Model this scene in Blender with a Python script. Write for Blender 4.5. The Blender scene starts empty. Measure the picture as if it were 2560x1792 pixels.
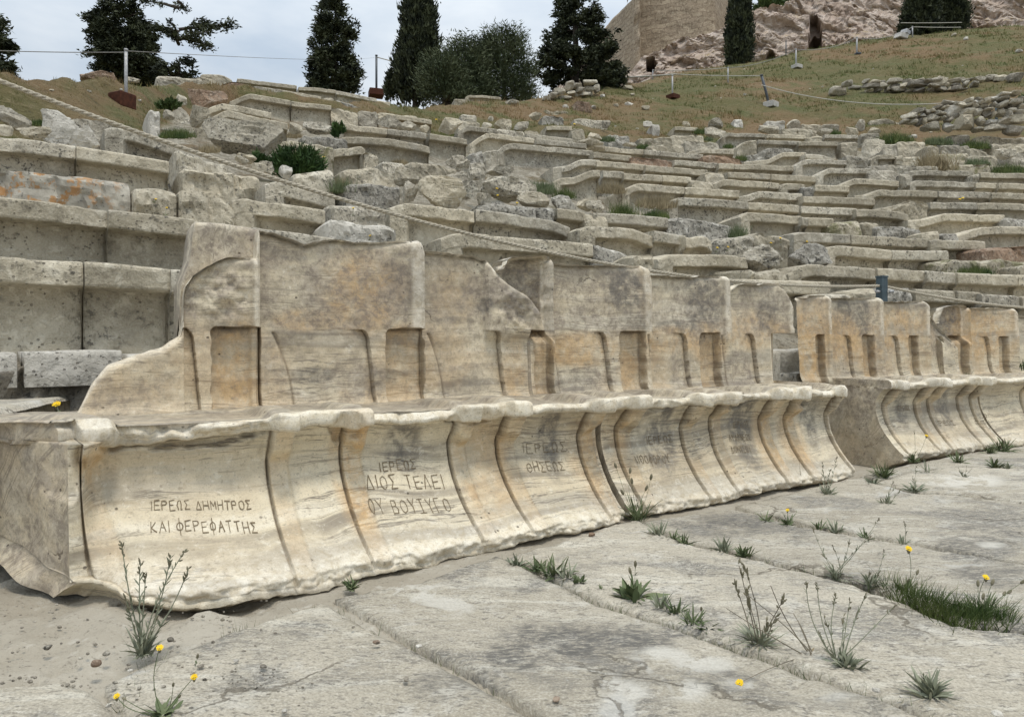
import bpy, math, random
import numpy as np
from mathutils import Vector
from mathutils.geometry import delaunay_2d_cdt

# ------------------------------------------------------------------ camera, sky, sun
scene = bpy.context.scene
COL = scene.collection
F = 1849.0      # focal length in photograph pixels
HZ = 860.0      # horizon row
CAM = 0.66      # eye height above the orchestra floor
cd = bpy.data.cameras.new("camera")
cam = bpy.data.objects.new("camera", cd)
COL.objects.link(cam)
cam.location = (0, 0, CAM)
cam.rotation_euler = (math.radians(90), 0, 0)
cd.sensor_width = 36.0
cd.lens = 36.0 * F / 2560.0
cd.shift_y = -(896.0 - HZ) / 2560.0
cd.clip_start = 0.05
cd.clip_end = 2000
scene.camera = cam

SUN_EL, SUN_AZ = 74.0, 150.0      # azimuth clockwise from +Y
w = bpy.data.worlds.new("World")
scene.world = w
w.use_nodes = True
nt = w.node_tree
nt.nodes.clear()
out = nt.nodes.new("ShaderNodeOutputWorld")
sky = nt.nodes.new("ShaderNodeTexSky")
sky.sky_type = 'NISHITA'
sky.sun_disc = False
sky.sun_elevation = math.radians(SUN_EL)
sky.sun_rotation = math.radians(SUN_AZ)
bg1 = nt.nodes.new("ShaderNodeBackground")
bg1.inputs[1].default_value = 0.1
nt.links.new(sky.outputs[0], bg1.inputs[0])
tc = nt.nodes.new("ShaderNodeTexCoord")
mp = nt.nodes.new("ShaderNodeMapping")
mp.inputs['Scale'].default_value = (1.0, 1.0, 2.6)
nt.links.new(tc.outputs['Generated'], mp.inputs[0])
nz = nt.nodes.new("ShaderNodeTexNoise")
nz.inputs['Scale'].default_value = 2.3
nz.inputs['Detail'].default_value = 6
nz.inputs['Roughness'].default_value = 0.55
nt.links.new(mp.outputs[0], nz.inputs['Vector'])
cr = nt.nodes.new("ShaderNodeValToRGB")
cr.color_ramp.elements[0].position = 0.40
cr.color_ramp.elements[0].color = (0.52, 0.61, 0.715, 1)
cr.color_ramp.elements[1].position = 0.62
cr.color_ramp.elements[1].color = (0.80, 0.85, 0.89, 1)
nt.links.new(nz.outputs[0], cr.inputs[0])
bg2 = nt.nodes.new("ShaderNodeBackground")
bg2.inputs[1].default_value = 0.98
# overcast sky: brighter towards the zenith
sxyz = nt.nodes.new("ShaderNodeSeparateXYZ")
nt.links.new(tc.outputs['Generated'], sxyz.inputs[0])
mr = nt.nodes.new("ShaderNodeMapRange")
mr.inputs['From Min'].default_value = 0.28
mr.inputs['From Max'].default_value = 1.0
mr.inputs['To Min'].default_value = 0.80
mr.inputs['To Max'].default_value = 1.65
nt.links.new(sxyz.outputs[2], mr.inputs['Value'])
vm = nt.nodes.new("ShaderNodeVectorMath")
vm.operation = 'SCALE'
nt.links.new(cr.outputs[0], vm.inputs[0])
nt.links.new(mr.outputs[0], vm.inputs['Scale'])
nt.links.new(vm.outputs[0], bg2.inputs[0])
mx = nt.nodes.new("ShaderNodeMixShader")
mx.inputs[0].default_value = 0.92
nt.links.new(bg1.outputs[0], mx.inputs[1])
nt.links.new(bg2.outputs[0], mx.inputs[2])
nt.links.new(mx.outputs[0], out.inputs[0])

sd = bpy.data.lights.new("sun", 'SUN')
sd.energy = 1.5
sd.angle = math.radians(12)
sd.color = (1.0, 0.93, 0.82)
sun = bpy.data.objects.new("sun", sd)
COL.objects.link(sun)
a, e = math.radians(SUN_AZ), math.radians(SUN_EL)
sdir = Vector((math.sin(a) * math.cos(e), math.cos(a) * math.cos(e), math.sin(e)))
sun.rotation_euler = (-sdir).to_track_quat('-Z', 'Y').to_euler()
sun.location = (0, -5, 30)

vs = scene.view_settings
vs.view_transform = 'Standard'
vs.look = 'None'
vs.exposure = 0.36
vs.gamma = 1.0
vs.use_curve_mapping = False
scene.cycles.max_bounces = 6
scene.cycles.diffuse_bounces = 3
scene.cycles.use_denoising = True

# ------------------------------------------------------------------ helpers
R = random.Random(7)
NR = np.random.RandomState(11)

def _h(ix, iy, iz, seed):
    h = (ix.astype(np.int64) * 374761393 + iy.astype(np.int64) * 668265263 + iz.astype(np.int64) * 2147483647 + seed * 974711) & 0xffffffff
    h = ((h ^ (h >> 13)) * 1274126177) & 0xffffffff
    h = ((h ^ (h >> 16)) * 2246822519) & 0xffffffff
    return ((h ^ (h >> 15)) & 0xffffff) / float(0xffffff) * 2 - 1

def vnoise(p, seed=0):
    p = np.asarray(p, float)
    i = np.floor(p)
    f = p - i
    f = f * f * f * (f * (f * 6 - 15) + 10)
    i = i.astype(np.int64)
    x, y, z = i[..., 0], i[..., 1], i[..., 2]
    fx, fy, fz = f[..., 0], f[..., 1], f[..., 2]
    def L(a, b, t): return a + (b - a) * t
    c = [[[_h(x + a, y + b, z + d, seed) for d in (0, 1)] for b in (0, 1)] for a in (0, 1)]
    return L(L(L(c[0][0][0], c[1][0][0], fx), L(c[0][1][0], c[1][1][0], fx), fy),
             L(L(c[0][0][1], c[1][0][1], fx), L(c[0][1][1], c[1][1][1], fx), fy), fz)

def fbm(p, octv=4, seed=0, gain=0.5):
    p = np.asarray(p, float)
    s = np.zeros(p.shape[:-1])
    a, t = 1.0, 0.0
    for k in range(octv):
        s += a * vnoise(p * (2.03 ** k) + 17.3 * k, seed + k)
        t += a
        a *= gain
    return s / t * 1.6

def n1(x, seed=0, octv=3):
    x = np.asarray(x, float)
    return fbm(np.stack([x, x * 0 + 3.7, x * 0 + seed * 1.31], -1), octv, seed)

def sst(a, b, x):
    t = np.clip((np.asarray(x, float) - a) / (b - a), 0, 1)
    return t * t * (3 - 2 * t)

def mesh_np(name, V, quads=None, tris=None, smooth=True, attrs=None, matidx=None):
    V = np.asarray(V, np.float32)
    me = bpy.data.meshes.new(name)
    me.vertices.add(len(V))
    me.vertices.foreach_set("co", V.ravel())
    q = np.zeros((0, 4), np.int32) if quads is None else np.asarray(quads, np.int32).reshape(-1, 4)
    t = np.zeros((0, 3), np.int32) if tris is None else np.asarray(tris, np.int32).reshape(-1, 3)
    nl = q.size + t.size
    me.loops.add(nl)
    me.loops.foreach_set("vertex_index", np.concatenate([q.ravel(), t.ravel()]))
    me.polygons.add(len(q) + len(t))
    st = np.concatenate([np.arange(len(q)) * 4, q.size + np.arange(len(t)) * 3]).astype(np.int32)
    me.polygons.foreach_set("loop_start", st)
    try:
        me.polygons.foreach_set("loop_total", np.concatenate([np.full(len(q), 4), np.full(len(t), 3)]).astype(np.int32))
    except Exception:
        pass
    me.polygons.foreach_set("use_smooth", np.full(len(q) + len(t), smooth))
    if matidx is not None:
        me.polygons.foreach_set("material_index", np.asarray(matidx, np.int32))
    me.update(calc_edges=True)
    for k, v in (attrs or {}).items():
        v = np.asarray(v, np.float32)
        assert len(v) == len(V), (name, k, v.shape, V.shape)
        if v.ndim == 1:
            at = me.attributes.new(k, 'FLOAT', 'POINT')
            at.data.foreach_set("value", np.ascontiguousarray(v))
        else:
            at = me.attributes.new(k, 'FLOAT_VECTOR', 'POINT')
            at.data.foreach_set("vector", v.ravel())
    return me

def tag(o, label=None, cat=None, group=None, kind=None):
    if label: o['label'] = label
    if cat: o['category'] = cat
    if group: o['group'] = group
    if kind: o['kind'] = kind
    return o

def empty(name, loc):
    o = bpy.data.objects.new(name, None)
    o.empty_display_size = 0.1
    o.location = loc
    COL.objects.link(o)
    return o

def obj(name, V, quads=None, tris=None, mat=None, parent=None, smooth=True, attrs=None, mats=None, matidx=None):
    """one mesh object from world-space vertices, origin at its base (or at its parent's origin)"""
    V = np.asarray(V, float)
    if parent is not None:
        org = np.array(parent['_org']) if '_org' in parent else np.array(parent.location)
    else:
        org = np.array([V[:, 0].mean(), V[:, 1].mean(), V[:, 2].min()])
    me = mesh_np(name, V - org, quads, tris, smooth, attrs, matidx)
    o = bpy.data.objects.new(name, me)
    for m in (mats or [mat]):
        me.materials.append(m)
    if parent is not None:
        o.parent = parent
    else:
        o.location = org
    ORG[o.name] = org
    COL.objects.link(o)
    return o

ORG = {}

class OrgParent(dict):
    pass

def child(o_parent, name, V, **k):
    """mesh child of any object made by obj()/empty(), world-space vertices"""
    org = ORG.get(o_parent.name)
    if org is None:
        org = np.array(o_parent.location)
    V = np.asarray(V, float)
    me = mesh_np(name, V - org, k.get('quads'), k.get('tris'), k.get('smooth', True), k.get('attrs'), k.get('matidx'))
    for m in (k.get('mats') or [k.get('mat')]):
        me.materials.append(m)
    o = bpy.data.objects.new(name, me)
    o.parent = o_parent
    ORG[o.name] = org
    COL.objects.link(o)
    return o

def grid_quads(n, m, wrap=False):
    """quads of an n x m vertex grid (row-major)"""
    i = np.arange(n - 1)[:, None]
    j = np.arange(m if wrap else m - 1)[None, :]
    j2 = (j + 1) % m
    return np.stack([i * m + j, i * m + j2, (i + 1) * m + j2, (i + 1) * m + j], -1).reshape(-1, 4)

class MB:
    """collects small pieces into one mesh"""
    def __init__(s):
        s.V, s.Q, s.T, s.mq, s.mt, s.n = [], [], [], [], [], 0
    def add(s, V, quads=None, tris=None, m=0):
        V = np.asarray(V, float)
        if quads is not None and len(quads):
            s.Q.append(np.asarray(quads) + s.n); s.mq += [m] * len(quads)
        if tris is not None and len(tris):
            s.T.append(np.asarray(tris) + s.n); s.mt += [m] * len(tris)
        s.V.append(V); s.n += len(V)
    def get(s):
        q = np.concatenate(s.Q) if s.Q else None
        t = np.concatenate(s.T) if s.T else None
        return np.concatenate(s.V), q, t, np.array(s.mq + s.mt)
    def tube(s, pts, r, sides=5, m=0, cap=True):
        pts = np.asarray(pts, float)
        n = len(pts)
        r = np.broadcast_to(np.asarray(r, float), (n,))
        tan = np.gradient(pts, axis=0)
        tan /= np.linalg.norm(tan, axis=1)[:, None] + 1e-9
        ref = np.array([0, 0, 1.0]) if abs(tan[:, 2]).mean() < 0.8 else np.array([1.0, 0, 0])
        a = np.cross(tan, ref); a /= np.linalg.norm(a, axis=1)[:, None] + 1e-9
        b = np.cross(tan, a)
        th = np.arange(sides) / sides * 2 * math.pi
        V = pts[:, None] + r[:, None, None] * (a[:, None] * np.cos(th)[None, :, None] + b[:, None] * np.sin(th)[None, :, None])
        Q = grid_quads(n, sides, True)
        V = V.reshape(-1, 3)
        T = []
        if cap:
            V = np.concatenate([V, pts[:1], pts[-1:]])
            for j in range(sides):
                T.append([n * sides, (j + 1) % sides, j])
                T.append([n * sides + 1, (n - 1) * sides + j, (n - 1) * sides + (j + 1) % sides])
        s.add(V, Q, T, m)
    def box(s, c, sx, sy, sz, ang=0.0, m=0, tilt=None, bev=0.12):
        """bevelled box, c = centre of the base"""
        b = bev * min(sx, sy, sz)
        P = []
        for (x, y, z) in [(i, j, k) for i in (-1, 1) for j in (-1, 1) for k in (0, 1)]:
            P.append((x * sx / 2, y * sy / 2, z * sz))
        # simple bevel: three verts per corner
        V, idx = [], {}
        for (x, y, z) in [(i, j, k) for i in (-1, 1) for j in (-1, 1) for k in (-1, 1)]:
            for ax in range(3):
                v = [x * (sx / 2 - b), y * (sy / 2 - b), z * (sz / 2 - b)]
                v[ax] += (x, y, z)[ax] * b
                idx[(x, y, z, ax)] = len(V)
                V.append([v[0], v[1], v[2] + sz / 2])
        Q, T = [], []
        for ax in range(3):
            for sg in (-1, 1):
                o = [q for q in range(3) if q != ax]
                f = []
                for (p, q) in ((-1, -1), (1, -1), (1, 1), (-1, 1)):
                    k = [0, 0, 0]; k[ax] = sg; k[o[0]] = p; k[o[1]] = q
                    f.append(idx[(*k, ax)])
                Q.append(f)
        for ax in range(3):
            o = [q for q in range(3) if q != ax]
            for p in (-1, 1):
                for q in (-1, 1):
                    k0 = [0, 0, 0]; k0[o[0]] = p; k0[o[1]] = q
                    k1 = list(k0); k0[ax] = -1; k1[ax] = 1
                    Q.append([idx[(*k0, o[0])], idx[(*k1, o[0])], idx[(*k1, o[1])], idx[(*k0, o[1])]])
        for c8 in [(i, j, k) for i in (-1, 1) for j in (-1, 1) for k in (-1, 1)]:
            T.append([idx[(*c8, 0)], idx[(*c8, 1)], idx[(*c8, 2)]])
        V = np.array(V)
        if tilt is not None:
            tx, ty = tilt
            V[:, 0] += V[:, 2] * tx; V[:, 1] += V[:, 2] * ty
        ca, sa = math.cos(ang), math.sin(ang)
        W = np.stack([V[:, 0] * ca - V[:, 1] * sa, V[:, 0] * sa + V[:, 1] * ca, V[:, 2]], -1) + np.array(c)
        s.add(W, Q, T, m)

# ------------------------------------------------------------------ photograph geometry
CX, CY, RHO = 9.2, -11.84, 17.0          # centre and radius of the front row
TILE = {'z1': (0, 0, .3745), 'z2': (850, 0, .3745), 'z3': (1700, 0, .3745), 'z4': (0, 500, .3745), 'z5': (850, 500, .3745), 'z6': (1700, 500, .3745),
        't1': (0, 140, .22648), 't2': (500, 140, .22648), 't3': (1000, 220, .22648), 't4': (1500, 240, .22648),
        't5': (2000, 240, .2439), 't6': (600, 400, .22648), 't7': (1500, 520, .22648), 't8': (2000, 540, .2439),
        'bl': (0, 1000, .4928), 'bm': (850, 1000, .4928), 'br': (1700, 1000, .4928), 's': (0, 0, 1.0)}

def px(t, x, y):
    ox, oy, s = TILE[t]
    return ox + x * s, oy + y * s

def at(x, y, d):
    return np.array([(x - 1280) / F * d, d, CAM + (HZ - y) / F * d])

def lip(o): return 1.06 + .40 * (o - 1.66)

def offs(X, Y): return np.hypot(X - CX, Y - CY) - RHO

def hit_lip(x, y, dz=0.0, step=.02, far=40.0):
    t, e = (x - 1280) / F, (HZ - y) / F
    ds = np.arange(2.2, far, step)
    r = offs(t * ds, ds)
    ok = np.where(lip(r) + dz >= CAM + e * ds)[0]
    i = ok[0] if len(ok) else len(ds) - 1
    return ds[i], r[i]

def floor_at(x, y, z=0.0):
    d = (CAM - z) * F / (y - HZ)
    return np.array([(x - 1280) / F * d, d, z])

def circ_d(x, o):
    """depth where the column of pixel x meets the circle of offset o"""
    t = (x - 1280) / F
    A = t * t + 1; B = -2 * (t * CX + CY); C = CX * CX + CY * CY - (RHO + o) ** 2
    return (-B + math.sqrt(B * B - 4 * A * C)) / (2 * A)

# ------------------------------------------------------------------ materials
class NB:
    def __init__(s, name):
        s.m = bpy.data.materials.new(name)
        s.m.use_nodes = True
        s.t = s.m.node_tree
        s.t.nodes.clear()
        s.o = s.t.nodes.new("ShaderNodeOutputMaterial")
        s.b = s.t.nodes.new("ShaderNodeBsdfPrincipled")
        s.t.links.new(s.b.outputs[0], s.o.inputs[0])
        s.g = s.t.nodes.new("ShaderNodeNewGeometry")
        s.b.inputs['Specular IOR Level'].default_value = 0.25
        s.rough(0.85)
    def rough(s, v): s.b.inputs['Roughness'].default_value = v
    def ln(s, a, b): s.t.links.new(a, b)
    def pos(s, scale=(1, 1, 1), off=(0, 0, 0), rot=(0, 0, 0)):
        n = s.t.nodes.new("ShaderNodeMapping")
        n.inputs['Scale'].default_value = scale
        n.inputs['Location'].default_value = off
        n.inputs['Rotation'].default_value = rot
        s.ln(s.g.outputs['Position'], n.inputs[0])
        return n.outputs[0]
    def attrv(s, name, scale=(1, 1, 1)):
        a = s.t.nodes.new("ShaderNodeAttribute"); a.attribute_name = name
        n = s.t.nodes.new("ShaderNodeMapping"); n.inputs['Scale'].default_value = scale
        s.ln(a.outputs['Vector'], n.inputs[0])
        return n.outputs[0]
    def attr(s, name):
        a = s.t.nodes.new("ShaderNodeAttribute"); a.attribute_name = name
        return a.outputs['Fac']
    def noise(s, vec, scale, detail=4, rough=.55, dist=0.0):
        n = s.t.nodes.new("ShaderNodeTexNoise")
        n.inputs['Scale'].default_value = scale
        n.inputs['Detail'].default_value = detail
        n.inputs['Roughness'].default_value = rough
        n.inputs['Distortion'].default_value = dist
        s.ln(vec, n.inputs['Vector'])
        return n.outputs[0]
    def voro(s, vec, scale, feature='F1', rnd=1.0):
        n = s.t.nodes.new("ShaderNodeTexVoronoi")
        n.feature = feature
        n.inputs['Scale'].default_value = scale
        n.inputs['Randomness'].default_value = rnd
        s.ln(vec, n.inputs['Vector'])
        return n.outputs['Distance']
    def ramp(s, fac, a, b, lo=0.0, hi=1.0):
        n = s.t.nodes.new("ShaderNodeMapRange")
        n.interpolation_type = 'SMOOTHSTEP'
        n.inputs['From Min'].default_value = a
        n.inputs['From Max'].default_value = b
        n.inputs['To Min'].default_value = lo
        n.inputs['To Max'].default_value = hi
        s.ln(fac, n.inputs['Value'])
        return n.outputs[0]
    def mix(s, fac, a, b, mode='MIX'):
        n = s.t.nodes.new("ShaderNodeMix")
        n.data_type = 'RGBA'
        n.blend_type = mode
        for inp, v in ((n.inputs[0], fac), (n.inputs[6], a), (n.inputs[7], b)):
            if isinstance(v, (int, float)):
                inp.default_value = v
            elif isinstance(v, tuple):
                inp.default_value = (*v, 1)
            else:
                s.ln(v, inp)
        return n.outputs[2]
    def math(s, op, a, b=None):
        n = s.t.nodes.new("ShaderNodeMath"); n.operation = op
        for inp, v in ((n.inputs[0], a), (n.inputs[1], b)):
            if v is None: continue
            if isinstance(v, (int, float)): inp.default_value = v
            else: s.ln(v, inp)
        return n.outputs[0]
    def rnd(s):
        n = s.t.nodes.new("ShaderNodeObjectInfo")
        return n.outputs['Random']
    def nz(s):
        n = s.t.nodes.new("ShaderNodeSeparateXYZ")
        s.ln(s.g.outputs['Normal'], n.inputs[0])
        return n.outputs[2]
    def hsv(s, col, v):
        n = s.t.nodes.new("ShaderNodeHueSaturation")
        s.ln(col, n.inputs['Color']); s.ln(v, n.inputs['Value'])
        return n.outputs[0]
    def done(s, col, bumps=(), strength=0.5, dist=0.01):
        s.ln(col, s.b.inputs['Base Color']) if not isinstance(col, tuple) else setattr(s.b.inputs['Base Color'], 'default_value', (*col, 1))
        last = None
        for h, st, di in bumps:
            n = s.t.nodes.new("ShaderNodeBump")
            n.inputs['Strength'].default_value = st
            n.inputs['Distance'].default_value = di
            s.ln(h, n.inputs['Height'])
            if last is not None: s.ln(last, n.inputs['Normal'])
            last = n.outputs[0]
        if last is not None: s.ln(last, s.b.inputs['Normal'])
        return s.m

def mat_lime(name, base=(.475, .42, .315), dark=(.33, .29, .215), light=(.61, .56, .45), spot=(.055, .052, .046), spots=.5, tint=None, tint_amt=0.0, grow=1.0):
    n = NB(name)
    p = n.pos()
    big = n.noise(p, 1.1 * grow, 4, .6)
    med = n.noise(p, 6.0 * grow, 6, .65, .3)
    fine = n.noise(p, 34.0 * grow, 5, .65)
    vfine = n.noise(p, 130.0 * grow, 3, .6)
    c = n.mix(n.ramp(big, .35, .65), dark, base)
    c = n.mix(n.ramp(med, .50, .72, 0, .8), c, light)
    c = n.mix(n.ramp(med, .46, .28, 0, .55), c, dark)
    c = n.mix(n.ramp(vfine, .35, .75, 0, .35), c, light)
    mm = n.noise(p, 15.0 * grow, 6, .72, .4)
    c = n.mix(n.ramp(mm, .53, .66, 0, .75), c, light)
    c = n.mix(n.ramp(mm, .47, .34, 0, .70), c, tuple(v * .62 for v in dark))
    mg = n.noise(n.pos(off=(7.7, 3.1, 1.9)), 2.2 * grow, 5, .6)
    c = n.mix(n.ramp(mg, .57, .72, 0, .5), c, (.25, .235, .205))
    # black lichen and pits, in patches
    patch = n.ramp(n.noise(p, 3.1 * grow, 4, .6), .58 - .3 * spots, .75 - .2 * spots)
    pit = n.math('MULTIPLY', n.ramp(fine, .53, .62), patch)
    c = n.mix(n.math('MULTIPLY', pit, .85), c, spot)
    vo = n.voro(p, 42 * grow)
    hole = n.math('MULTIPLY', n.ramp(vo, .26, .16), n.ramp(n.noise(p, 5 * grow, 3), .44, .60))
    c = n.mix(n.math('MULTIPLY', hole, .55), c, (.07, .062, .05))
    if tint:
        c = n.mix(n.math('MULTIPLY', n.ramp(n.noise(p, 7.0 * grow, 5, .7, .5), .48, .60), tint_amt), c, tint)
    c = n.hsv(c, n.ramp(n.rnd(), 0, 1, .84, 1.14))
    b1 = n.math('SUBTRACT', fine, n.math('MULTIPLY', hole, 1.5))
    return n.done(c, [(med, .75, .035), (mm, .7, .02), (b1, .8, .010), (vfine, .5, .003)])

M_LIME = mat_lime("limestone", spots=.45)
M_LIME2 = mat_lime("limestone_rough", base=(.46, .415, .325), dark=(.29, .26, .205), light=(.62, .58, .485), spots=.75)
M_DARK = mat_lime("limestone_dark_lichen", base=(.36, .335, .285), dark=(.20, .185, .155), light=(.60, .575, .51), spots=1.1)
M_WHITE = mat_lime("white_marble_rubble", base=(.58, .55, .485), dark=(.44, .41, .35), light=(.68, .65, .585), spots=.2)
M_MOSS = mat_lime("limestone_mossy", spots=.5, tint=(.13, .13, .045), tint_amt=.65)
M_BROWN = mat_lime("red_conglomerate", base=(.30, .20, .13), dark=(.19, .125, .085), light=(.40, .33, .26), spots=.6)
M_ORANGE = mat_lime("limestone_orange_lichen", base=(.42, .385, .32), light=(.56, .54, .48), spots=.6, tint=(.42, .17, .035), tint_amt=.0)
M_RUBBLE = mat_lime("rubble_fill", base=(.30, .265, .21), dark=(.17, .15, .12), light=(.48, .45, .38), spots=.6)
MATK = {'': M_LIME, 'd': M_DARK, 'w': M_WHITE, 'm': M_MOSS, 'b': M_BROWN, 'o': M_ORANGE}

def mat_orange():
    # orange lichen only on the left end of one block
    n = NB("orange_lichen_block")
    p = n.pos()
    med = n.noise(p, 6, 6, .65, .3); fine = n.noise(p, 34, 5, .65)
    c = n.mix(n.ramp(med, .35, .65), (.27, .25, .21), (.47, .44, .37))
    c = n.mix(n.ramp(fine, .58, .68, 0, .8), c, (.06, .057, .05))
    sx = n.t.nodes.new("ShaderNodeSeparateXYZ"); n.ln(n.g.outputs['Position'], sx.inputs[0])
    m = n.math('MULTIPLY', n.ramp(sx.outputs[0], -2.35, -2.75), n.ramp(n.noise(p, 11, 5, .7), .50, .58))
    c = n.mix(n.math('MULTIPLY', m, .9), c, (.38, .20, .075))
    return n.done(c, [(med, .5, .03), (fine, .5, .008)])
MATK['o'] = mat_orange()

def mat_marble():
    n = NB("weathered_marble")
    n.rough(.55)
    n.b.inputs['Specular IOR Level'].default_value = 0.35
    p = n.pos()
    # gently wavering bedding coordinate
    wob = n.t.nodes.new("ShaderNodeTexNoise"); wob.inputs['Scale'].default_value = 2.4; wob.inputs['Detail'].default_value = 3
    n.ln(p, wob.inputs['Vector'])
    sc = n.t.nodes.new("ShaderNodeVectorMath"); sc.operation = 'SCALE'; sc.inputs['Scale'].default_value = .085
    n.ln(wob.outputs['Color'], sc.inputs[0])
    at_ = n.t.nodes.new("ShaderNodeAttribute"); at_.attribute_name = "suv"
    ad = n.t.nodes.new("ShaderNodeVectorMath"); ad.operation = 'ADD'
    n.ln(at_.outputs['Vector'], ad.inputs[0]); n.ln(sc.outputs[0], ad.inputs[1])
    def bed(scale):
        m = n.t.nodes.new("ShaderNodeMapping"); m.inputs['Scale'].default_value = scale
        n.ln(ad.outputs[0], m.inputs[0]); return m.outputs[0]
    v1 = n.noise(bed((.75, 17, 3)), 1.0, 7, .66, .35)
    v2 = n.noise(bed((1.7, 58, 6)), 1.0, 6, .66, .3)
    v3 = n.noise(bed((.55, 8.5, 2)), 1.0, 6, .62, .4)
    big = n.noise(p, 2.6, 4, .6)
    area = n.noise(n.pos(off=(4.2, 1.1, 7.3)), 3.3, 4, .6)
    mot = n.noise(p, 30, 7, .78, .3)
    fine = n.noise(p, 75, 5, .7)
    vf = n.noise(p, 230, 3, .6)
    base = n.mix(n.ramp(big, .34, .66), (.58, .485, .335), (.71, .63, .465))
    c = n.mix(n.ramp(v3, .50, .64, 0, .8), base, (.44, .395, .31))
    c = n.mix(n.ramp(v3, .46, .32, 0, .7), c, (.78, .72, .585))
    c = n.mix(n.math('MULTIPLY', n.ramp(v1, .51, .64), n.ramp(area, .36, .58, .55, 1.0)), c, (.29, .25, .19))
    c = n.mix(n.math('MULTIPLY', n.ramp(v2, .55, .68), n.ramp(area, .62, .40, .05, .55)), c, (.42, .345, .23))
    c = n.mix(n.ramp(mot, .53, .66, 0, .55), c, (.40, .335, .235))
    c = n.mix(n.ramp(mot, .46, .34, 0, .5), c, (.80, .75, .63))
    # dark mica lines
    ml = n.math('ABSOLUTE', n.math('SUBTRACT', v1, .50))
    c = n.mix(n.math('MULTIPLY', n.ramp(ml, .016, .004, 0, .85), n.ramp(area, .40, .54, .15, 1)), c, (.17, .145, .115))
    wm = n.math('MULTIPLY', n.attr("warm"), n.ramp(n.noise(p, 9, 6, .7), .34, .60, .15, 1))
    c = n.mix(n.math('MULTIPLY', wm, .8), c, n.mix(n.ramp(mot, .4, .6), (.62, .40, .175), (.48, .295, .13)))
    gn = n.noise(p, 13, 8, .78, .4)
    gr = n.math('MULTIPLY', n.attr("grey"), n.ramp(gn, .40, .56, .15, 1))
    c = n.mix(n.math('MULTIPLY', gr, .8), c, (.34, .285, .225))
    c = n.mix(n.math('MULTIPLY', gr, n.ramp(mot, .46, .58, 0, .8)), c, (.17, .14, .115))
    st = n.math('MULTIPLY', n.attr("stain"), n.ramp(n.noise(p, 20, 7, .76, .3), .38, .58, .2, 1))
    c = n.mix(n.math('MULTIPLY', st, .9), c, (.085, .080, .075))
    c = n.mix(n.math('MULTIPLY', n.attr("dirt"), n.ramp(mot, .30, .55, .55, 1)), c, (.12, .085, .05))
    c = n.mix(n.attr("clean"), c, n.mix(n.ramp(mot, .42, .62), (.80, .75, .64), (.60, .52, .38)))  # clean stone, plus the painted lit chamfer strip on the backs
    c = n.mix(n.ramp(fine, .56, .68, 0, .6), c, (.25, .21, .155))
    c = n.mix(n.ramp(vf, .48, .72, 0, .35), c, (.30, .255, .185))
    pit = n.ramp(n.voro(p, 24), .13, .07)
    pit = n.math('MULTIPLY', pit, n.ramp(n.noise(p, 5, 2), .50, .60))
    c = n.mix(n.math('MULTIPLY', pit, .8), c, (.085, .068, .05))
    # hairline cracks
    ck = n.t.nodes.new("ShaderNodeTexVoronoi"); ck.feature = 'DISTANCE_TO_EDGE'; ck.inputs['Scale'].default_value = 3.1
    wv = n.t.nodes.new("ShaderNodeVectorMath"); wv.operation = 'ADD'
    w2 = n.t.nodes.new("ShaderNodeTexNoise"); w2.inputs['Scale'].default_value = 5; w2.inputs['Detail'].default_value = 6
    n.ln(p, w2.inputs['Vector'])
    s2 = n.t.nodes.new("ShaderNodeVectorMath"); s2.operation = 'SCALE'; s2.inputs['Scale'].default_value = .35
    n.ln(w2.outputs['Color'], s2.inputs[0]); n.ln(p, wv.inputs[0]); n.ln(s2.outputs[0], wv.inputs[1]); n.ln(wv.outputs[0], ck.inputs['Vector'])
    crk = n.math('MULTIPLY', n.ramp(ck.outputs['Distance'], .010, .003), n.ramp(n.noise(n.pos(off=(9, 2, 4)), 1.9, 3), .60, .66))
    crk = n.math('MULTIPLY', crk, n.ramp(n.attr('grey'), .3, .5))
    c = n.mix(n.math('MULTIPLY', crk, .75), c, (.12, .095, .07))
    return n.done(c, [(v1, .25, .006), (mot, .5, .006), (fine, .4, .004), (n.math('SUBTRACT', 1.0, n.math('ADD', pit, crk)), .6, .006)])
M_MARBLE = mat_marble()

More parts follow.
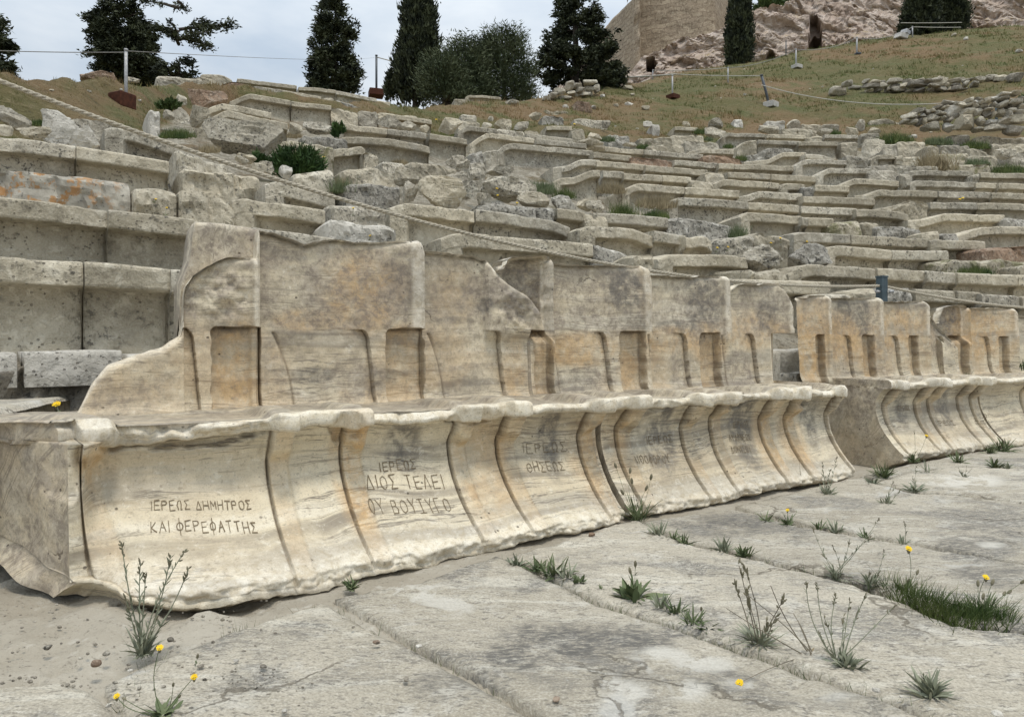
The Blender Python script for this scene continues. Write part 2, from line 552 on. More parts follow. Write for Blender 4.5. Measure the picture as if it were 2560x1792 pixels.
def mat_slab():
    n = NB("paving_stone")
    n.rough(.75)
    p = n.pos(rot=(0, 0, .62))
    # streaks run along the slabs (radial)
    st = n.noise(n.pos((1, 5.5, 1), rot=(0, 0, -.88)), 2.2, 7, .65, .5)
    big = n.noise(p, 1.5, 5, .6, .4)
    med = n.noise(p, 7, 6, .68, .3)
    fine = n.noise(n.pos((1, 2.6, 1), rot=(0, 0, -.55)), 46, 6, .7, .4)
    vf = n.noise(p, 190, 3, .6)
    c = n.mix(n.ramp(big, .36, .62), (.385, .345, .27), (.47, .425, .34))
    c = n.mix(n.ramp(st, .47, .34, 0, .75), c, (.61, .575, .485))
    c = n.mix(n.ramp(st, .54, .68, 0, .7), c, (.31, .28, .225))
    c = n.mix(n.ramp(med, .54, .66, 0, .6), c, (.57, .545, .48))
    dk = n.ramp(n.noise(n.pos((1, 1.6, 1), off=(3.1, 1.7, 0), rot=(0, 0, -.3)), 1.9, 6, .62, .6), .50, .62)
    c = n.mix(n.math('MULTIPLY', dk, n.ramp(fine, .38, .56, .1, .85)), c, (.15, .145, .135))
    sp = n.math('MULTIPLY', n.ramp(fine, .52, .62), n.ramp(med, .38, .56, .25, .95))
    c = n.mix(sp, c, (.17, .155, .13))
    hl = n.noise(n.pos((1, 3.2, 1), off=(2, 9, 0), rot=(0, 0, -.7)), 24, 6, .72, .5)
    c = n.mix(n.ramp(hl, .56, .66, 0, .7), c, (.63, .595, .51))
    c = n.mix(n.ramp(vf, .50, .66, 0, .55), c, (.22, .20, .165))
    c = n.mix(n.ramp(vf, .47, .34, 0, .5), c, (.60, .565, .48))
    c = n.mix(n.ramp(n.noise(p, 2.7, 5, .6, .7), .62, .68, 0, .6), c, (.56, .545, .50))
    ck = n.t.nodes.new("ShaderNodeTexVoronoi"); ck.feature = 'DISTANCE_TO_EDGE'; ck.inputs['Scale'].default_value = 1.7
    wv = n.t.nodes.new("ShaderNodeVectorMath"); wv.operation = 'ADD'
    w2 = n.t.nodes.new("ShaderNodeTexNoise"); w2.inputs['Scale'].default_value = 4; w2.inputs['Detail'].default_value = 7
    n.ln(n.g.outputs['Position'], w2.inputs['Vector'])
    s2 = n.t.nodes.new("ShaderNodeVectorMath"); s2.operation = 'SCALE'; s2.inputs['Scale'].default_value = .5
    n.ln(w2.outputs['Color'], s2.inputs[0]); n.ln(n.g.outputs['Position'], wv.inputs[0]); n.ln(s2.outputs[0], wv.inputs[1]); n.ln(wv.outputs[0], ck.inputs['Vector'])
    crk = n.math('MULTIPLY', n.ramp(ck.outputs['Distance'], .012, .003), n.ramp(n.noise(n.pos(off=(2, 5, 4)), 1.6, 3), .50, .58))
    c = n.mix(n.math('MULTIPLY', crk, .7), c, (.13, .11, .08))
    spm = n.noise(n.pos(rot=(0, 0, -.5)), 5.5, 8, .72, .5)
    da = n.math('MULTIPLY', n.attr('dark'), n.ramp(spm, .40, .56, .1, 1))
    c = n.mix(n.math('MULTIPLY', da, n.ramp(fine, .36, .54, .25, .9)), c, (.115, .11, .10))
    pa = n.math('MULTIPLY', n.attr('pale'), n.ramp(spm, .47, .53))
    c = n.mix(n.math('MULTIPLY', pa, .9), c, n.mix(n.ramp(vf, .4, .7), (.60, .575, .51), (.52, .49, .425)))
    c = n.hsv(c, n.ramp(n.rnd(), 0, 1, .93, 1.06))
    return n.done(c, [(st, .6, .016), (hl, .6, .008), (fine, .7, .007), (vf, .4, .002), (n.math('SUBTRACT', 1.0, crk), .6, .008)])
M_SLAB = mat_slab()

def mat_soil(name, a=(.19, .165, .125), b=(.29, .265, .22), c3=(.37, .355, .32), g=0.0):
    n = NB(name)
    n.rough(.95)
    p = n.pos()
    big = n.noise(p, 2.2, 5, .6)
    med = n.noise(p, 14, 6, .7)
    fine = n.noise(p, 75, 4, .7)
    c = n.mix(n.ramp(big, .35, .65), a, b)
    c = n.mix(n.ramp(med, .55, .70, 0, .7), c, c3)
    c = n.mix(n.ramp(fine, .55, .72, 0, .6), c, (.10, .085, .065))
    return n.done(c, [(med, .7, .02), (fine, .7, .006)])
M_SOIL = mat_soil("joint_soil", a=(.13, .11, .08), b=(.20, .175, .135), c3=(.27, .25, .21))
M_BARE = mat_soil("bare_ground", a=(.31, .275, .215), b=(.40, .365, .30), c3=(.50, .47, .405))

def mat_hill():
    n = NB("dry_hillside")
    n.rough(1)
    p = n.pos()
    big = n.noise(p, .16, 5, .6, .3)
    med = n.noise(p, .9, 6, .65)
    fine = n.noise(p, 7, 6, .7)
    c = n.mix(n.ramp(big, .42, .60), (.115, .105, .042), (.185, .125, .066))
    c = n.mix(n.ramp(med, .48, .64, 0, .8), c, (.095, .105, .038))
    c = n.mix(n.ramp(fine, .50, .72, 0, .75), c, (.23, .185, .105))
    c = n.mix(n.ramp(fine, .45, .28, 0, .7), c, (.06, .055, .028))
    rub = n.mix(n.ramp(n.noise(p, 4, 5, .65), .38, .62), (.25, .22, .165), (.40, .365, .295))
    rub = n.mix(n.ramp(n.noise(p, 22, 5, .7), .50, .64, 0, .8), rub, (.13, .115, .085))
    rub = n.mix(n.ramp(n.noise(p, 1.3, 4, .6), .52, .62, 0, .8), rub, c)
    c = n.mix(n.attr('rows'), c, rub)
    return n.done(c, [(fine, 1.0, .12), (med, .6, .2)])
M_HILL = mat_hill()

def mat_cliff():
    n = NB("acropolis_rock")
    n.rough(.9)
    p = n.pos()
    big = n.noise(p, .22, 5, .6, .3)
    med = n.noise(n.pos((1, 1, 1.7)), 1.1, 7, .68, .4)
    fine = n.noise(p, 5.5, 6, .7)
    c = n.mix(n.ramp(big, .38, .62), (.45, .355, .29), (.52, .435, .37))
    c = n.mix(n.ramp(med, .50, .66, 0, .8), c, (.60, .53, .475))
    c = n.mix(n.ramp(med, .42, .28, 0, .6), c, (.25, .185, .145))
    c = n.mix(n.ramp(fine, .56, .72, 0, .5), c, (.17, .125, .10))
    gr = n.math('MULTIPLY', n.ramp(n.nz(), .62, .85), n.ramp(n.noise(p, .8, 4), .40, .58))
    c = n.mix(gr, c, n.mix(n.ramp(fine, .4, .65), (.22, .165, .075), (.34, .26, .13)))
    return n.done(c, [(med, .7, .3), (fine, .8, .10)])
M_CLIFF = mat_cliff()

def mat_wall():
    n = NB("fortress_masonry")
    n.rough(.9)
    tcx = n.attrv("uvw")
    br = n.t.nodes.new("ShaderNodeTexBrick")
    br.inputs['Scale'].default_value = 1.0
    br.inputs['Brick Width'].default_value = .85
    br.inputs['Row Height'].default_value = .40
    br.inputs['Mortar Size'].default_value = .05
    br.inputs['Color1'].default_value = (.40, .33, .24, 1)
    br.inputs['Color2'].default_value = (.30, .24, .175, 1)
    br.inputs['Mortar'].default_value = (.24, .19, .135, 1)
    ds = n.t.nodes.new("ShaderNodeVectorMath"); ds.operation = 'ADD'
    p = n.pos()
    nv = n.t.nodes.new("ShaderNodeTexNoise"); nv.inputs['Scale'].default_value = 1.3; nv.inputs['Detail'].default_value = 3
    n.ln(p, nv.inputs['Vector'])
    sc = n.t.nodes.new("ShaderNodeVectorMath"); sc.operation = 'SCALE'; sc.inputs['Scale'].default_value = .62
    n.ln(nv.outputs['Color'], sc.inputs[0])
    n.ln(tcx, ds.inputs[0]); n.ln(sc.outputs[0], ds.inputs[1])
    n.ln(ds.outputs[0], br.inputs['Vector'])
    big = n.noise(p, .14, 5, .6)
    med = n.noise(p, 1.8, 6, .72)
    c = n.mix(n.ramp(big, .38, .62, 0, .45), br.outputs['Color'], (.33, .255, .175))
    fi = n.noise(p, 5.5, 5, .75)
    c = n.mix(n.ramp(fi, .54, .64, 0, .8), c, (.52, .44, .335))
    c = n.mix(n.ramp(med, .54, .68, 0, .5), c, (.40, .33, .24))
    c = n.mix(n.ramp(fi, .46, .34, 0, .75), c, (.14, .105, .075))
    return n.done(c, [(fi, .8, .10), (br.outputs['Fac'], -.4, .05)])
M_WALL = mat_wall()

def mat_leaf(name, a, b, scale=2.0, trans=.12):
    n = NB(name)
    n.rough(.7)
    c = n.mix(n.ramp(n.noise(n.pos(), scale, 3), .35, .65), a, b)
    n.b.inputs['Transmission Weight'].default_value = 0
    return n.done(c)
M_CYP = mat_leaf("cypress_leaf", (.012, .017, .009), (.060, .070, .032), 2.6)  # noise between two greens stands in for lit and shaded leaves
M_CYP2 = mat_leaf("cypress_leaf_pale", (.022, .030, .014), (.050, .058, .028), 1.6)
M_OLIVE = mat_leaf("olive_leaf", (.042, .058, .026), (.098, .115, .058), 1.2)
M_SHRUB = mat_leaf("shrub_leaf", (.035, .060, .016), (.075, .110, .030), 1.0)
M_FERN = mat_leaf("lush_leaf", (.022, .050, .012), (.055, .10, .025), 5)
M_WEED = mat_leaf("weed_leaf", (.085, .115, .05), (.16, .185, .095), 9)
M_GREY = mat_leaf("grey_weed_leaf", (.15, .17, .115), (.27, .28, .20), 9)
M_GRASS = mat_leaf("grass_blade", (.045, .075, .018), (.12, .145, .045), 6)
M_STRAW = mat_leaf("dry_straw", (.20, .16, .09), (.33, .27, .165), 6)
M_DRYSTEM = mat_leaf("dry_stem", (.13, .11, .08), (.22, .19, .14), 9)
M_YEL = mat_leaf("yellow_petal", (.75, .48, .01), (.85, .58, .02), 30)
M_ORG = mat_leaf("orange_petal", (.70, .33, .01), (.75, .40, .02), 30)
M_BUD = mat_leaf("seed_head", (.13, .12, .075), (.20, .18, .12), 30)
M_BARK = mat_leaf("bark", (.045, .035, .028), (.085, .068, .052), 8)

def mat_flat(name, col, rough=.7, metal=0.0, sc=30, amt=.3):
    n = NB(name); n.rough(rough); n.b.inputs['Metallic'].default_value = metal
    d = tuple(v * (1 - amt) for v in col)
    nn = n.noise(n.pos(), sc, 5, .65)
    return n.done(n.mix(n.ramp(nn, .35, .65), d, col), [(nn, .25, .004)])
M_STEEL = mat_flat("galvanised_steel", (.42, .42, .42), .5, .3)
M_DPOST = mat_flat("dark_steel", (.10, .11, .12), .5, .3)
M_GPOST = mat_flat("green_painted_steel", (.075, .105, .12), .5, 0)
M_RUST = mat_flat("rusted_box", (.085, .028, .014), .85, 0, 20, .5)
M_CONC = mat_flat("pale_concrete", (.52, .50, .46), .9, 0, 25, .25)
M_WIRE = mat_flat("wire_rope", (.30, .29, .27), .6)
M_WIRE2 = mat_flat("pale_cord", (.52, .50, .44), .8)
M_ROPE = mat_flat("hemp_rope", (.50, .45, .355), .9, 0, 160, .45)
M_CARVE = mat_flat("carved_letter_dirt", (.23, .18, .115), .9, 0, 120, .4)

# ------------------------------------------------------------------ terrain
TT = np.array([-2.5, -.69, -.58, -.5, -.43, -.37, -.3, -.24, -.18, -.15, 0, .09, .15, .227, .39, .525, .69, 2.5])
TE0 = np.array([.30, .31, .315, .325, .352, .35, .338, .328, .312, .303, .303, .29, .283, .29, .303, .292, .285, .285])
TEC = np.array([.34, .346, .349, .343, .354, .351, .339, .330, .326, .325, .326, .338, .350, .368, .392, .416, .43, .44])
TDK = np.array([1.3, 1.35, 1.35, 1.3, 1.04, 1.03, 1.03, 1.03, 1.25, 1.4, 1.45, 1.7, 2.2, 2.2, 1.8, 2.2, 2.4, 2.4])
TSL = np.array([.08, .10, .10, .10, .10, .10, .10, .10, .10, .10, .12, .2, .28, .33, .36, .36, .36, .36])
TD0 = np.zeros(len(TT))
for _i, (_t, _e) in enumerate(zip(TT, TE0)):
    tc_ = max(-.9, min(.9, _t))
    ds_ = np.arange(2.2, 30, .02)
    ok_ = np.where(lip(offs(tc_ * ds_, ds_)) >= CAM + _e * ds_)[0]
    TD0[_i] = ds_[ok_[0]] if len(ok_) else 20

def terrain(X, Y, rough=True):
    X = np.asarray(X, float); Y = np.asarray(Y, float)
    d = np.maximum(Y, .3)
    t = X / d
    o = offs(X, Y)
    d0 = np.interp(t, TT, TD0); ec = np.interp(t, TT, TEC); k = np.interp(t, TT, TDK); sl = np.interp(t, TT, TSL)
    dc = d0 * k
    zl = lip(o) - .44
    zl = np.where(o < 1.62, -.12 + (lip(1.62) - .44 + .12) * sst(1.34, 1.62, o), zl)
    X0, Y0 = t * d0, d0
    z0 = lip(offs(X0, Y0)) - .44
    zc = CAM + ec * dc
    f = np.clip((d - d0) / np.maximum(dc - d0, .01), 0, 1)
    z1 = z0 + (zc - z0) * f
    z2 = zc + (d - dc) * sl
    z = np.where(d < d0, zl, np.where(d < dc, z1, z2))
    if rough:
        p = np.stack([X, Y, X * 0], -1)
        g = sst(0, 2.5, d - d0)
        z = z + g * (.16 * fbm(p * .45, 4, 5) + .05 * fbm(p * 2.3, 3, 6)) + (1 - g) * .04 * fbm(p * 3.0, 3, 8) * (o > .8)
    return z

def ground_hit(x, y, d_min=2.4):
    t, e = (x - 1280) / F, (HZ - y) / F
    ds = np.concatenate([np.arange(d_min, 12, .03), np.arange(12, 90, .1)])
    z = terrain(t * ds, ds)
    ok = np.where(z >= CAM + e * ds)[0]
    d = ds[ok[0]] if len(ok) else 60.0
    return np.array([t * d, d, CAM + e * d])

def sheet(name, X, Y, Z, mat, kind='structure', smooth=True, attrs=None):
    n, m = X.shape
    V = np.stack([X, Y, Z], -1).reshape(-1, 3)
    Q = grid_quads(n, m)
    a, b, c = V[Q[0][0]], V[Q[0][1]], V[Q[0][2]]
    if np.cross(b - a, c - a)[2] < 0: Q = Q[:, ::-1]
    o = obj(name, V, Q, mat=mat, smooth=smooth, attrs=attrs)
    tag(o, kind=kind)
    return o

tcol = np.concatenate([np.linspace(-2.5, -.9, 50)[:-1], np.linspace(-.9, .95, 460), np.linspace(.95, 2.5, 50)[1:]])
drow = np.concatenate([np.linspace(1.5, 9, 110), np.geomspace(9.08, 130, 230)])
TX = tcol[None, :] * drow[:, None]
TY = np.repeat(drow[:, None], len(tcol), 1)
ROWS = sst(.97, .86, TY / np.interp(TX / TY, TT, TD0) + .06 * fbm(np.stack([TX, TY, TX * 0], -1) * .8, 3, 61))
sheet('hillside', TX, TY, terrain(TX, TY), M_HILL, attrs={'rows': ROWS.ravel()})

g = np.linspace(-1, 1, 9)
GX, GY = np.meshgrid(g * 300, g * 300)
sheet('ground', GX, GY, GX * 0 - .055, M_BARE)

# ------------------------------------------------------------------ orchestra paving
floor_root = empty('orchestra_floor', (0, 0, 0))
ORG[floor_root.name] = np.zeros(3)
tag(floor_root, kind='structure')

def inside(poly, P):
    poly = np.asarray(poly); x, y = P[:, 0], P[:, 1]
    c = np.zeros(len(P), bool)
    j = len(poly) - 1
    for i in range(len(poly)):
        xi, yi = poly[i]; xj, yj = poly[j]
        m = ((yi > y) != (yj > y)) & (x < (xj - xi) * (y - yi) / (yj - yi + 1e-12) + xi)
        c ^= m
        j = i
    return c

SLABS = [
    ([(-400, 1795), (160, 1700), (290, 1805), (420, 2150), (-600, 2150)], .012),
    ([(262, 1712), (380, 1654), (560, 1585), (800, 1506), (828, 1513), (1045, 1628), (1262, 1742), (1345, 1800), (1760, 2150), (420, 2150), (300, 1800)], 0.0),
    ([(835, 1498), (1000, 1468), (1240, 1395), (1290, 1412), (1480, 1510), (1660, 1573), (1910, 1655), (2345, 1800), (2900, 2060), (2600, 2150), (1775, 2150), (1275, 1738), (1060, 1626)], .004),
    ([(1262, 1398), (1371, 1366), (1590, 1300), (1700, 1362), (1885, 1400), (2163, 1473), (2215, 1492), (2390, 1567), (2560, 1590), (3000, 1690), (3100, 2040), (2920, 2050), (2350, 1796), (1925, 1650), (1680, 1568), (1500, 1510), (1310, 1412)], .010),
    ([(1600, 1306), (1829, 1272), (2000, 1320), (2290, 1368), (2560, 1416), (3000, 1500), (3000, 1680), (2560, 1578), (2400, 1560), (2170, 1468), (1890, 1395), (1710, 1357)], .006),
    ([(1836, 1270), (2000, 1230), (2158, 1192), (2165, 1207), (2270, 1236), (2557, 1262), (2900, 1310), (3000, 1490), (2560, 1410), (2290, 1362), (2005, 1314)], .010),
    ([(2160, 1190), (2274, 1160), (2560, 1110), (2900, 1080), (2900, 1180), (2560, 1172), (2380, 1166), (2270, 1180), (2200, 1200)], .004),
    ([(2175, 1204), (2270, 1184), (2380, 1170), (2560, 1176), (2900, 1186), (2900, 1300), (2557, 1256), (2275, 1231)], .008),
]
SLAB_POLYS = []
def make_slab(pts, z0, seed):
    P = np.array([floor_at(*q)[:2] for q in pts])
    SLAB_POLYS.append(P)
    # resample outline
    B = []
    for i in range(len(P)):
        a, b = P[i], P[(i + 1) % len(P)]
        L = np.linalg.norm(b - a)
        n = max(1, int(L / .022))
        for k in range(n): B.append(a + (b - a) * k / n)
    B = np.array(B)
    # wavering, worn outline moved inwards
    nx = np.roll(B, -3, 0) - np.roll(B, 3, 0)
    nrm = np.stack([-nx[:, 1], nx[:, 0]], -1)
    nrm /= np.linalg.norm(nrm, axis=1)[:, None] + 1e-9
    area = .5 * np.sum(P[:, 0] * np.roll(P[:, 1], -1) - P[:, 1] * np.roll(P[:, 0], -1))
    if area < 0: nrm = -nrm
    p3 = np.concatenate([B, np.full((len(B), 1), seed * 3.1)], 1)
    B = B + nrm * (.001 + .0045 * fbm(p3 * 5, 3, seed) + .003 * fbm(p3 * 28, 2, seed + 4))[:, None]
    lo, hi = B.min(0), B.max(0)
    far = B[:, 1].mean() > 2.6
    h = .022 if not far else .03
    gx, gy = np.meshgrid(np.arange(lo[0], hi[0], h), np.arange(lo[1], hi[1], h))
    G = np.stack([gx.ravel(), gy.ravel()], -1)
    G += (NR.rand(*G.shape) - .5) * h * .5
    G = G[inside(B, G)]
    dmin = np.array([np.min(np.sum((B - q) ** 2, 1)) for q in G]) ** .5 if len(G) else np.zeros(0)
    G = G[dmin > h * .6]; dmin = dmin[dmin > h * .6]
    nb = len(B)
    vs_, es_, fs_, *_ = delaunay_2d_cdt([Vector(q) for q in np.concatenate([B, G])], [(i, (i + 1) % nb) for i in range(nb)], [], 1, 1e-5)
    V = np.array([[v.x, v.y] for v in vs_])
    tris = np.array([f for f in fs_ if len(f) == 3])
    # distance to outline decides the worn rim
    dd = np.array([np.min(np.sum((B - q) ** 2, 1)) for q in V]) ** .5
    q3 = np.concatenate([V, np.zeros((len(V), 1))], 1)
    z = z0 * .6 + .004 + .005 * fbm(q3 * 2.2, 3, seed) + .004 * fbm(q3 * 9, 4, seed + 1) + .0015 * fbm(q3 * 40, 2, seed + 2)
    pitm = fbm(q3 * 5.5, 4, seed + 9)
    z = z - .006 * sst(.45, .8, pitm)
    z = z - .007 * (1 - sst(0, .018, dd)) ** 2
    a, b, c = V[tris[:, 0]], V[tris[:, 1]], V[tris[:, 2]]
    cr_ = (b[:, 0] - a[:, 0]) * (c[:, 1] - a[:, 1]) - (b[:, 1] - a[:, 1]) * (c[:, 0] - a[:, 0])
    tris[cr_ < 0] = tris[cr_ < 0][:, ::-1]
    top = np.concatenate([V, z[:, None]], 1)
    # skirt from the first nb output verts (outline order is kept by the triangulator)
    idx = [int(np.argmin(np.sum((V - q) ** 2, 1))) for q in B]
    sk = np.concatenate([V[idx], np.full((nb, 1), -.11)], 1)
    n0 = len(top)
    Q = [[idx[i], n0 + i, n0 + (i + 1) % nb, idx[(i + 1) % nb]] for i in range(nb)]
    if area < 0: Q = [q[::-1] for q in Q]
    Q = [q for q in Q if q[0] != q[3] and len(set(q)) == 4]
    AV = np.concatenate([top, sk])
    d_ = np.maximum(AV[:, 1], .2)
    ux, uy = 1280 + F * AV[:, 0] / d_, HZ + F * CAM / d_
    def spots(L):
        r = np.zeros(len(AV))
        for t, x, y, rx, ry, a in L:
            X, Y = px(t, x, y); s_ = TILE[t][2]
            r = np.maximum(r, a * sst(1.4, .4, ((ux - X) / (rx * s_)) ** 2 + ((uy - Y) / (ry * s_)) ** 2))
        return r
    dark = spots([('bm', 1060, 1280, 330, 150, 1), ('bm', 1400, 1230, 380, 90, .9), ('bm', 1250, 1400, 300, 120, .8), ('br', 150, 1440, 330, 60, .8), ('br', 200, 650, 260, 60, .7), ('br', 1500, 720, 260, 80, .8), ('br', 1560, 900, 200, 70, .7), ('bm', 600, 1450, 260, 90, .6), ('br', 620, 720, 120, 30, .5), ('bl', 1300, 1420, 160, 60, .7), ('br', 900, 1560, 300, 60, .5)])
    pale = spots([('bm', 1250, 1420, 150, 70, 1), ('bm', 1420, 1500, 140, 60, 1), ('bm', 1640, 1310, 130, 36, 1), ('bm', 560, 1225, 70, 16, .9), ('br', 120, 1360, 180, 50, 1), ('br', 30, 1500, 120, 50, 1), ('bm', 450, 1020, 330, 90, .8), ('br', 1450, 420, 200, 40, .9), ('br', 1580, 750, 70, 16, 1), ('br', 400, 1460, 200, 30, .8), ('br', 800, 820, 90, 30, .7)])
    child(floor_root, 'paving_slab', AV, quads=Q, tris=tris, mat=M_SLAB, attrs={'dark': dark, 'pale': pale})

for _i, (_p, _z) in enumerate(SLABS):
    make_slab(_p, _z, 20 + _i * 7)

# bare crumbled ground left of the slabs and soil in the joints
bx, by = np.meshgrid(np.linspace(-3.4, 2.4, 290), np.linspace(.6, 3.6, 180))
bp = np.stack([bx, by, bx * 0], -1)
inm = np.zeros(bx.shape, bool)
for P in SLAB_POLYS:
    inm |= inside(P, np.stack([bx.ravel(), by.ravel()], -1)).reshape(bx.shape)
left = sst(-.55, -.75, bx)
bz = -.010 + .006 * fbm(bp * 6, 4, 3)
rz = -.004 + .020 * fbm(bp * 3.2, 4, 31) + .010 * fbm(bp * 14, 4, 32)
pit_ = fbm(bp * 8.5, 3, 33)
rz -= .03 * sst(.35, .7, pit_)
bz = bz * (1 - left) + rz * left
bz = np.where(inm, np.minimum(bz, -.011) - .004, bz)
sheet('bare_ground', bx, by, bz, M_BARE)

# ------------------------------------------------------------------ cliff and fortress wall
def ip(x, xs, ys): return np.interp(x, xs, ys)
CT_X = np.array([1380, 1450, 1560, 1610, 1660, 1710, 1770, 1830, 1870, 1890, 1950, 2010, 2060, 2120, 3400])
CT_Y = np.array([215, 210, 185, 150, 125, 100, 82, 70, 50, 30, 22, 8, -40, -120, -140])
xs_ = np.linspace(1380, 3400, 620)
vv = np.linspace(0, 1, 190)
tt_ = (xs_ - 1280) / F
d0_ = np.interp(tt_, TT, TD0 * TDK)
dcl = np.maximum(d0_ + 1.0, ip(xs_, [1380, 1600, 1900, 2300, 3400], [50, 52, 52, 56, 60]))
zb = terrain(tt_ * dcl, dcl, False) - 1.5
et = (HZ - ip(xs_, CT_X, CT_Y)) / F
hgt = np.maximum((CAM + et * dcl - zb) / (1 - et * .75), 1.5)      # lean back .75 m per metre
zt = zb + hgt
n_top = 30
VV = np.concatenate([vv, np.linspace(1.0, 1.0, n_top)])
Dd = dcl[None, :] + np.concatenate([vv[:, None] * hgt[None, :] * .75, hgt[None, :] * .75 + np.linspace(.3, 26, n_top)[:, None]])
Zz = np.concatenate([zb[None, :] + vv[:, None] * hgt[None, :], zt[None, :] + np.linspace(.03, 3.0, n_top)[:, None]])
Xx = tt_[None, :] * Dd
P3 = np.stack([Xx, Dd, Zz], -1)
strat = fbm(P3 * np.array([.10, .10, .30]), 5, 41)
rid = 1 - np.abs(fbm(P3 * np.array([.22, .22, .33]), 4, 43))
fin = fbm(P3 * .85, 4, 45)
ledge = np.abs(((Zz + 1.2 * strat) * .42) % 1.0 - .5) * 2
fin2 = fbm(P3 * np.array([2.1, 2.1, 3.0]), 3, 47)
def fac(a, k): return np.floor(a * k) / k + .35 * (a * k - np.floor(a * k)) / k
blk = fac(fbm(P3 * np.array([.33, .33, .55]) + .15 * fin2[..., None], 3, 51), 3.2)
blk2 = fac(fbm(P3 * np.array([.8, .8, 1.25]), 3, 53), 2.6)
disp = 1.1 * strat + .62 * blk + .25 * blk2 + .18 * fin2 + .45 * (ledge - .5)
fall = np.ones_like(Zz)
fall[len(vv):] *= np.linspace(1, .3, n_top)[:, None]
disp = disp * fall
PX = 1280 + F * Xx / Dd; PY = HZ - F * (Zz - CAM) / Dd
def cave(poly, depth, soft=3.0):
    q = np.stack([PX.ravel(), PY.ravel()], -1)
    m = inside(np.array(poly, float), q).reshape(PX.shape)
    return m * depth
cv = cave([(2019, 118), (2023, 88), (2034, 72), (2050, 80), (2055, 117)], 4.0)
cv = np.maximum(cv, cave([(2021, 100), (2026, 50), (2040, 44), (2052, 70), (2053, 100)], 1.6))
cv = np.maximum(cv, cave([(1911, 150), (1918, 133), (1930, 122), (1938, 136), (1944, 150)], 3.0))
cv = np.maximum(cv, cave([(1615, 186), (1618, 152), (1632, 150), (1642, 165), (1634, 186)], 3.0))
disp = np.where(cv > 0, -cv, disp)
Dn = Dd - disp
Xn = tt_[None, :] * Dn
Zn = Zz + .25 * fin
# keep the sight line of displaced points: the face really moves towards or away from the orchestra
sheet('rock_cliff', Xn, Dn, Zn, M_CLIFF, smooth=False)

WTOP = CAM + (HZ + 5) / F * 64.0
def wall_piece(name, parent, plan, zbase, ztop, lean=.06, seed=0, rough=.10):
    """masonry face over a plan polyline (x, d in pixel/metres), leaning back"""
    pl = np.array([((x - 1280) / F * d, d) for x, d in plan])
    seg = np.linalg.norm(np.diff(pl, axis=0), axis=1)
    s = np.concatenate([[0], np.cumsum(seg)])
    ss = np.linspace(0, s[-1], max(8, int(s[-1] / .22)))
    X = np.interp(ss, s, pl[:, 0]); Y = np.interp(ss, s, pl[:, 1])
    zz = np.arange(zbase, ztop, .22)
    Z = np.repeat(zz[:, None], len(ss), 1)
    Xg = np.repeat(X[None], len(zz), 0); Yg = np.repeat(Y[None], len(zz), 0) + (Z - zbase) * lean
    P = np.stack([Xg, Yg, Z], -1)
    row = np.floor(Z / .3)
    dsp = rough * fbm(P * .9, 4, seed) + .06 * vnoise(np.stack([np.floor(ss / .6)[None] + row * .37, row, row * 0], -1) * 1.7, seed + 3)
    Yg = Yg - dsp
    V = np.stack([Xg, Yg, Z], -1).reshape(-1, 3)
    # top ledge going back
    topb = V[-len(ss):] + np.array([0, 3.0, .05])
    V = np.concatenate([V, topb])
    n = len(zz) + 1
    uvw = np.stack([np.tile(ss, n), np.concatenate([Z.ravel(), Z[-1] + 1]), np.zeros(n * len(ss))], -1)
    return child(parent, name, V, quads=grid_quads(n, len(ss)), mat=M_WALL, attrs={'uvw': uvw})

fort = empty('fortress_wall', ((1700 - 1280) / F * 62, 62, 17))
ORG[fort.name] = np.array(fort.location)
tag(fort, 'tall brown stone fortress wall rising from the rock behind the trees', 'wall')
wall_piece('wall_face', fort, [(1604, 62.2), (1700, 61), (1795, 60), (1812, 62.5), (1846, 69)], 15.5, WTOP + 3, .07, 3)
wall_piece('buttress', fort, [(1586, 66), (1587, 60.2), (1603, 59.6), (1607, 63)], 14.0, WTOP + 2.5, .06, 5, .30)
wall_piece('receding_wall', fort, [(1420, 80), (1480, 73), (1535, 66.9), (1573, 64), (1590, 62.8)], 13.5, WTOP, .05, 7, .12)

# ------------------------------------------------------------------ marble thrones
class Frame:
    def __init__(s, p0, p1):
        s.p = np.array(p0, float)
        d = np.array(p1, float) - s.p
        s.L = np.linalg.norm(d)
        s.u = d / s.L
        s.n = np.array([-s.u[1], s.u[0]])
    def w(s, S, W, Z):
        S, W, Z = np.broadcast_arrays(np.asarray(S, float), np.asarray(W, float), np.asarray(Z, float))
        return np.stack([s.p[0] + S * s.u[0] + W * s.n[0], s.p[1] + S * s.u[1] + W * s.n[1], Z], -1)
    def s_of(s, x, w):
        t = (x - 1280) / F
        return (t * (s.p[1] + w * s.n[1]) - s.p[0] - w * s.n[0]) / (s.u[0] - t * s.u[1])
    def sz(s, x, y, w):
        S = s.s_of(x, w)
        d = s.p[1] + S * s.u[1] + w * s.n[1]
        return S, CAM + (HZ - y) / F * d

WB = .50        # depth of the back's front face behind the foot line
ZS = .44        # seat height

def wfront(z, wf=0.0):
    z = np.asarray(z, float)
    z = np.maximum(z, .034)
    lo = .20 - (.20 - wf) * np.clip((.31 - z) / .31, 0, 1.2) ** 1.9
    hi = .20 - .060 * np.clip((z - .31) / .10, 0, 1.5) ** 2
    return np.where(z < .31, lo, hi)
WM = .185       # depth of the front panel at mid height

def gsum(fr, S, Z, spots, w):
    r = np.zeros_like(S)
    for (x, y, rx, ry, a) in spots:
        s0, z0 = fr.sz(x, y, w)
        d = fr.p[1] + s0 * fr.u[1] + w * fr.n[1]
        rs = rx / F * d / max(.35, abs(fr.u[0] - (x - 1280) / F * fr.u[1])); rz = ry / F * d
        q = ((S - s0) / rs) ** 2 + ((Z - z0) / rz) ** 2
        r = np.maximum(r, a * sst(1.5, .35, q))
    return r

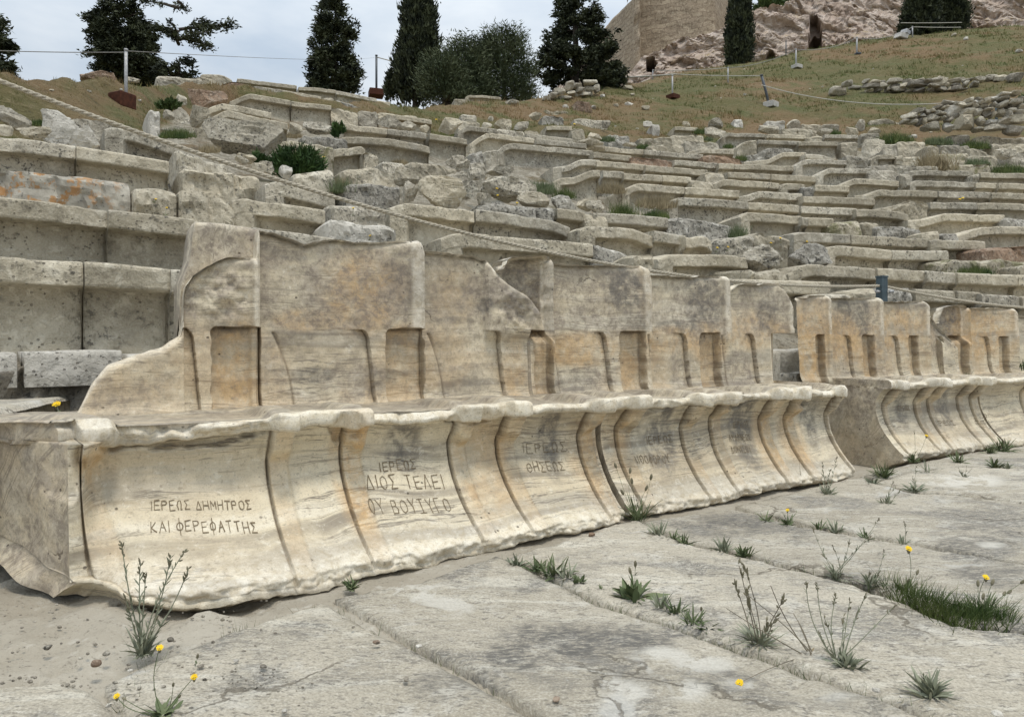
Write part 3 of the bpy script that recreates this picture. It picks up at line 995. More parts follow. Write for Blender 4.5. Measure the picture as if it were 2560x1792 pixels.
def front_part(fr, sa, sb, ds, legs, seed, spots, chips=(), last=False, skew=0.0, lip_fade=0.0, foot=None):
    ss = np.linspace(sa, sb, max(6, int(round((sb - sa) / ds)) + 1))
    ext = [g0 + q for g0, lw in legs for q in (-.013, -.009, -.0065, -.0045, -.003, -.0015, 0, .0015, .003, .006, lw - .012, lw - .006, lw, lw + .005)]
    ss = np.unique(np.round(np.concatenate([ss, [q for q in ext if sa < q < sb]]), 5))
    zf = np.linspace(0.0, .402, max(30, int(.45 / ds)))
    # profile stations: (kind, value) - underside, front, lip, seat
    und = [(.16, -.06), (.11, -.03), (.055, -.008)]
    lipz = [(.138, .404), (.122, .405), (.113, .408), (.109, .414), (.108, .422), (.109, .431), (.114, .4375), (.124, .4405), (.14, .4415)]
    seatw = np.linspace(.155, .66, max(14, int(.5 / ds / 1.5)))
    nU, nF, nL, nS = len(und), len(zf), len(lipz), len(seatw)
    W = np.concatenate([[q[0] for q in und], wfront(zf), [q[0] for q in lipz], seatw])
    Z = np.concatenate([[q[1] for q in und], zf, [q[1] for q in lipz], np.full(nS, .4415)])
    K = np.concatenate([np.zeros(nU), np.ones(nF), np.full(nL, 2), np.full(nS, 3)])
    S, Wg = np.meshgrid(ss, W, indexing='ij')
    Zg = np.repeat(Z[None], len(ss), 0).copy(); Kg = np.repeat(K[None], len(ss), 0)
    if foot is not None:
        wfs = np.interp(ss, foot[0], foot[1])[:, None]
        fl_ = sst(.03, .15, ss)[:, None]
        Wg = np.where(Kg == 1, wfront(Zg, wfs) * fl_ + (.05 + .03 * Zg) * (1 - fl_), np.where(Kg == 0, Wg + wfs, Wg))
    W0, Z0 = Wg.copy(), Zg.copy()
    # legs in relief
    leg = np.zeros_like(S); groove = np.zeros_like(S); between = np.zeros(len(ss))
    for (g0, lw) in legs:
        e = S - g0
        leg = np.maximum(leg, sst(-.001, .003, e) * (1 - sst(lw - .012, lw + .005, e)))
        groove = np.maximum(groove, np.exp(-((e + .0035) / .0032) ** 2))
    fr_m = (Kg == 1) * sst(-.01, .06, Z0)
    Wg -= .014 * leg * fr_m
    Wg += .014 * groove * fr_m
    # small capital on top of each leg
    cap_ = sst(-.35, .25, n1(ss * 7.7, seed + 33))[:, None]
    leg2 = np.maximum.reduce([sst(-.014, .006, S - g0) * (1 - sst(lw - .004, lw + .016, S - g0)) for g0, lw in legs])
    Wg -= .046 * leg2 * ((Kg == 1) * sst(.335 - .04 * cap_, .375 - .03 * cap_, Z0) + (Kg == 2) * .85)
    Wg += .014 * (1 - leg2) * (Kg == 2)
    Zg += .006 * leg2 * (Kg == 2) * (Z0 > .43)
    # lip: broken away in places
    nl = n1(ss * 5.5 + seed * 3.3, seed, 4)[:, None]
    brk = sst(.05, .55, n1(ss * 3.1 + 9 + seed, seed + 2, 4))[:, None]
    hf = n1(ss * 26, seed + 17, 3)[:, None]
    Wg += (Kg == 2) * (.010 * np.maximum(nl, -.5) + .022 * brk + .004 * hf)
    Zg += (Kg == 2) * (-.010 * brk * (W0 < .12) + .004 * n1(ss * 9, seed + 5)[:, None] + .003 * hf)
    st_ = np.floor(n1(ss * 11 + 5, seed + 41, 2) * 3.2) / 3.2
    st2 = np.floor(n1(ss * 23 + 2, seed + 43, 2) * 2.4) / 2.4
    chp = (.011 * st_ + .006 * st2)[:, None]
    Wg += (Kg == 2) * chp
    Zg -= (Kg == 2) * .45 * np.maximum(chp, 0) * (W0 < .12)
    if lip_fade > 0:
        lf = (1 - sst(lip_fade * .75, lip_fade, ss + .03 * n1(ss * 20, 5)))[:, None]
        Wg += lf * (Kg == 2) * .035
        Zg -= lf * (Kg == 2) * .018 * (W0 < .13)
    # seat hollowed between the legs
    sm = np.zeros(len(ss))
    for (g0, lw) in legs:
        sm = np.maximum(sm, sst(g0 - .02, g0 + .015, ss) * (1 - sst(g0 + lw - .01, g0 + lw + .03, ss)))
    hol = (1 - sm)[:, None]
    Zg += (Kg == 3) * (.010 * sm[:, None] * sst(.14, .2, W0) * sst(.46, .40, W0) - .010 * hol * np.clip(1 - ((W0 - .32) / .18) ** 2, 0, 1))
    lg = sorted(legs)
    bt = np.zeros(len(ss))
    if len(lg) >= 6:
        zones = [(-9, lg[0][0] + lg[0][1]), (lg[1][0], lg[2][0] + lg[2][1]), (lg[3][0], lg[4][0] + lg[4][1]), (lg[5][0], 99)]
        for a_, b_2 in zones: bt = np.maximum(bt, sst(a_ - .022, a_ + .012, ss) * (1 - sst(b_2 - .012, b_2 + .022, ss)))
    bt = bt[:, None]
    rise = .011 * bt - .008 * (1 - bt) * sst(.20, .12, W0)
    Zg += rise * ((Kg == 2) * (Z0 > .425) + (Kg == 3) * (.35 + .65 * sst(.46, .30, W0)))
    Wg -= .010 * bt * (Kg == 2)
    # chips out of the stone: (s, z, rs, rz, depth)
    P = fr.w(S, W0, Z0)
    cn = fbm(P * 14, 3, seed + 20)
    for (cs, cz, rs, rz, dp) in chips:
        q = ((S - cs) / rs) ** 2 + ((Z0 - cz) / rz) ** 2 + .5 * cn
        m = sst(1.0, .45, q)
        Wg += dp * m * (Kg < 3)
        Zg -= .35 * dp * m * (Kg == 2)
    # ragged foot
    fo = n1(ss * 4.2 + 31, seed + 7, 5)[:, None]
    ft = np.exp(-np.clip(Z0, 0, 1) / .035) * (Kg <= 1)
    Wg += ft * (.018 * fo + .009 * n1(ss * 17, seed + 8)[:, None])
    Zg += ft * (.010 + .013 * n1(ss * 5.1 + 3, seed + 9, 4)[:, None] + .005 * n1(ss * 21, seed + 10)[:, None])
    if foot is not None:
        Zg += ft * .055 * sst(.30, .02, ss)[:, None]
    # weathering
    am = np.where(Kg == 1, 1.0, .7)
    fm_ = (Kg <= 1) * sst(.07, .02, Z0)
    Wg += fm_ * (.012 * fbm(P * np.array([19, 19, 30]), 4, seed + 18) + .006 * fbm(P * 45, 3, seed + 19))
    Wg += am * (.0045 * fbm(P * 5, 4, seed + 11) + .0016 * fbm(P * np.array([16, 16, 60]), 3, seed + 12))
    Zg += (Kg >= 2) * (.005 * fbm(P * 7, 4, seed + 13))
    if skew:
        S = S - skew * np.maximum(W0, 0) * np.clip(1 - S / .45, 0, 1)
    V = fr.w(S, Wg, Zg).reshape(-1, 3)
    arc = Z0 + np.where(Kg == 3, W0, 0)
    stain = gsum(fr, S, Z0, spots.get('stain', []), .17) * (Kg <= 2)
    warm = gsum(fr, S, Z0, spots.get('warm', []), .17) * (Kg <= 2) + .35 * leg * (Kg == 1)
    dirt = np.clip(groove * (Kg == 1) * .95, 0, 1)
    stain = np.maximum(stain, (Kg == 3) * (.25 + .3 * sst(.3, .5, W0)))
    clean = np.clip((Kg == 2) * (.55 + .3 * brk) + (Kg == 1) * sst(.12, .02, Z0) * .6, 0, .85)
    grey = (Kg == 3) * .6 + (Kg == 1) * .22 * sst(-.2, .6, fbm(P * 2.2, 3, seed + 15))
    A = {'suv': np.stack([S, arc, W0 * 0 + seed * 1.7], -1).reshape(-1, 3), 'stain': stain.ravel(), 'warm': np.clip(warm, 0, 1).ravel(),
         'dirt': dirt.ravel(), 'clean': clean.ravel(), 'grey': grey.ravel()}
    return V, len(ss), len(W), A

def side_cap(fr, V, n, m, left, wback=.66, rough=.012, seed=0, lift=False):
    """end face of a block: from the front profile back to the rear, as a grid"""
    prof = V.reshape(n, m, 3)[0 if left else -1]
    k = 26
    back = prof.copy()
    # rear line: same height, at depth wback
    inv = np.array([fr.n[0], fr.n[1], 0])
    base = fr.w(0, 0, 0)
    dep = (prof - base) @ inv
    sdir_ = np.array([fr.u[0], fr.u[1], 0])
    sval = (prof - base) @ sdir_
    T = np.linspace(0, 1, k)
    dd = dep[None] + (wback - dep)[None] * T[:, None]
    sk = sval[None] - (.5 if lift else 0) * np.maximum(dd - .06, 0) * np.clip(T[:, None] * 7, 0, 1)
    G = base + dd[..., None] * inv + sk[..., None] * sdir_
    G[..., 2] = prof[None, :, 2] + (.13 * T[:, None] * np.clip(1 - prof[None, :, 2] / .44, 0, 1) if lift else 0)
    nz_ = rough * fbm(G * 6, 4, seed) * (np.minimum(T, .15) / .15)[:, None]
    G = G - nz_[..., None] * sdir_ * (1 if left else -1)
    return G.reshape(-1, 3), k, m

def back_part(fr, sa, sb, ds, top, feat, seed, spots, s_clip=None, zmin=.40, wb=WB, thick=.13, rear_in=0.0):
    """backrest from s=sa..sb; top = [(s,z)], feat = dict of relief"""
    ss = np.linspace(sa, sb, max(6, int(round((sb - sa) / ds)) + 1))
    zt = np.interp(ss, [q[0] for q in top], [q[1] for q in top]) + .006 * n1(ss * 12, seed, 3) * 1.0
    zmax = zt.max()
    BB = feat.get('board_z', .72)
    ed = [q for a in feat.get('recess', []) for q in a] + [a[1] for a in feat.get('niche', [])] + [a[1] for a in feat.get('boards', [])] + [a[0] for a in feat.get('boards', [])]
    ext = [q + o_ for q in ed for o_ in (-.016, -.011, -.007, -.004, -.002, 0, .002, .004, .007, .012, .018, .023)]
    ss = np.unique(np.round(np.concatenate([ss, [q for q in ext if sa < q < sb]]), 5))
    zt = np.interp(ss, [q[0] for q in top], [q[1] for q in top]) + .006 * n1(ss * 12, seed, 3) * 1.0
    zz = np.linspace(zmin, zmax, max(12, int(round((zmax - zmin) / ds)) + 1))
    zz = np.unique(np.round(np.concatenate([zz, BB + np.array([-.012, -.008, -.005, -.003, -.0015, 0, .0015, .003])]), 5))
    S, Z = np.meshgrid(ss, zz, indexing='ij')
    ZT = zt[:, None]
    Z = np.minimum(Z, ZT)
    if s_clip is not None:
        lo, hi = s_clip(Z)
        S = np.clip(S, lo, hi)
    W = np.full_like(S, wb) + .03 * (Z - .44)
    P = fr.w(S, W, Z)
    dirt = np.zeros_like(S)
    BB = feat.get('board_z', .72)
    lit_edge = np.zeros_like(S); gvar = np.zeros_like(S)
    # concave boards, each throne's left edge set back, right edge proud
    for (b0, b1) in feat.get('boards', []):
        t = (S - b0) / (b1 - b0)
        inb = (t >= 0) & (t < 1)
        cvx = .020 * (1 - (2 * np.clip(t, 0, 1) - 1) ** 2) + .042 * (1 - np.clip(t, 0, 1)) ** 1.4 - .014 * sst(.88, .92, t) + .012 * sst(.965, 1.0, t)
        W += inb * cvx * (.8 + .2 * sst(.44, BB + .1, Z))
        dirt = np.maximum(dirt, inb * np.exp(-((t * (b1 - b0)) / .0045) ** 2) * .95 * (Z > BB - .03))
        lit_edge = np.maximum(lit_edge, inb * sst(.90, .93, t) * (Z > BB) * .45)  # pale strip paints the lit chamfer of the board's right edge into the colour
        k_ = math.sin(b0 * 37.0)
        gvar = gvar + inb * .28 * k_
    rec = np.zeros_like(S)
    ne = .004 * vnoise(P * 30, seed + 1)
    for (r0, r1) in feat.get('recess', []):
        rd = .022
        e0 = S - r0 + ne
        # rounded upper-left corner of the sunk panel
        zc = BB - rd * (1 - np.clip(e0 / rd, 0, 1)) ** 2
        m = sst(0, .007, e0) * (1 - sst(-.004, .0, S - r1 + ne)) * (Z < zc + ne) * (Z > .40)
        W += .046 * m
        rec = np.maximum(rec, m)
        dirt = np.maximum(dirt, .75 * np.exp(-((S - r1 + .006) / .005) ** 2) * (Z < BB) + .0 * m)
        dirt = np.maximum(dirt, m * np.exp(-((Z - BB + .004) / .007) ** 2) * .8)
    for (x_top, x_bot) in feat.get('lgroove', []):
        f = np.clip((BB - .02 - Z) / (BB - .46), 0, 1)
        sc = x_top + (x_bot - x_top) * np.sin(f * 1.57) ** .9
        m = np.exp(-((S - sc) / .005) ** 2) * (Z < BB - .015)
        W += .010 * m
        W += .010 * sst(0, .008, S - sc) * (1 - sst(.0, .14, S - sc)) * sst(BB - .02, BB - .10, Z)
        dirt = np.maximum(dirt, .7 * m)
    for (l_, r_) in feat.get('niche', []):
        zr = BB - .005
        f = np.clip((zr - Z) / (zr - .45), 0, 1)
        rr = r_ + .022 * f - .02 * np.clip(1 - (zr - Z) / .04, 0, 1) ** 2
        ll = l_ + .02 * np.clip(1 - (zr - Z) / .05, 0, 1) ** 2 + .055 * np.clip((f - .55) / .45, 0, 1) ** 1.6
        t = (S - ll) / np.maximum(rr - ll, .02)
        m = (t > 0) & (t < 1) & (Z < zr)
        W += m * .026 * np.clip(t, 0, 1) ** 1.6
        dirt = np.maximum(dirt, (Z < zr) * np.exp(-((S - rr + .003) / .0035) ** 2) * .85)
        dirt = np.maximum(dirt, (t > -.1) * (t < 1) * np.exp(-((Z - zr) / .005) ** 2) * .5)
    # flare where the back meets the seat
    W -= .020 * np.exp(-np.clip(Z - .44, 0, 1) / .022)
    # rounded crest
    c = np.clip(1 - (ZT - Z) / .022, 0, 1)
    W += .016 * c ** 2
    W += .0045 * fbm(P * 6, 4, seed + 3) + .0018 * fbm(P * 34, 3, seed + 4)
    rg = gsum(fr, S, Z, spots.get('rough', []), wb)
    W += rg * (.014 * fbm(P * 22, 4, seed + 6))
    stain = gsum(fr, S, Z, spots.get('stain', []), wb)
    warm = np.maximum(gsum(fr, S, Z, spots.get('warm', []), wb), .6 * rec)
    warm = np.maximum(warm, .42 * sst(-.15, .35, fbm(P * 3.1, 3, seed + 14)) * sst(BB + .06, BB - .04, Z))
    for (a_, b_2, am_) in feat.get('setback', []):
        W += am_ * ((S >= a_) & (S <= b_2)) * sst(BB - .06, BB, Z)
    grey = np.maximum(gsum(fr, S, Z, spots.get('grey', []), wb), feat.get('grey0', .45) * (.35 + .65 * sst(BB - .1, BB + .03, Z)) + gvar * (Z > BB))
    V = fr.w(S, W, Z)
    n, m_ = S.shape
    # top ledge and rear face
    rows = [V]
    for dw, dz in ((.035, .004), (.07, .003), (thick, -.006), (thick + .012, -.03), (thick + .015, -2)):
        r = fr.w(S[:, -1] + rear_in * (dw / thick) * (1 - (ss - ss[0]) / (ss[-1] - ss[0])), np.full(n, wb) + dw, (zt + dz) if dz > -1 else np.full(n, .0))
        r[:, 2] += .004 * fbm(r * 9, 3, seed + 8)
        rows.append(r[:, None])
    V2 = np.concatenate(rows, 1)
    M = V2.shape[1]
    pad = lambda a, v=None: np.concatenate([a] + [a[:, -1:]] * (M - m_), 1)
    A = {'suv': np.stack([pad(S), pad(Z), pad(W * 0 + seed * 1.7)], -1).reshape(-1, 3), 'stain': pad(stain).ravel(), 'warm': pad(warm).ravel(),
         'dirt': np.clip(pad(dirt), 0, 1).ravel(), 'clean': pad(np.clip(.5 * c ** 2 + lit_edge, 0, .6)).ravel(), 'grey': np.clip(pad(grey), 0, 1).ravel()}  # clean also carries the painted lit strip of the boards
    return V2.reshape(-1, 3), n, M, A

def end_strip(V, n, M, m_front, left):
    """closes a backrest end: joins the front column to the rear line"""
    G = V.reshape(n, M, 3)
    col = G[0 if left else -1]
    f = col[:M - 2]
    r = col[-1:]
    rear = np.repeat(r, len(f), 0).copy()
    rear[:, 2] = f[:, 2]
    return np.concatenate([f, rear]), len(f)

# Greek stroke letters, unit box
GK = {'Ι': [[(.5, 0), (.5, 1)]], 'Ε': [[(1, 0), (0, 0), (0, 1), (1, 1)], [(0, .5), (.8, .5)]], 'Ρ': [[(0, 0), (0, 1), (.7, .95), (.9, .75), (.7, .52), (0, .5)]],
      'Ω': [[(0, 0), (.3, 0), (.05, .45), (.2, .9), (.5, 1), (.8, .9), (.95, .45), (.7, 0), (1, 0)]], 'Σ': [[(1, 1), (0, 1), (.55, .5), (0, 0), (1, 0)]],
      'Δ': [[(0, 0), (.5, 1), (1, 0), (0, 0)]], 'Η': [[(0, 0), (0, 1)], [(1, 0), (1, 1)], [(0, .5), (1, .5)]], 'Μ': [[(0, 0), (.08, 1), (.5, .35), (.92, 1), (1, 0)]],
      'Τ': [[(0, 1), (1, 1)], [(.5, 0), (.5, 1)]], 'Ο': [[(.5, 0), (.12, .15), (0, .5), (.12, .85), (.5, 1), (.88, .85), (1, .5), (.88, .15), (.5, 0)]],
      'Κ': [[(0, 0), (0, 1)], [(.9, 1), (0, .45), (.95, 0)]], 'Α': [[(0, 0), (.5, 1), (1, 0)], [(.2, .4), (.8, .4)]], 'Λ': [[(0, 0), (.5, 1), (1, 0)]],
      'Φ': [[(.5, -.3), (.5, 1.3)], [(.5, .1), (.1, .25), (.0, .5), (.1, .75), (.5, .9), (.9, .75), (1, .5), (.9, .25), (.5, .1)]],
      'Υ': [[(0, 1), (.5, .5), (1, 1)], [(.5, .5), (.5, 0)]], 'Β': [[(0, 0), (0, 1), (.7, .95), (.8, .75), (.6, .52), (0, .5)], [(.6, .52), (.95, .3), (.7, .02), (0, 0)]],
      'Ζ': [[(0, 1), (1, 1)], [(.5, 0), (.5, 1)], [(0, 0), (1, 0)]], 'Ξ': [[(0, 1), (1, 1)], [(.1, .5), (.9, .5)], [(0, 0), (1, 0)]], 'Γ': [[(0, 0), (0, 1), (.9, 1)]],
      'Θ': [[(.5, 0), (.12, .15), (0, .5), (.12, .85), (.5, 1), (.88, .85), (1, .5), (.88, .15), (.5, 0)], [(.3, .5), (.7, .5)]], 'Ν': [[(0, 0), (0, 1), (1, 0), (1, 1)]],
      'Π': [[(0, 0), (0, 1), (1, 1), (1, 0)]], ' ': []}

def lettering(fr, parent, lines, surf, seed):
    """lines: (text, x_left, y_base_left, x_right, y_base_right, height_px); surf(s,z) -> w of the stone"""
    rr = random.Random(seed)
    for (txt, xl, yl, xr, yr, hp) in lines:
        wl = wr_ = .15
        for _ in range(6):
            sl, zl = fr.sz(xl, yl, wl); sr, zr = fr.sz(xr, yr, wr_)
            wl, wr_ = surf(sl, zl), surf(sr, zr)
        d = fr.p[1] + sl * fr.u[1]
        h = hp / F * d
        n = len(txt)
        wid = {'Ι': .45, ' ': .6}
        ws = [wid.get(c, 1.0) for c in txt]
        tot = sum(ws)
        acc = 0
        for c, cw in zip(txt, ws):
            f0, f1 = (acc + .13 * cw) / tot, (acc + .80 * cw) / tot
            acc += cw
            s0 = sl + (sr - sl) * f0; s1 = sl + (sr - sl) * f1
            zb_ = zl + (zr - zl) * f0 + rr.uniform(-.002, .002)
            hh = h * rr.uniform(.92, 1.06)
            V, Q = [], []
            for st in GK.get(c, []):
                pts = np.array([(s0 + (s1 - s0) * a + rr.uniform(-1, 1) * .0012, zb_ + hh * b + rr.uniform(-1, 1) * .0012) for a, b in st])
                for a, b in zip(pts[:-1], pts[1:]):
                    k = max(2, int(np.linalg.norm(b - a) / .006) + 1)
                    line = a + (b - a) * np.linspace(-.03, 1.03, k)[:, None]
                    tdir = (b - a) / (np.linalg.norm(b - a) + 1e-9)
                    nn = np.array([-tdir[1], tdir[0]])
                    hw = 0.0014 * rr.uniform(.6, 1.15)
                    i0 = len(V)
                    for q in line:
                        hwq = hw * rr.uniform(.8, 1.2)
                        for sg in (-1, 1):
                            ps = q + nn * hwq * sg
                            V.append(fr.w(ps[0], surf(ps[0], ps[1]) - .0026, ps[1]))
                    for j in range(k - 1):
                        Q.append([i0 + 2 * j, i0 + 2 * j + 1, i0 + 2 * j + 3, i0 + 2 * j + 2])
            if V:
                child(parent, 'carved_letter', np.array(V), quads=Q, mat=M_CARVE, smooth=False)

def surf_of(V, n, m, fr, nF, nU=3):
    G = V.reshape(n, m, 3)
    b = fr.w(0, 0, 0)
    ssv = (G[:, 12] - b) @ np.array([fr.u[0], fr.u[1], 0])
    Wv = (G - b) @ np.array([fr.n[0], fr.n[1], 0])
    def f(s, z):
        i = int(np.clip(np.searchsorted(ssv, s), 1, n - 1))
        t = (s - ssv[i - 1]) / (ssv[i] - ssv[i - 1] + 1e-9)
        e_ = nU + nF
        zc0 = G[i - 1, nU:e_, 2]; zc1 = G[i, nU:e_, 2]
        w0 = np.interp(z, zc0, Wv[i - 1, nU:e_]); w1 = np.interp(z, zc1, Wv[i, nU:e_])
        return w0 + (w1 - w0) * np.clip(t, 0, 1)
    return f

def throne_block(label, p0, p1, ds, grooves, cuts, back_cuts, top, feat, spots, inscr, seed, chips=(), s_clip=None, skew=0.0, left_cap=True, lip_fade=0.0, foot=None, rear_in=0.0, s0=0.0, s_end=0.0, group='thrones of the front row', back_rng=None):
    fr = Frame(p0, p1)
    root = empty('throne_block', (fr.w(fr.L / 2, .3, 0)))
    ORG[root.name] = np.array(root.location)
    tag(root, label, 'throne', group)
    legs = [(fr.s_of(x, WM), (fr.s_of(x2, WM) - fr.s_of(x, WM))) for x, x2 in grooves]
    cs = [s0] + [fr.s_of(x, WM) for x in cuts] + [fr.L - s_end]
    for i in range(len(cs) - 1):
        V, n, m, A = front_part(fr, cs[i], cs[i + 1], ds, legs, seed, spots, chips, skew=skew, lip_fade=lip_fade if i == 0 else 0, foot=foot)
        o = child(root, 'throne_seat', V, quads=grid_quads(n, m)[:, ::-1], mat=M_MARBLE, attrs=A)
        if i == 0 and left_cap:
            G, k, mm = side_cap(fr, V, n, m, True, seed=seed, lift=foot is not None)
            rel = (G - fr.w(0, 0, 0))
            z_ = G[:, 2]; w_ = rel @ np.array([fr.n[0], fr.n[1], 0])
            nn = fbm(G * 3.2, 4, seed + 2)
            A2 = {'suv': np.stack([w_ * .6, z_ * .35 + w_ * .5, w_ * 0 + 3.3], -1), 'stain': np.zeros(len(G)), 'warm': np.full(len(G), .25), 'dirt': .45 * sst(.03, 0, np.abs(nn - .12)) * sst(-.2, .5, fbm(G * 2, 2, 3)),
                  'clean': np.full(len(G), .08), 'grey': .35 + .5 * sst(-.1, .5, nn)}
            child(root, 'end_face', G, quads=grid_quads(k, mm), mat=M_MARBLE, attrs=A2)
        if i == len(cs) - 2:
            G, k, mm = side_cap(fr, V, n, m, False, seed=seed + 5)
            Z1 = np.zeros(len(G))
            child(root, 'end_face', G, quads=grid_quads(k, mm)[:, ::-1], mat=M_MARBLE, attrs={'suv': G * .6, 'stain': Z1, 'warm': Z1, 'dirt': Z1, 'clean': Z1, 'grey': Z1 + .5})
        if i < len(inscr) and inscr[i]:
            lettering(fr, o, inscr[i], surf_of(V, n, m, fr, max(30, int(.45 / ds))), seed + i)
    conv = lambda x: fr.s_of(x, WB)
    ft = {'boards': [(conv(a), conv(b)) for a, b in feat.get('boards', [])], 'recess': [(conv(a), conv(b)) for a, b in feat.get('recess', [])],
          'lgroove': [(conv(a), conv(b)) for a, b in feat.get('lgroove', [])], 'niche': [(conv(a), conv(b)) for a, b in feat.get('niche', [])],
          'setback': [(conv(a), conv(b), c) for a, b, c in feat.get('setback', [])], 'board_z': feat.get('board_z', .72), 'grey0': feat.get('grey0', .50)}
    tp = [fr.sz(x, y, WB) for x, y in top]
    sc = None
    if s_clip is not None:
        hi_up, hi_lo, lo_up, lo_lo = [conv(q) for q in s_clip]
        bz_ = ft['board_z']
        sc = lambda Z: (np.where(Z > bz_, lo_up, lo_lo), np.where(Z > bz_, hi_up, hi_lo))
    bs = [conv(x) for x in back_cuts]
    for i in range(len(bs) - 1):
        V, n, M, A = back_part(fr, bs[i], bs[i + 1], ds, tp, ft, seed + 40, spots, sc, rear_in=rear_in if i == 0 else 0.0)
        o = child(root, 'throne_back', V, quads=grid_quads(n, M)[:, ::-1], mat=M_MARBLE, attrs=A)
        for left in ((True,) if i == 0 else ()) + ((False,) if i == len(bs) - 2 else ()):
            E, k = end_strip(V, n, M, 0, left)
            q = np.array([[j, j + 1, k + j + 1, k + j] for j in range(k - 1)])
            if not left: q = q[:, ::-1]
            Z1 = np.zeros(len(E))
            child(o, 'side_edge', E, quads=q, mat=M_MARBLE, attrs={'suv': E * .6, 'stain': Z1 + .1, 'warm': Z1 + .3, 'dirt': Z1, 'clean': Z1, 'grey': Z1 + .4})
    return fr, root

def P2(t, *xy): return [px(t, xy[i], xy[i + 1]) for i in range(0, len(xy), 2)]

# block A: the three nearest thrones
A0, A1 = (-1.10, 1.827), (.44, 2.74)
topA = P2('z4', 468, 1490, 520, 1425, 620, 1232, 720, 1120, 830, 1072, 1000, 1012, 1060, 1000, 1150, 945, 1218, 905, 1232, 830, 1238, 640, 1250, 570, 1300, 500, 1400, 432, 1540, 372, 1722, 386) + \
    P2('z4', 1738, 196, 1850, 215, 1950, 250, 2050, 290, 2150, 280, 2296, 266) + P2('z5', 100, 276, 300, 276, 540, 272, 566, 288, 574, 320, 582, 342, 760, 355, 940, 375, 1010, 400, 1080, 500, 1150, 570, 1290, 660, 1340, 760, 1357, 850)
spA = {'stain': [(*px('z5', 470, 480), 60, 100, .35), (*px('z4', 2130, 1170), 45, 22, .75), (*px('z4', 2040, 900), 40, 14, .35), (*px('z5', 1220, 700), 50, 60, .45), (*px('z5', 1000, 700), 18, 20, .8), (*px('z5', 800, 800), 50, 10, .6), (*px('z4', 1530, 850), 60, 14, .6), (*px('z5', 860, 1250), 60, 30, .35), (*px('z5', 300, 1200), 40, 40, .35),
                 (*px('bm', 335, 215), 45, 75, .80), (*px('bm', 345, 170), 22, 20, .9), (*px('bm', 1070, 200), 26, 100, .85), (*px('bm', 1085, 110), 18, 25, .95), (*px('bl', 1250, 180), 25, 25, .6), (*px('bl', 520, 660), 60, 16, .4)],
       'warm': [(*px('z4', 1590, 1100), 62, 130, 1.0), (*px('z4', 2080, 800), 90, 30, .9), (*px('z5', 180, 600), 110, 110, .9), (*px('z5', 450, 1000), 45, 80, .7), (*px('z5', 1190, 1150), 30, 90, .7), (*px('z4', 1150, 1200), 50, 80, .35), (*px('z5', 800, 620), 60, 90, .4),
                (*px('bl', 500, 300), 60, 60, .5), (*px('bm', 40, 300), 40, 180, .7), (*px('bm', 720, 350), 60, 140, .5), (*px('bm', 1280, 300), 60, 120, .45)],
       'grey': [(*px('z4', 1450, 620), 110, 80, .75), (*px('z4', 1850, 450), 95, 130, .7), (*px('z4', 2150, 420), 130, 60, .55), (*px('z5', 450, 450), 80, 150, .85), (*px('z5', 200, 450), 100, 80, .6), (*px('z5', 1130, 650), 120, 90, .8), (*px('z5', 850, 500), 100, 110, .35), (*px('z5', 100, 1200), 90, 60, .6), (*px('z4', 1900, 1000), 60, 140, .5), (*px('z5', 850, 1100), 90, 100, .4), (*px('z4', 800, 1250), 130, 120, .45), (*px('z4', 2200, 1350), 90, 30, .5)],
       'rough': [(*px('z4', 1450, 600), 100, 80, 1), (*px('z5', 1220, 720), 60, 60, 1)]}
inA = [[('ΙΕΡΕΩΣ ΔΗΜΗΤΡΟΣ', *px('bl', 762, 556), *px('bl', 1282, 552), 21), ('ΚΑΙ ΦΕΡΕΦΑΤΤΗΣ', *px('bl', 762, 668), *px('bl', 1315, 672), 22)],
       [('ΙΕΡΕΩΣ', *px('bm', 198, 360), *px('bm', 392, 346), 24), ('ΔΙΟΣ ΤΕΛΕΙ', *px('bm', 134, 450), *px('bm', 540, 446), 32), ('ΟΥ ΒΟΥΖΥΓΟ', *px('bm', 155, 580), *px('bm', 580, 566), 30)],
       [('ΙΕΡΕΩΣ', *px('bm', 922, 268), *px('bm', 1156, 262), 24), ('ΘΗΣΕΩΣ', *px('bm', 950, 362), *px('bm', 1148, 356), 22)]]
chA = [(.02, .34, .10, .10, .03), (.28, .40, .20, .05, .035), (.46, .41, .10, .03, .02), (.75, .39, .05, .05, .03), (1.2, .405, .10, .03, .02)]
frA, blkA = throne_block('nearest marble throne block, three cream seats with carved lettering and a broken left side', A0, A1, .0050,
    [(247, 322), (672, 724), (856, 905), (1126, 1166), (1247, 1289), (1451, 1487)], [790, 1205], [168, px('z4', 1738, 0)[0], px('z5', 577, 0)[0], px('z5', 1357, 0)[0]],
    topA, {'setback': [(1225, 1420, -.03)], 'boards': [(462, 651), (652, 1065), (1066, 1400)], 'recess': [(532, 660), (970, 1065)], 'lgroove': [(px('z4', 1845, 0)[0], px('z4', 1975, 0)[0]), (1084, 1119)],
           'niche': [(px('z4', 1055, 0)[0], px('z4', 1300, 0)[0]), (866, 929), (1212, 1260)]},
    spA, inA, 3, chA, s_clip=(px('z5', 1357, 0)[0], 1326, 168, 168), skew=.5, lip_fade=.27, s0=.03, s_end=.012, foot=([-.02, .06, .14, .30, .45, .64, .96, 1.32, 1.6, 1.79], [.0, -.05, -.19, -.21, -.24, -.19, -.14, -.12, -.06, -.01]))

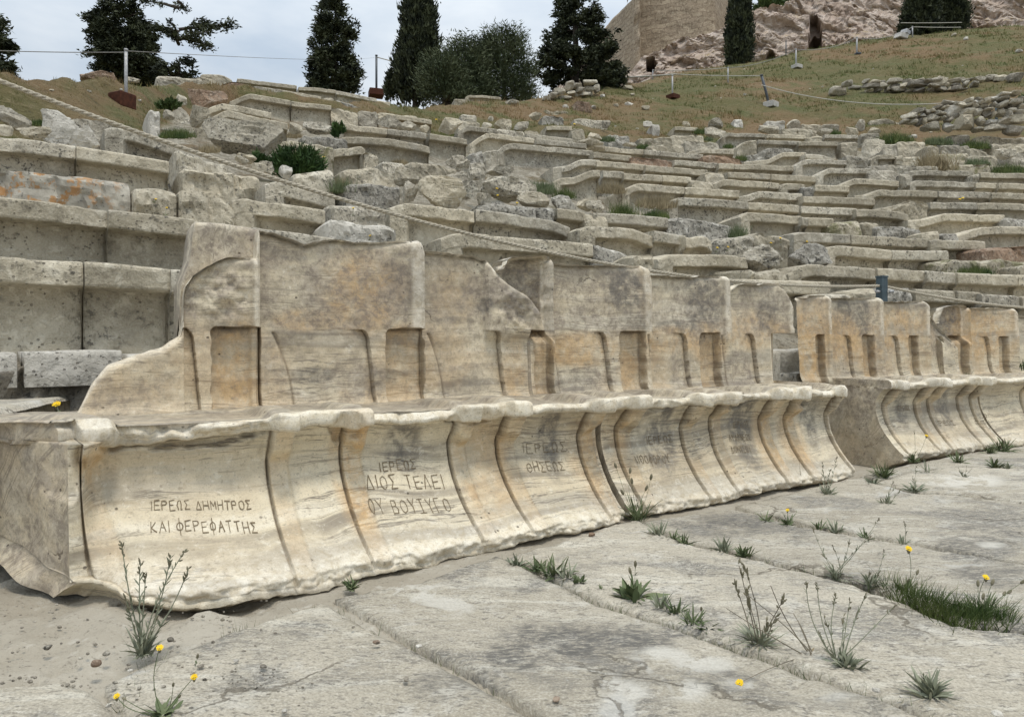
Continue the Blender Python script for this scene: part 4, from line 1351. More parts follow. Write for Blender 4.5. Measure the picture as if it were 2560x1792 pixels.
# thick rear slab behind the first throne
def rear_slab(fr, root, top, w0, w1, zb_, seed, mat=None):
    tp = [fr.sz(x, y, w0) for x, y in top]
    ss = np.linspace(tp[0][0], tp[-1][0], 70)
    zt = np.interp(ss, [q[0] for q in tp], [q[1] for q in tp])
    prof = [(w0, 0.0), (w0, .2), (w0, .4), (w0, .55), (w0, .7), (w0, .82), (w0, .9), (w0, .96), (w0 + .01, .99), (w0 + .03, 1.0), ((w0 + w1) / 2, 1.0), (w1, .98), (w1, .5), (w1, 0)]
    rows = []
    for W, f in prof:
        rows.append(fr.w(ss, np.full(len(ss), W), zb_ + (zt - zb_) * f))
    V = np.stack(rows, 1).reshape(-1, 3)
    n, m = len(ss), len(prof)
    dv = .02 * fbm(V * 7, 4, seed)
    V += dv[:, None] * np.array([fr.n[0], fr.n[1], .25])
    G = V.reshape(n, m, 3)
    cap0, cap1 = len(V), len(V) + 1
    V = np.concatenate([V, G[0].mean(0)[None], G[-1].mean(0)[None]])
    T = [[cap0, j, j + 1] for j in range(m - 1)] + [[cap1, (n - 1) * m + j + 1, (n - 1) * m + j] for j in range(m - 1)]
    Z1 = np.zeros(len(V))
    child(root, 'rear_slab', V, quads=grid_quads(n, m)[:, ::-1], tris=T, mat=M_MARBLE, attrs={'suv': V * .6, 'stain': Z1 + .12, 'warm': Z1, 'dirt': Z1, 'clean': Z1, 'grey': Z1 + .8})
rear_slab(frA, blkA, P2('z4', 1205, 560, 1230, 490, 1270, 380, 1290, 200, 1305, 135, 1500, 150, 1725, 186, 1760, 200), .60, .80, .55, 5)

# block B
B0, B1 = (.452, 2.748), (1.71, 3.60)
topB = P2('z5', 1085, 480, 1130, 462, 1152, 400, 1180, 384, 1300, 376, 1400, 366, 1425, 374, 1442, 408, 1462, 424, 1760, 436, 2040, 442, 2080, 458, 2096, 496) + \
    P2('t7', 606, 742, 1000, 750, 1440, 757, 1462, 780, 1476, 925, 1530, 908, 1590, 852, 1700, 845, 2040, 846, 2090, 880, 2108, 960, 2130, 1040, 2150, 1100, 2146, 1240, 2140, 1300)
spB = {'stain': [(*px('t7', 330, 890), 48, 62, .8), (*px('t7', 430, 1150), 40, 50, .4), (*px('t7', 1230, 960), 45, 90, .75), (*px('t7', 950, 1300), 55, 16, .7), (*px('t7', 1200, 1180), 45, 22, .6), (*px('t7', 1920, 1120), 22, 70, .6), (*px('t7', 1880, 960), 60, 25, .3), (*px('z5', 1300, 600), 45, 100, .6), (*px('z5', 1600, 1230), 60, 20, .35),
                 (*px('bm', 1630, 220), 40, 75, .75), (*px('bm', 1570, 160), 60, 60, .4), (*px('bm', 1660, 70), 16, 25, .9), (*px('br', 330, 130), 30, 110, .8), (*px('br', 350, 40), 14, 20, .95), (*px('br', 670, 100), 22, 70, .75), (*px('br', 690, 30), 20, 20, .7)],
       'warm': [(*px('z5', 1650, 1000), 110, 45, .9), (*px('z5', 1960, 1080), 32, 80, .85), (*px('t7', 900, 1450), 100, 35, .9), (*px('t7', 1250, 1500), 40, 60, .8), (*px('t7', 1750, 1350), 90, 50, .8), (*px('t7', 540, 900), 18, 90, .5), (*px('br', 430, 200), 25, 80, .5), (*px('br', 570, 180), 30, 80, .5), (*px('bm', 1400, 200), 30, 80, .4)],
       'grey': [(*px('t7', 330, 950), 75, 100, .7), (*px('t7', 1200, 1050), 85, 110, .7), (*px('t7', 1900, 1050), 80, 110, .7), (*px('z5', 1300, 600), 60, 110, .9), (*px('z5', 1650, 1200), 90, 40, .6), (*px('z6', 420, 1150), 50, 60, .75), (*px('z6', 40, 1130), 30, 60, .6), (*px('t7', 700, 1300), 70, 30, .4)],
       'rough': [(*px('z5', 1300, 600), 50, 110, 1)]}
inB = [[('ΙΕΡΕΩΣ', *px('bm', 1552, 222), *px('bm', 1690, 212), 18), ('ΛΙΘΟΦΟΡΟΥ', *px('bm', 1505, 325), *px('bm', 1680, 316), 20)],
       [('ΙΕΡΕΩΣ', *px('br', 268, 140), *px('br', 350, 135), 15), ('ΑΥΛΩΝΕΩΣ', *px('br', 250, 208), *px('br', 364, 204), 16), ('ΔΙΟΝΥΣΟΥ', *px('br', 262, 268), *px('br', 368, 264), 17)], None]
chB = [(.30, .41, .08, .03, .02), (.75, .40, .10, .04, .03), (1.25, .39, .10, .05, .03)]
frB, blkB = throne_block('middle marble throne block, three banded seats with dark stained backs, beyond the nearest block', B0, B1, .0062,
    [(1546, 1580), (1706, 1733), (1779, 1806), (1904, 1928), (1966, 1988), (2067, 2086)], [1756, 1946], [px('z5', 1085, 0)[0], px('z5', 2097, 0)[0], px('t7', 1470, 0)[0], px('t7', 2152, 0)[0]],
    topB, {'setback': [(1200, 1387, .07)], 'boards': [(1260, 1388), (1389, 1634), (1635, 1832), (1833, 1990)], 'recess': [(1345, 1384), (1560, 1617), (1762, 1808)], 'lgroove': [(1392, 1413), (1622, 1630), (1811, 1816)],
           'niche': [(1488, 1530), (1690, 1731), (1872, 1903)]},
    spB, inB, 17, chB, s0=.014, s_clip=(px('t7', 2152, 0)[0], 1940, 1256, 1338))

# block C
C0, C1 = (2.20, 4.095), (3.14, 4.655)
topC = P2('t8', 40, 870, 55, 835, 80, 820, 300, 810, 325, 822, 342, 842, 600, 842, 855, 842, 876, 862, 886, 884, 1100, 880, 1312, 878, 1338, 900, 1350, 970, 1400, 1050, 1480, 1150, 1560, 1240, 1652, 1330)
spC = {'stain': [(*px('t8', 550, 950), 24, 38, .75), (*px('t8', 700, 1030), 16, 62, .75), (*px('t8', 1200, 900), 40, 18, .45), (*px('t8', 420, 1200), 12, 50, .3), (*px('br', 1140, 40), 16, 50, .7), (*px('br', 1355, 40), 14, 50, .75), (*px('br', 1575, 15), 12, 25, .7)],
       'warm': [(*px('t8', 150, 1300), 50, 110, 1.0), (*px('t8', 480, 1250), 60, 70, .95), (*px('t8', 1050, 1150), 80, 70, .85), (*px('t8', 750, 1400), 30, 60, .8), (*px('t8', 1350, 1250), 30, 60, .5), (*px('t8', 150, 1000), 60, 60, .5)],
       'grey': [(*px('t8', 160, 900), 50, 30, .5), (*px('t8', 800, 1050), 26, 70, .6), (*px('t8', 600, 1000), 60, 50, .5), (*px('t8', 1200, 950), 60, 40, .45), (*px('t8', 1500, 1250), 40, 60, .6), (*px('t8', 450, 1500), 40, 60, .4), (*px('t8', 900, 1500), 35, 60, .45)]}
inC = [[('ΙΕΡΕΩΣ', *px('br', 1100, 55), *px('br', 1165, 50), 12)], [('ΙΕΡΕΩΣ', *px('br', 1305, 130), *px('br', 1400, 124), 12)], [('ΗΡΩΟΣ', *px('br', 1535, 102), *px('br', 1622, 95), 15), ('ΕΠΙΤΕΓΙΟΥ', *px('br', 1528, 138), *px('br', 1630, 130), 14)]]
frC, blkC = throne_block('marble throne block right of the stair gap, ochre backs and a plain left end', C0, C1, .0085,
    [(2211, 2222), (2289, 2304), (2323, 2336), (2397, 2410), (2429, 2441), (2503, 2514)], [2306, 2413], [2012, px('t8', 342, 0)[0], px('t8', 882, 0)[0], px('t8', 1652, 0)[0]],
    topC, {'boards': [(1990, 2083), (2084, 2214), (2215, 2329), (2330, 2420)], 'recess': [(2050, 2070), (2168, 2194), (2285, 2306)], 'lgroove': [], 'niche': [(2120, 2142), (2237, 2262), (2352, 2374)], 'grey0': .1},
    spC, inC, 29, [(.3, .4, .06, .03, .02), (.7, .39, .06, .03, .02)], rear_in=.22)

# block D, leaving the picture on the right
D0, D1 = (3.155, 4.665), (3.155 + 1.18, 4.665 + .62)
topD = P2('t8', 1476, 1100, 1490, 1040, 1512, 960, 1530, 936, 1600, 925, 1725, 918, 1752, 934, 1764, 950, 2000, 945, 2225, 946, 2250, 985, 2256, 1020, 2300, 1030, 2700, 1060)
spD = {'stain': [(*px('t8', 1620, 1000), 28, 40, .35)], 'warm': [(*px('t8', 1900, 1150), 70, 90, .9), (*px('t8', 2150, 1150), 30, 80, .6)], 'grey': [(*px('t8', 1620, 1060), 32, 70, .95), (*px('t8', 2050, 1000), 70, 30, .3)], 'rough': [(*px('t8', 1620, 1060), 30, 60, 1)]}
throne_block('last marble throne block at the right edge, dark rough corner and ochre back', D0, D1, .010,
    [(2556, 2566), (2600, 2610)], [2580], [px('t8', 1476, 0)[0], px('t8', 1766, 0)[0], px('t8', 2256, 0)[0], 2640],
    topD, {'setback': [(2340, 2430, .06)], 'boards': [(2360, 2430), (2431, 2550), (2551, 2660)], 'recess': [(2400, 2424), (2508, 2530)], 'lgroove': [], 'niche': [(2466, 2488)], 'grey0': .1}, spD, [], 37)

# ------------------------------------------------------------------ rows of seats
ORD = ['zeroth', 'first', 'second', 'third', 'fourth', 'fifth', 'sixth', 'seventh', 'eighth', 'ninth', 'tenth', 'eleventh', 'twelfth', 'thirteenth', 'fourteenth', 'fifteenth', 'sixteenth', 'seventeenth', 'eighteenth', 'nineteenth', 'twentieth', 'twenty-first', 'twenty-second', 'twenty-third', 'twenty-fourth', 'twenty-fifth', 'twenty-sixth', 'twenty-seventh']
PROF = {
 'S': [(.82, -.05), (.5, -.008), (.25, 0), (.10, 0), (.04, 0), (.014, -.003), (.003, -.012), (0, -.024), (0, -.062), (.0, -.094), (.004, -.103), (.016, -.108), (.06, -.112), (.098, -.116), (.112, -.125), (.116, -.15), (.117, -.20), (.112, -.27), (.098, -.34), (.076, -.41), (.06, -.52)],
 'P': [(.62, -.06), (.40, -.01), (.22, 0), (.10, 0), (.05, -.004), (.020, -.016), (.004, -.04), (0, -.08), (0, -.12), (0, -.16), (0, -.21), (0, -.26), (.002, -.31), (.006, -.36), (.012, -.42), (.02, -.50)]}
PROF['L'] = PROF['S']

def seat_mesh(P, kind, seed, mat, dist, name, lip_s=1.0):
    """block whose front top edge follows the 3-D polyline P (x, y, z)"""
    P = np.array(P)
    d = P[-1, :2] - P[0, :2]
    L = np.linalg.norm(d)
    u = d / L
    n = np.array([-u[1], u[0]])
    ps = (P[:, :2] - P[0, :2]) @ u
    order = np.argsort(ps)
    ps, pw, pz = ps[order], ((P[:, :2] - P[0, :2]) @ n)[order], P[order, 2]
    ds = float(np.clip(dist / F * 2.5 * 2.4, .012, .05))
    N = int(np.clip(L / ds, 8, 90))
    f = (1 - np.cos(np.linspace(0, math.pi, N))) / 2 * .25 + np.linspace(0, 1, N) * .75
    gap = .0006
    s = gap + (L - 2 * gap) * f
    zt = np.interp(s, ps, pz); w0 = np.interp(s, ps, pw)
    if len(ps) > 2:
        k = max(1, N // 30)
        ker = np.ones(2 * k + 1) / (2 * k + 1)
        zt = np.convolve(np.pad(zt, k, mode='edge'), ker, 'valid')
    pr = np.array(PROF[kind])
    q = np.ones(N)
    if kind == 'L':
        a = .10 + .06 * (seed % 5) / 5
        q = sst(a, a + .09, s)
    if kind in 'SL' and (seed % 3 == 0):
        q = q * (1 - .0 * s)
    m = len(pr)
    S = np.repeat(s[:, None], m, 1)
    W = w0[:, None] + np.repeat(pr[None, :, 0], N, 0)
    if kind in 'SL':
        low = np.arange(m) >= 10
        W = np.where(low[None], w0[:, None] + pr[None, :, 0] * q[:, None] + .004 * (1 - q[:, None]), W)
    Z = zt[:, None] + np.repeat(pr[None, :, 1], N, 0)
    B = P[0]
    base = np.array([B[0], B[1]])
    def world(S, W, Z):
        return np.stack([base[0] + S * u[0] + W * n[0], base[1] + S * u[1] + W * n[1], Z], -1)
    V = world(S, W, Z)
    kk = np.arange(m)
    rough = {'S': .007, 'L': .008, 'P': .022}[kind]
    big = {'S': .007, 'L': .010, 'P': .055}[kind]
    e = fbm(V * 5.0, 4, seed); e2 = fbm(V * 17, 3, seed + 1); e3 = fbm(V * 1.7 + 5, 3, seed + 2)
    # worn lip: bites out of the upper edge
    edge = np.exp(-((kk - 6.5) / 3.2) ** 2)[None]
    bite = sst(.12, .7, fbm(np.stack([s, s * 0 + seed, s * 0], -1) * 4.3, 4, seed + 3))[:, None] * (.020 if kind != 'P' else .07)
    W = W + edge * (bite + .6 * rough * e2) + rough * e + big * e3 * (kk > 4)[None]
    Z = Z - edge * bite * .45 + .5 * rough * e + (.004 if kind != 'P' else .032) * e3 * (kk < 9)[None]
    if kind == 'P':
        # broken faces
        fr_ = np.round(fbm(V * 2.6, 2, seed + 6) * 2.2) / 2.2
        W = W + .035 * fr_ * (kk > 3)[None]
    # rounded ends
    for i0, i1 in ((0, 1), (N - 1, N - 2)):
        W[i0] += np.where(kk > 2, .003 if kind != 'P' else .025, 0)
        Z[i0] -= np.where(kk < 8, .002 if kind != 'P' else .02, 0)
    V = world(S, W, Z).reshape(-1, 3)
    G = V.reshape(N, m, 3)
    c0, c1 = len(V), len(V) + 1
    V = np.concatenate([V, G[0, 3:].mean(0)[None], G[-1, 3:].mean(0)[None]])
    Q = grid_quads(N, m)
    T = [[c0, j + 1, j] for j in range(m - 1)] + [[c0, 0, m - 1]] + [[c1, (N - 1) * m + j, (N - 1) * m + j + 1] for j in range(m - 1)] + [[c1, N * m - 1, (N - 1) * m]]
    return obj(name, V, Q, T, mat=mat, smooth=False)

ICO = {}
def ico(sub):
    if sub in ICO: return ICO[sub]
    t = (1 + 5 ** .5) / 2
    V = [(-1, t, 0), (1, t, 0), (-1, -t, 0), (1, -t, 0), (0, -1, t), (0, 1, t), (0, -1, -t), (0, 1, -t), (t, 0, -1), (t, 0, 1), (-t, 0, -1), (-t, 0, 1)]
    T = [(0, 11, 5), (0, 5, 1), (0, 1, 7), (0, 7, 10), (0, 10, 11), (1, 5, 9), (5, 11, 4), (11, 10, 2), (10, 7, 6), (7, 1, 8), (3, 9, 4), (3, 4, 2), (3, 2, 6), (3, 6, 8), (3, 8, 9), (4, 9, 5), (2, 4, 11), (6, 2, 10), (8, 6, 7), (9, 8, 1)]
    V = [np.array(v, float) / np.linalg.norm(v) for v in V]
    for _ in range(sub):
        mid, T2 = {}, []
        def mp_(a, b):
            k = (min(a, b), max(a, b))
            if k not in mid:
                v = V[a] + V[b]; V.append(v / np.linalg.norm(v)); mid[k] = len(V) - 1
            return mid[k]
        for a, b, c in T:
            x, y, z = mp_(a, b), mp_(b, c), mp_(c, a)
            T2 += [(a, x, z), (b, y, x), (c, z, y), (x, y, z)]
        T = T2
    ICO[sub] = (np.array(V), np.array(T))
    return ICO[sub]

def rock_geo(c, size, seed, ang=0.0, sub=4, facets=9, power=.62, rough=.10):
    """angular stone: rounded box cut by random planes, then weathered; c = centre"""
    rs = np.random.RandomState(seed)
    V, T = ico(sub)
    V = np.sign(V) * np.abs(V) ** power
    V = V / np.abs(V).max()
    for _ in range(facets):
        d = rs.normal(size=3); d /= np.linalg.norm(d)
        lim = rs.uniform(.55, .92)
        pr = V @ d
        V = V - np.maximum(pr - lim, 0)[:, None] * d
    V = V * np.array(size) / 2
    off = rs.uniform(0, 50, 3)
    sc = 1.6 / max(.05, min(size))
    nrm = V / (np.linalg.norm(V, axis=1)[:, None] + 1e-9)
    V = V + nrm * (rough * min(size) * (.65 * fbm(V * sc + off, 4, seed) + .45 * (np.abs(fbm(V * sc * 2.2 + off, 3, seed + 2)) - .3) + .30 * fbm(V * sc * 6 + off, 4, seed + 1)))[:, None]
    ca, sa = math.cos(ang), math.sin(ang)
    V = np.stack([V[:, 0] * ca - V[:, 1] * sa, V[:, 0] * sa + V[:, 1] * ca, V[:, 2]], -1) + np.array(c)
    return V, T

def row_angle(X, Y): return math.atan2(X - CX, -(Y - CY)) * -1 if False else math.atan2((Y - CY), (X - CX)) - math.pi / 2

TRACES = """S z4 -140,360 560,400
S z4 566,402 1140,455
S z4 1150,452 1330,470
S z1 -120,1296 720,1390
S z1 724,1390 1310,1462
S t6 150,735 1230,885
Po z1 -90,1118 160,1125 600,1180 880,1235
P z1 890,1238 1040,1245 1190,1285
P z1 1196,1280 1360,1285 1500,1325 1570,1390
L t6 -80,440 60,405 940,545
Pw t6 1005,665 1400,690 1640,715 1735,790
S t1 -80,868 838,978
S t1 846,985 1868,1155
P t2 -185,1175 300,1250 640,1310 690,1370
L t6 285,260 400,225 1050,400
P t6 1010,480 1300,500 1655,570
L t3 -110,1310 60,1265 400,1300 830,1345
S t3 842,1338 1150,1368 1700,1460 1880,1535
L z5 680,260 740,228 830,215 1690,290
Pd z5 1694,282 1800,290 1980,340
P z5 1990,372 2130,382
L t7 640,560 720,515 800,495 1280,505 1640,530
R t7 1510,400 2075,665
Rd t7 2035,385 2570,665
L t8 -110,600 -20,520 120,490 420,500 798,530
S t8 802,528 1302,560
S t8 1308,560 1615,580
S t8 1620,575 2240,600
S t8 2245,600 2560,615
S t7 560,722 1478,775
S t7 1482,775 2552,812
P t7 1620,672 1700,676
P t7 1706,678 1920,672 2105,694
P t8 280,785 500,782
P t8 505,765 620,745 770,742
Pd t8 868,745 1000,738 1188,748
S t8 1192,742 1620,765
S t8 1624,765 1862,778
S t8 1868,790 2296,815
S t8 2300,815 2560,825
L t8 270,340 330,305 400,298 940,345
S t8 946,346 1530,352
Pm t8 1480,450 1560,420 1640,415 2240,440
P t8 2250,500 2520,505
L t8 -60,185 -20,165 525,185
S t8 530,190 1330,230
L t8 1336,250 1390,236 1900,255
Pb t8 1880,345 1960,318 2450,332
P t7 1350,345 1430,303 1720,300
P t7 1725,310 1800,275 2000,290 2100,325
S t4 -60,1275 400,1310 760,1345
Pd t4 764,1345 900,1340 1200,1370 1475,1410
L t4 1560,1340 1620,1285 1800,1290 2225,1320
S t4 2232,1330 2300,1345
S t5 20,1240 345,1250
Pm t5 345,1275 640,1285
P t5 660,1285 812,1292
Pd t5 818,1312 1050,1335 1290,1380
P t5 1296,1398 1475,1400
P t5 1482,1396 1620,1398
L t5 1590,1430 1700,1400 1830,1345 1960,1330 2450,1338
L t7 -207,240 -130,195 0,190 380,225 590,312
S t7 600,245 790,265 950,295
S t7 960,312 1020,318 1110,300 1190,315 1245,372
Pd t3 880,1300 1040,1270 1530,1310
P t3 1535,1312 1720,1320
S t3 1740,1320 2040,1362
P t3 2050,1370 2290,1378
L t4 740,1200 800,1145 900,1115 1280,1135 1640,1165
S t4 1645,1165 2080,1195
S t4 2086,1192 2200,1205
S t5 20,1115 585,1150
S t5 588,1150 1010,1180 1115,1215
L t5 1115,1268 1280,1260 1400,1225 1500,1200 2100,1215
Pd t5 2085,1280 2110,1240 2450,1240
R t3 150,1000 860,1310
R t3 400,910 910,1150
R t3 880,970 1510,1220
R t3 1230,1130 1640,1300
R t3 830,1150 1030,1290
Rd t3 1640,1180 1950,1330
R t3 1930,1200 2190,1350
R t3 2050,1240 2300,1370
R t3 0,990 200,1230
R t3 -60,880 220,1050
P t3 100,795 350,810 630,875
R t3 500,740 790,890
P t3 775,782 940,805
R t3 910,820 1240,960
R t3 740,880 920,1000
L t4 250,1050 330,1000 420,960 940,995
S t4 946,1000 1540,1040
L t4 1515,1115 1640,1085 1760,1045 2240,1075
S t5 40,1015 770,1048
L t5 560,1020 720,995 800,957 1420,970
S t5 1426,970 1960,985
S t5 1968,985 2450,1000
P t5 820,1138 1050,1108 1180,1070 1330,1092
S t5 1342,1085 1820,1090
S t5 1830,1090 2450,1105
L t3 1700,1030 1790,985 1950,975 2110,905 2210,902
S t4 40,815 265,835
S t4 270,840 688,875
S t4 692,870 1010,895
P t4 1016,905 1245,945
L t4 1250,965 1330,930 1380,915 1980,955
L t4 1992,1000 2030,960 2270,970
P t5 60,925 150,925
S t5 160,910 510,920
L t5 420,905 560,842 640,838 1020,870
L t5 1130,910 1180,862 1800,880
S t5 1808,880 2035,885
S t5 2042,890 2450,897
L t3 1690,880 1880,840 2000,782 2210,792
S t4 -30,708 500,755
S t4 508,760 1190,815
P t4 1190,840 1410,850
S t4 1414,835 1890,855
S t4 1896,860 2390,885
L t5 175,810 240,765 310,735 720,740
P t5 725,760 990,760
R t5 1010,760 1100,940
L t5 1090,790 1150,757 1775,767
P t5 1782,795 1850,783
S t5 1855,780 2450,792
L t3 1080,700 1140,635 1240,605 2130,690
S t4 -66,618 350,660
Pb t4 356,665 810,692
S t4 826,700 1310,740
S t4 1316,740 1484,747
S t4 1490,745 2140,770
L t5 -40,720 20,660 90,645 480,652
P t5 482,600 700,612
L t5 725,655 790,600 975,597
P t5 985,600 1240,605
P t5 730,705 1405,708
Pm t5 1500,705 1970,707
Pm t5 1980,700 2450,700
Pm t5 1390,592 1740,590
P t5 1750,605 2020,608
R t5 1990,540 2200,640
P t5 2140,560 2450,562
P t5 1980,485 2450,490
P t3 800,700 930,700
P t3 935,695 1085,690
L t3 770,620 870,545 970,490 1490,555
S t3 1510,560 2060,612
R t3 2060,640 2300,695
S t4 -10,550 490,592
S t4 494,592 1140,645
Pb t4 1150,645 1400,670 1600,712
L t4 1590,725 1870,700 2020,615 2280,622
S t5 60,588 240,605 330,640
Pd t4 1620,650 1750,625 1870,560 2140,578
L t4 970,625 1040,595 1110,578 1480,592
L t3 640,490 740,415 1070,450
P t3 1075,450 1380,480
P t3 1390,460 1540,492
S t3 1400,500 1910,560
R t3 1910,555 2296,640
P t4 540,530 940,548
R t4 230,505 410,560
P t4 950,500 1080,490 1330,507
P t4 1530,550 1600,490 1740,482
S t4 1748,482 2220,500
S t5 -10,465 390,470
P t5 425,470 605,470
R t5 610,450 850,610
P t5 850,490 1000,492
P t5 1010,462 1305,465
P t5 1312,510 1440,506
P t5 1450,490 1740,502
P t5 1750,530 1980,585
P t5 1510,415 1740,395
P t5 1810,410 2230,422
P t4 420,465 600,452 790,440
P t4 798,425 1150,437
S t4 830,335 1080,350
R t4 1160,345 1400,460
L t4 1330,480 1400,405 1830,415
S t4 1840,420 2270,430
P t5 80,405 245,407
S t5 255,395 600,397
P t5 620,375 820,377
P t4 2020,350 2290,355
R t4 1750,315 2020,410
Pw t4 1840,275 2040,260
R t4 2050,250 2220,350
P t5 20,280 230,292
P t5 236,280 405,285
P t5 -10,330 125,336
R t5 170,335 320,400
R t5 460,310 620,400
R t5 565,250 685,360
P t5 720,250 900,230 1030,275
R t5 690,300 825,400
Pw t4 1490,255 1585,257
L t4 690,230 790,200 870,142 1065,140
R t4 905,285 1010,340
R t4 1160,250 1360,350
Rw t4 470,270 590,330
Pw t4 585,310 665,320
R t4 0,260 120,350
P t4 90,420 330,430
L t3 722,110 740,80 900,78 1115,102
P t3 600,110 720,116
R t3 1150,140 1310,200
R t3 1420,260 1580,340
Pm t3 1590,235 1855,250
P t3 1570,330 1610,305 1810,330
P t3 1930,325 2296,362
S t3 1620,415 1900,422
P t3 1910,445 2050,450
R t3 2050,490 2250,570
Rb t3 1870,165 2110,310
Rw t3 1795,180 1870,240
R t3 420,320 680,500
P t3 650,345 880,365
R t3 960,315 1040,360
R t3 1020,350 1250,460
R t3 1255,360 1430,460
R t3 900,380 1020,440
P t3 680,290 850,300
S t3 -60,290 350,350
R t3 0,355 190,470
R t3 190,400 340,480
S t2 1600,745 2068,800
S t2 2074,800 2500,850
S t3 330,500 740,560
L t2 1500,920 1640,882 2100,910 2540,995
P t2 10,195 230,195 370,260
S t2 415,245 1070,325
S t2 1090,340 1230,340 1500,376
S t2 1504,380 1950,470
S t2 1955,490 2100,505
Pb t2 180,350 340,290 595,312
S t2 600,330 900,370
S t2 905,370 1340,442
P t2 1345,462 1480,468
P t2 1500,480 1850,575
L t2 330,505 430,460 540,410 1000,490
S t2 1010,495 1450,545
P t2 1455,545 1750,640
P t2 1755,600 1960,605
P t2 1965,612 2400,655
R t2 1960,680 2300,810
L t2 -10,650 120,560 260,512 790,622
L t2 -40,790 120,680 290,592 970,742
R t2 90,730 900,1090
R t2 970,745 1130,860
R t2 1130,730 1480,870
P t2 1130,862 1640,905
Pm t2 900,925 1050,900 1490,1000
S t2 1290,1030 1620,1010 1800,985 1825,1040
P t2 1830,1040 1990,1100
P t2 2010,1140 2270,1185
P t2 1560,1240 1640,1215 1900,1205 2180,1290
P t2 1600,1440 1680,1405 1900,1390 2200,1410
P t2 1040,1315 1450,1275 1492,1325
Rw t2 860,1190 1040,1330
R t2 570,1170 860,1290
R t2 360,1070 620,1160
R t2 400,1110 560,1180
L t1 1155,810 1180,788 1270,785 1500,825 1930,975
P t1 770,662 1000,665 1370,765
Rw t1 430,600 830,940
Rw t1 780,760 1100,1010
R t1 215,770 540,910
R t1 -40,560 300,760
R t1 -40,760 130,870
P t2 -260,1005 0,1080 330,1205
Rb t1 930,160 1370,330
R t1 1400,230 1540,300
P t1 1730,220 2230,240
Rb t1 2050,350 2500,560
R t1 1930,400 2060,530
Pw t1 1640,570 1770,590
R t1 1780,590 1930,700
R t1 1910,570 2100,740
R t1 2090,560 2300,740
"""

blocks = []      # (object, phrase, row, x)
for li, line in enumerate(TRACES.strip().split('\n')):
    p = line.split()
    kind, fl, t = p[0][0], p[0][1:], p[1]
    pts = [px(t, *map(float, q.split(','))) for q in p[2:]]
    seed = 100 + li * 3
    if kind == 'R':
        (x0, y0), (x1, y1) = pts
        xc = (x0 + x1) / 2
        d, o = hit_lip(xc, y0 + .55 * (y1 - y0))
        wd, ht = (x1 - x0) / F * d, (y1 - y0) / F * d
        dp = min(max(.55 * wd, ht * .8), 1.0)
        ht2 = ht * 1.25
        c = at(xc, y0, d + dp * .35); c[2] -= ht2 / 2
        V, T = rock_geo(c, (wd * 1.04, dp, ht2), seed, math.atan2(c[1] - CY, c[0] - CX) - math.pi / 2, 5 if wd / d > .05 else (4 if wd / d > .025 else 3), 15, .42, .11)
        mat = {'': M_LIME2 if li % 3 else M_LIME, 'd': M_DARK, 'w': M_WHITE, 'b': M_BROWN}[fl]
        ob = obj('boulder', V, tris=T, mat=mat, smooth=False)
        ph = {'': 'rough limestone boulder', 'd': 'boulder with dark lichen', 'w': 'pale whitish stone', 'b': 'reddish brown rock'}[fl]
        blocks.append((ob, ph, o, xc, 'boulder', 'loose boulders among the seats'))
        continue
    oo = sorted(hit_lip(*q)[1] for q in pts)
    if pts[-1][0] > 2535:      # rows run on past the right edge of the picture
        pts.append((pts[-1][0] + 260, pts[-1][1] + 5))
    o = float(np.mean(oo[len(oo) // 2:]))
    W3 = []
    # refine long edges so they follow the arc
    for i in range(len(pts) - 1):
        (xa, ya), (xb, yb) = pts[i], pts[i + 1]
        for k in range(4): W3.append((xa + (xb - xa) * k / 4, ya + (yb - ya) * k / 4))
    W3.append(pts[-1])
    P3_ = []
    for x, y in W3:
        d = circ_d(x, o)
        P3_.append(at(x, y, d))
    mat = MATK[fl] if fl else ((M_LIME, M_LIME, M_LIME2)[li % 3] if kind != 'P' else (M_LIME2, M_LIME, M_LIME, M_LIME2, M_LIME, M_DARK)[li % 6])
    ob = seat_mesh(P3_, kind, seed, mat, float(np.mean([q[1] for q in P3_])), 'seat_block' if kind in 'SL' else 'weathered_block')
    ph = {'S': 'lipped limestone seat', 'L': 'seat with solid rounded end', 'P': {'': 'plain weathered block', 'd': 'block dark with lichen', 'w': 'pale clean block', 'm': 'block patched with moss', 'b': 'brown stained block', 'o': 'orange lichened block'}.get(fl)}[kind]
    blocks.append((ob, ph, o, sum(q[0] for q in pts) / len(pts), 'seat' if kind in 'SL' else 'stone block', 'limestone seats of the terraces' if kind in 'SL' else 'weathered blocks of the terraces'))

cnt = {}
for b in blocks:
    row = max(1, min(27, int(round((b[2] - 1.6) / .93)) + 1))
    cnt.setdefault((b[1], row), []).append(b)
for (ph, row), bl in cnt.items():
    bl.sort(key=lambda q: q[3])
    for i, b in enumerate(bl):
        where = f"in the {ORD[row]} row up" if row > 1 else "in the lowest row"
        if len(bl) == 1:
            side = 'left' if b[3] < 850 else ('middle' if b[3] < 1700 else 'right')
            lab = f"{ph}, the only such {where}, on the {side}"
        else:
            lab = f"{ph}, {ORD[i + 1]} such from the left {where}"
        tag(b[0], lab, b[4], b[5])

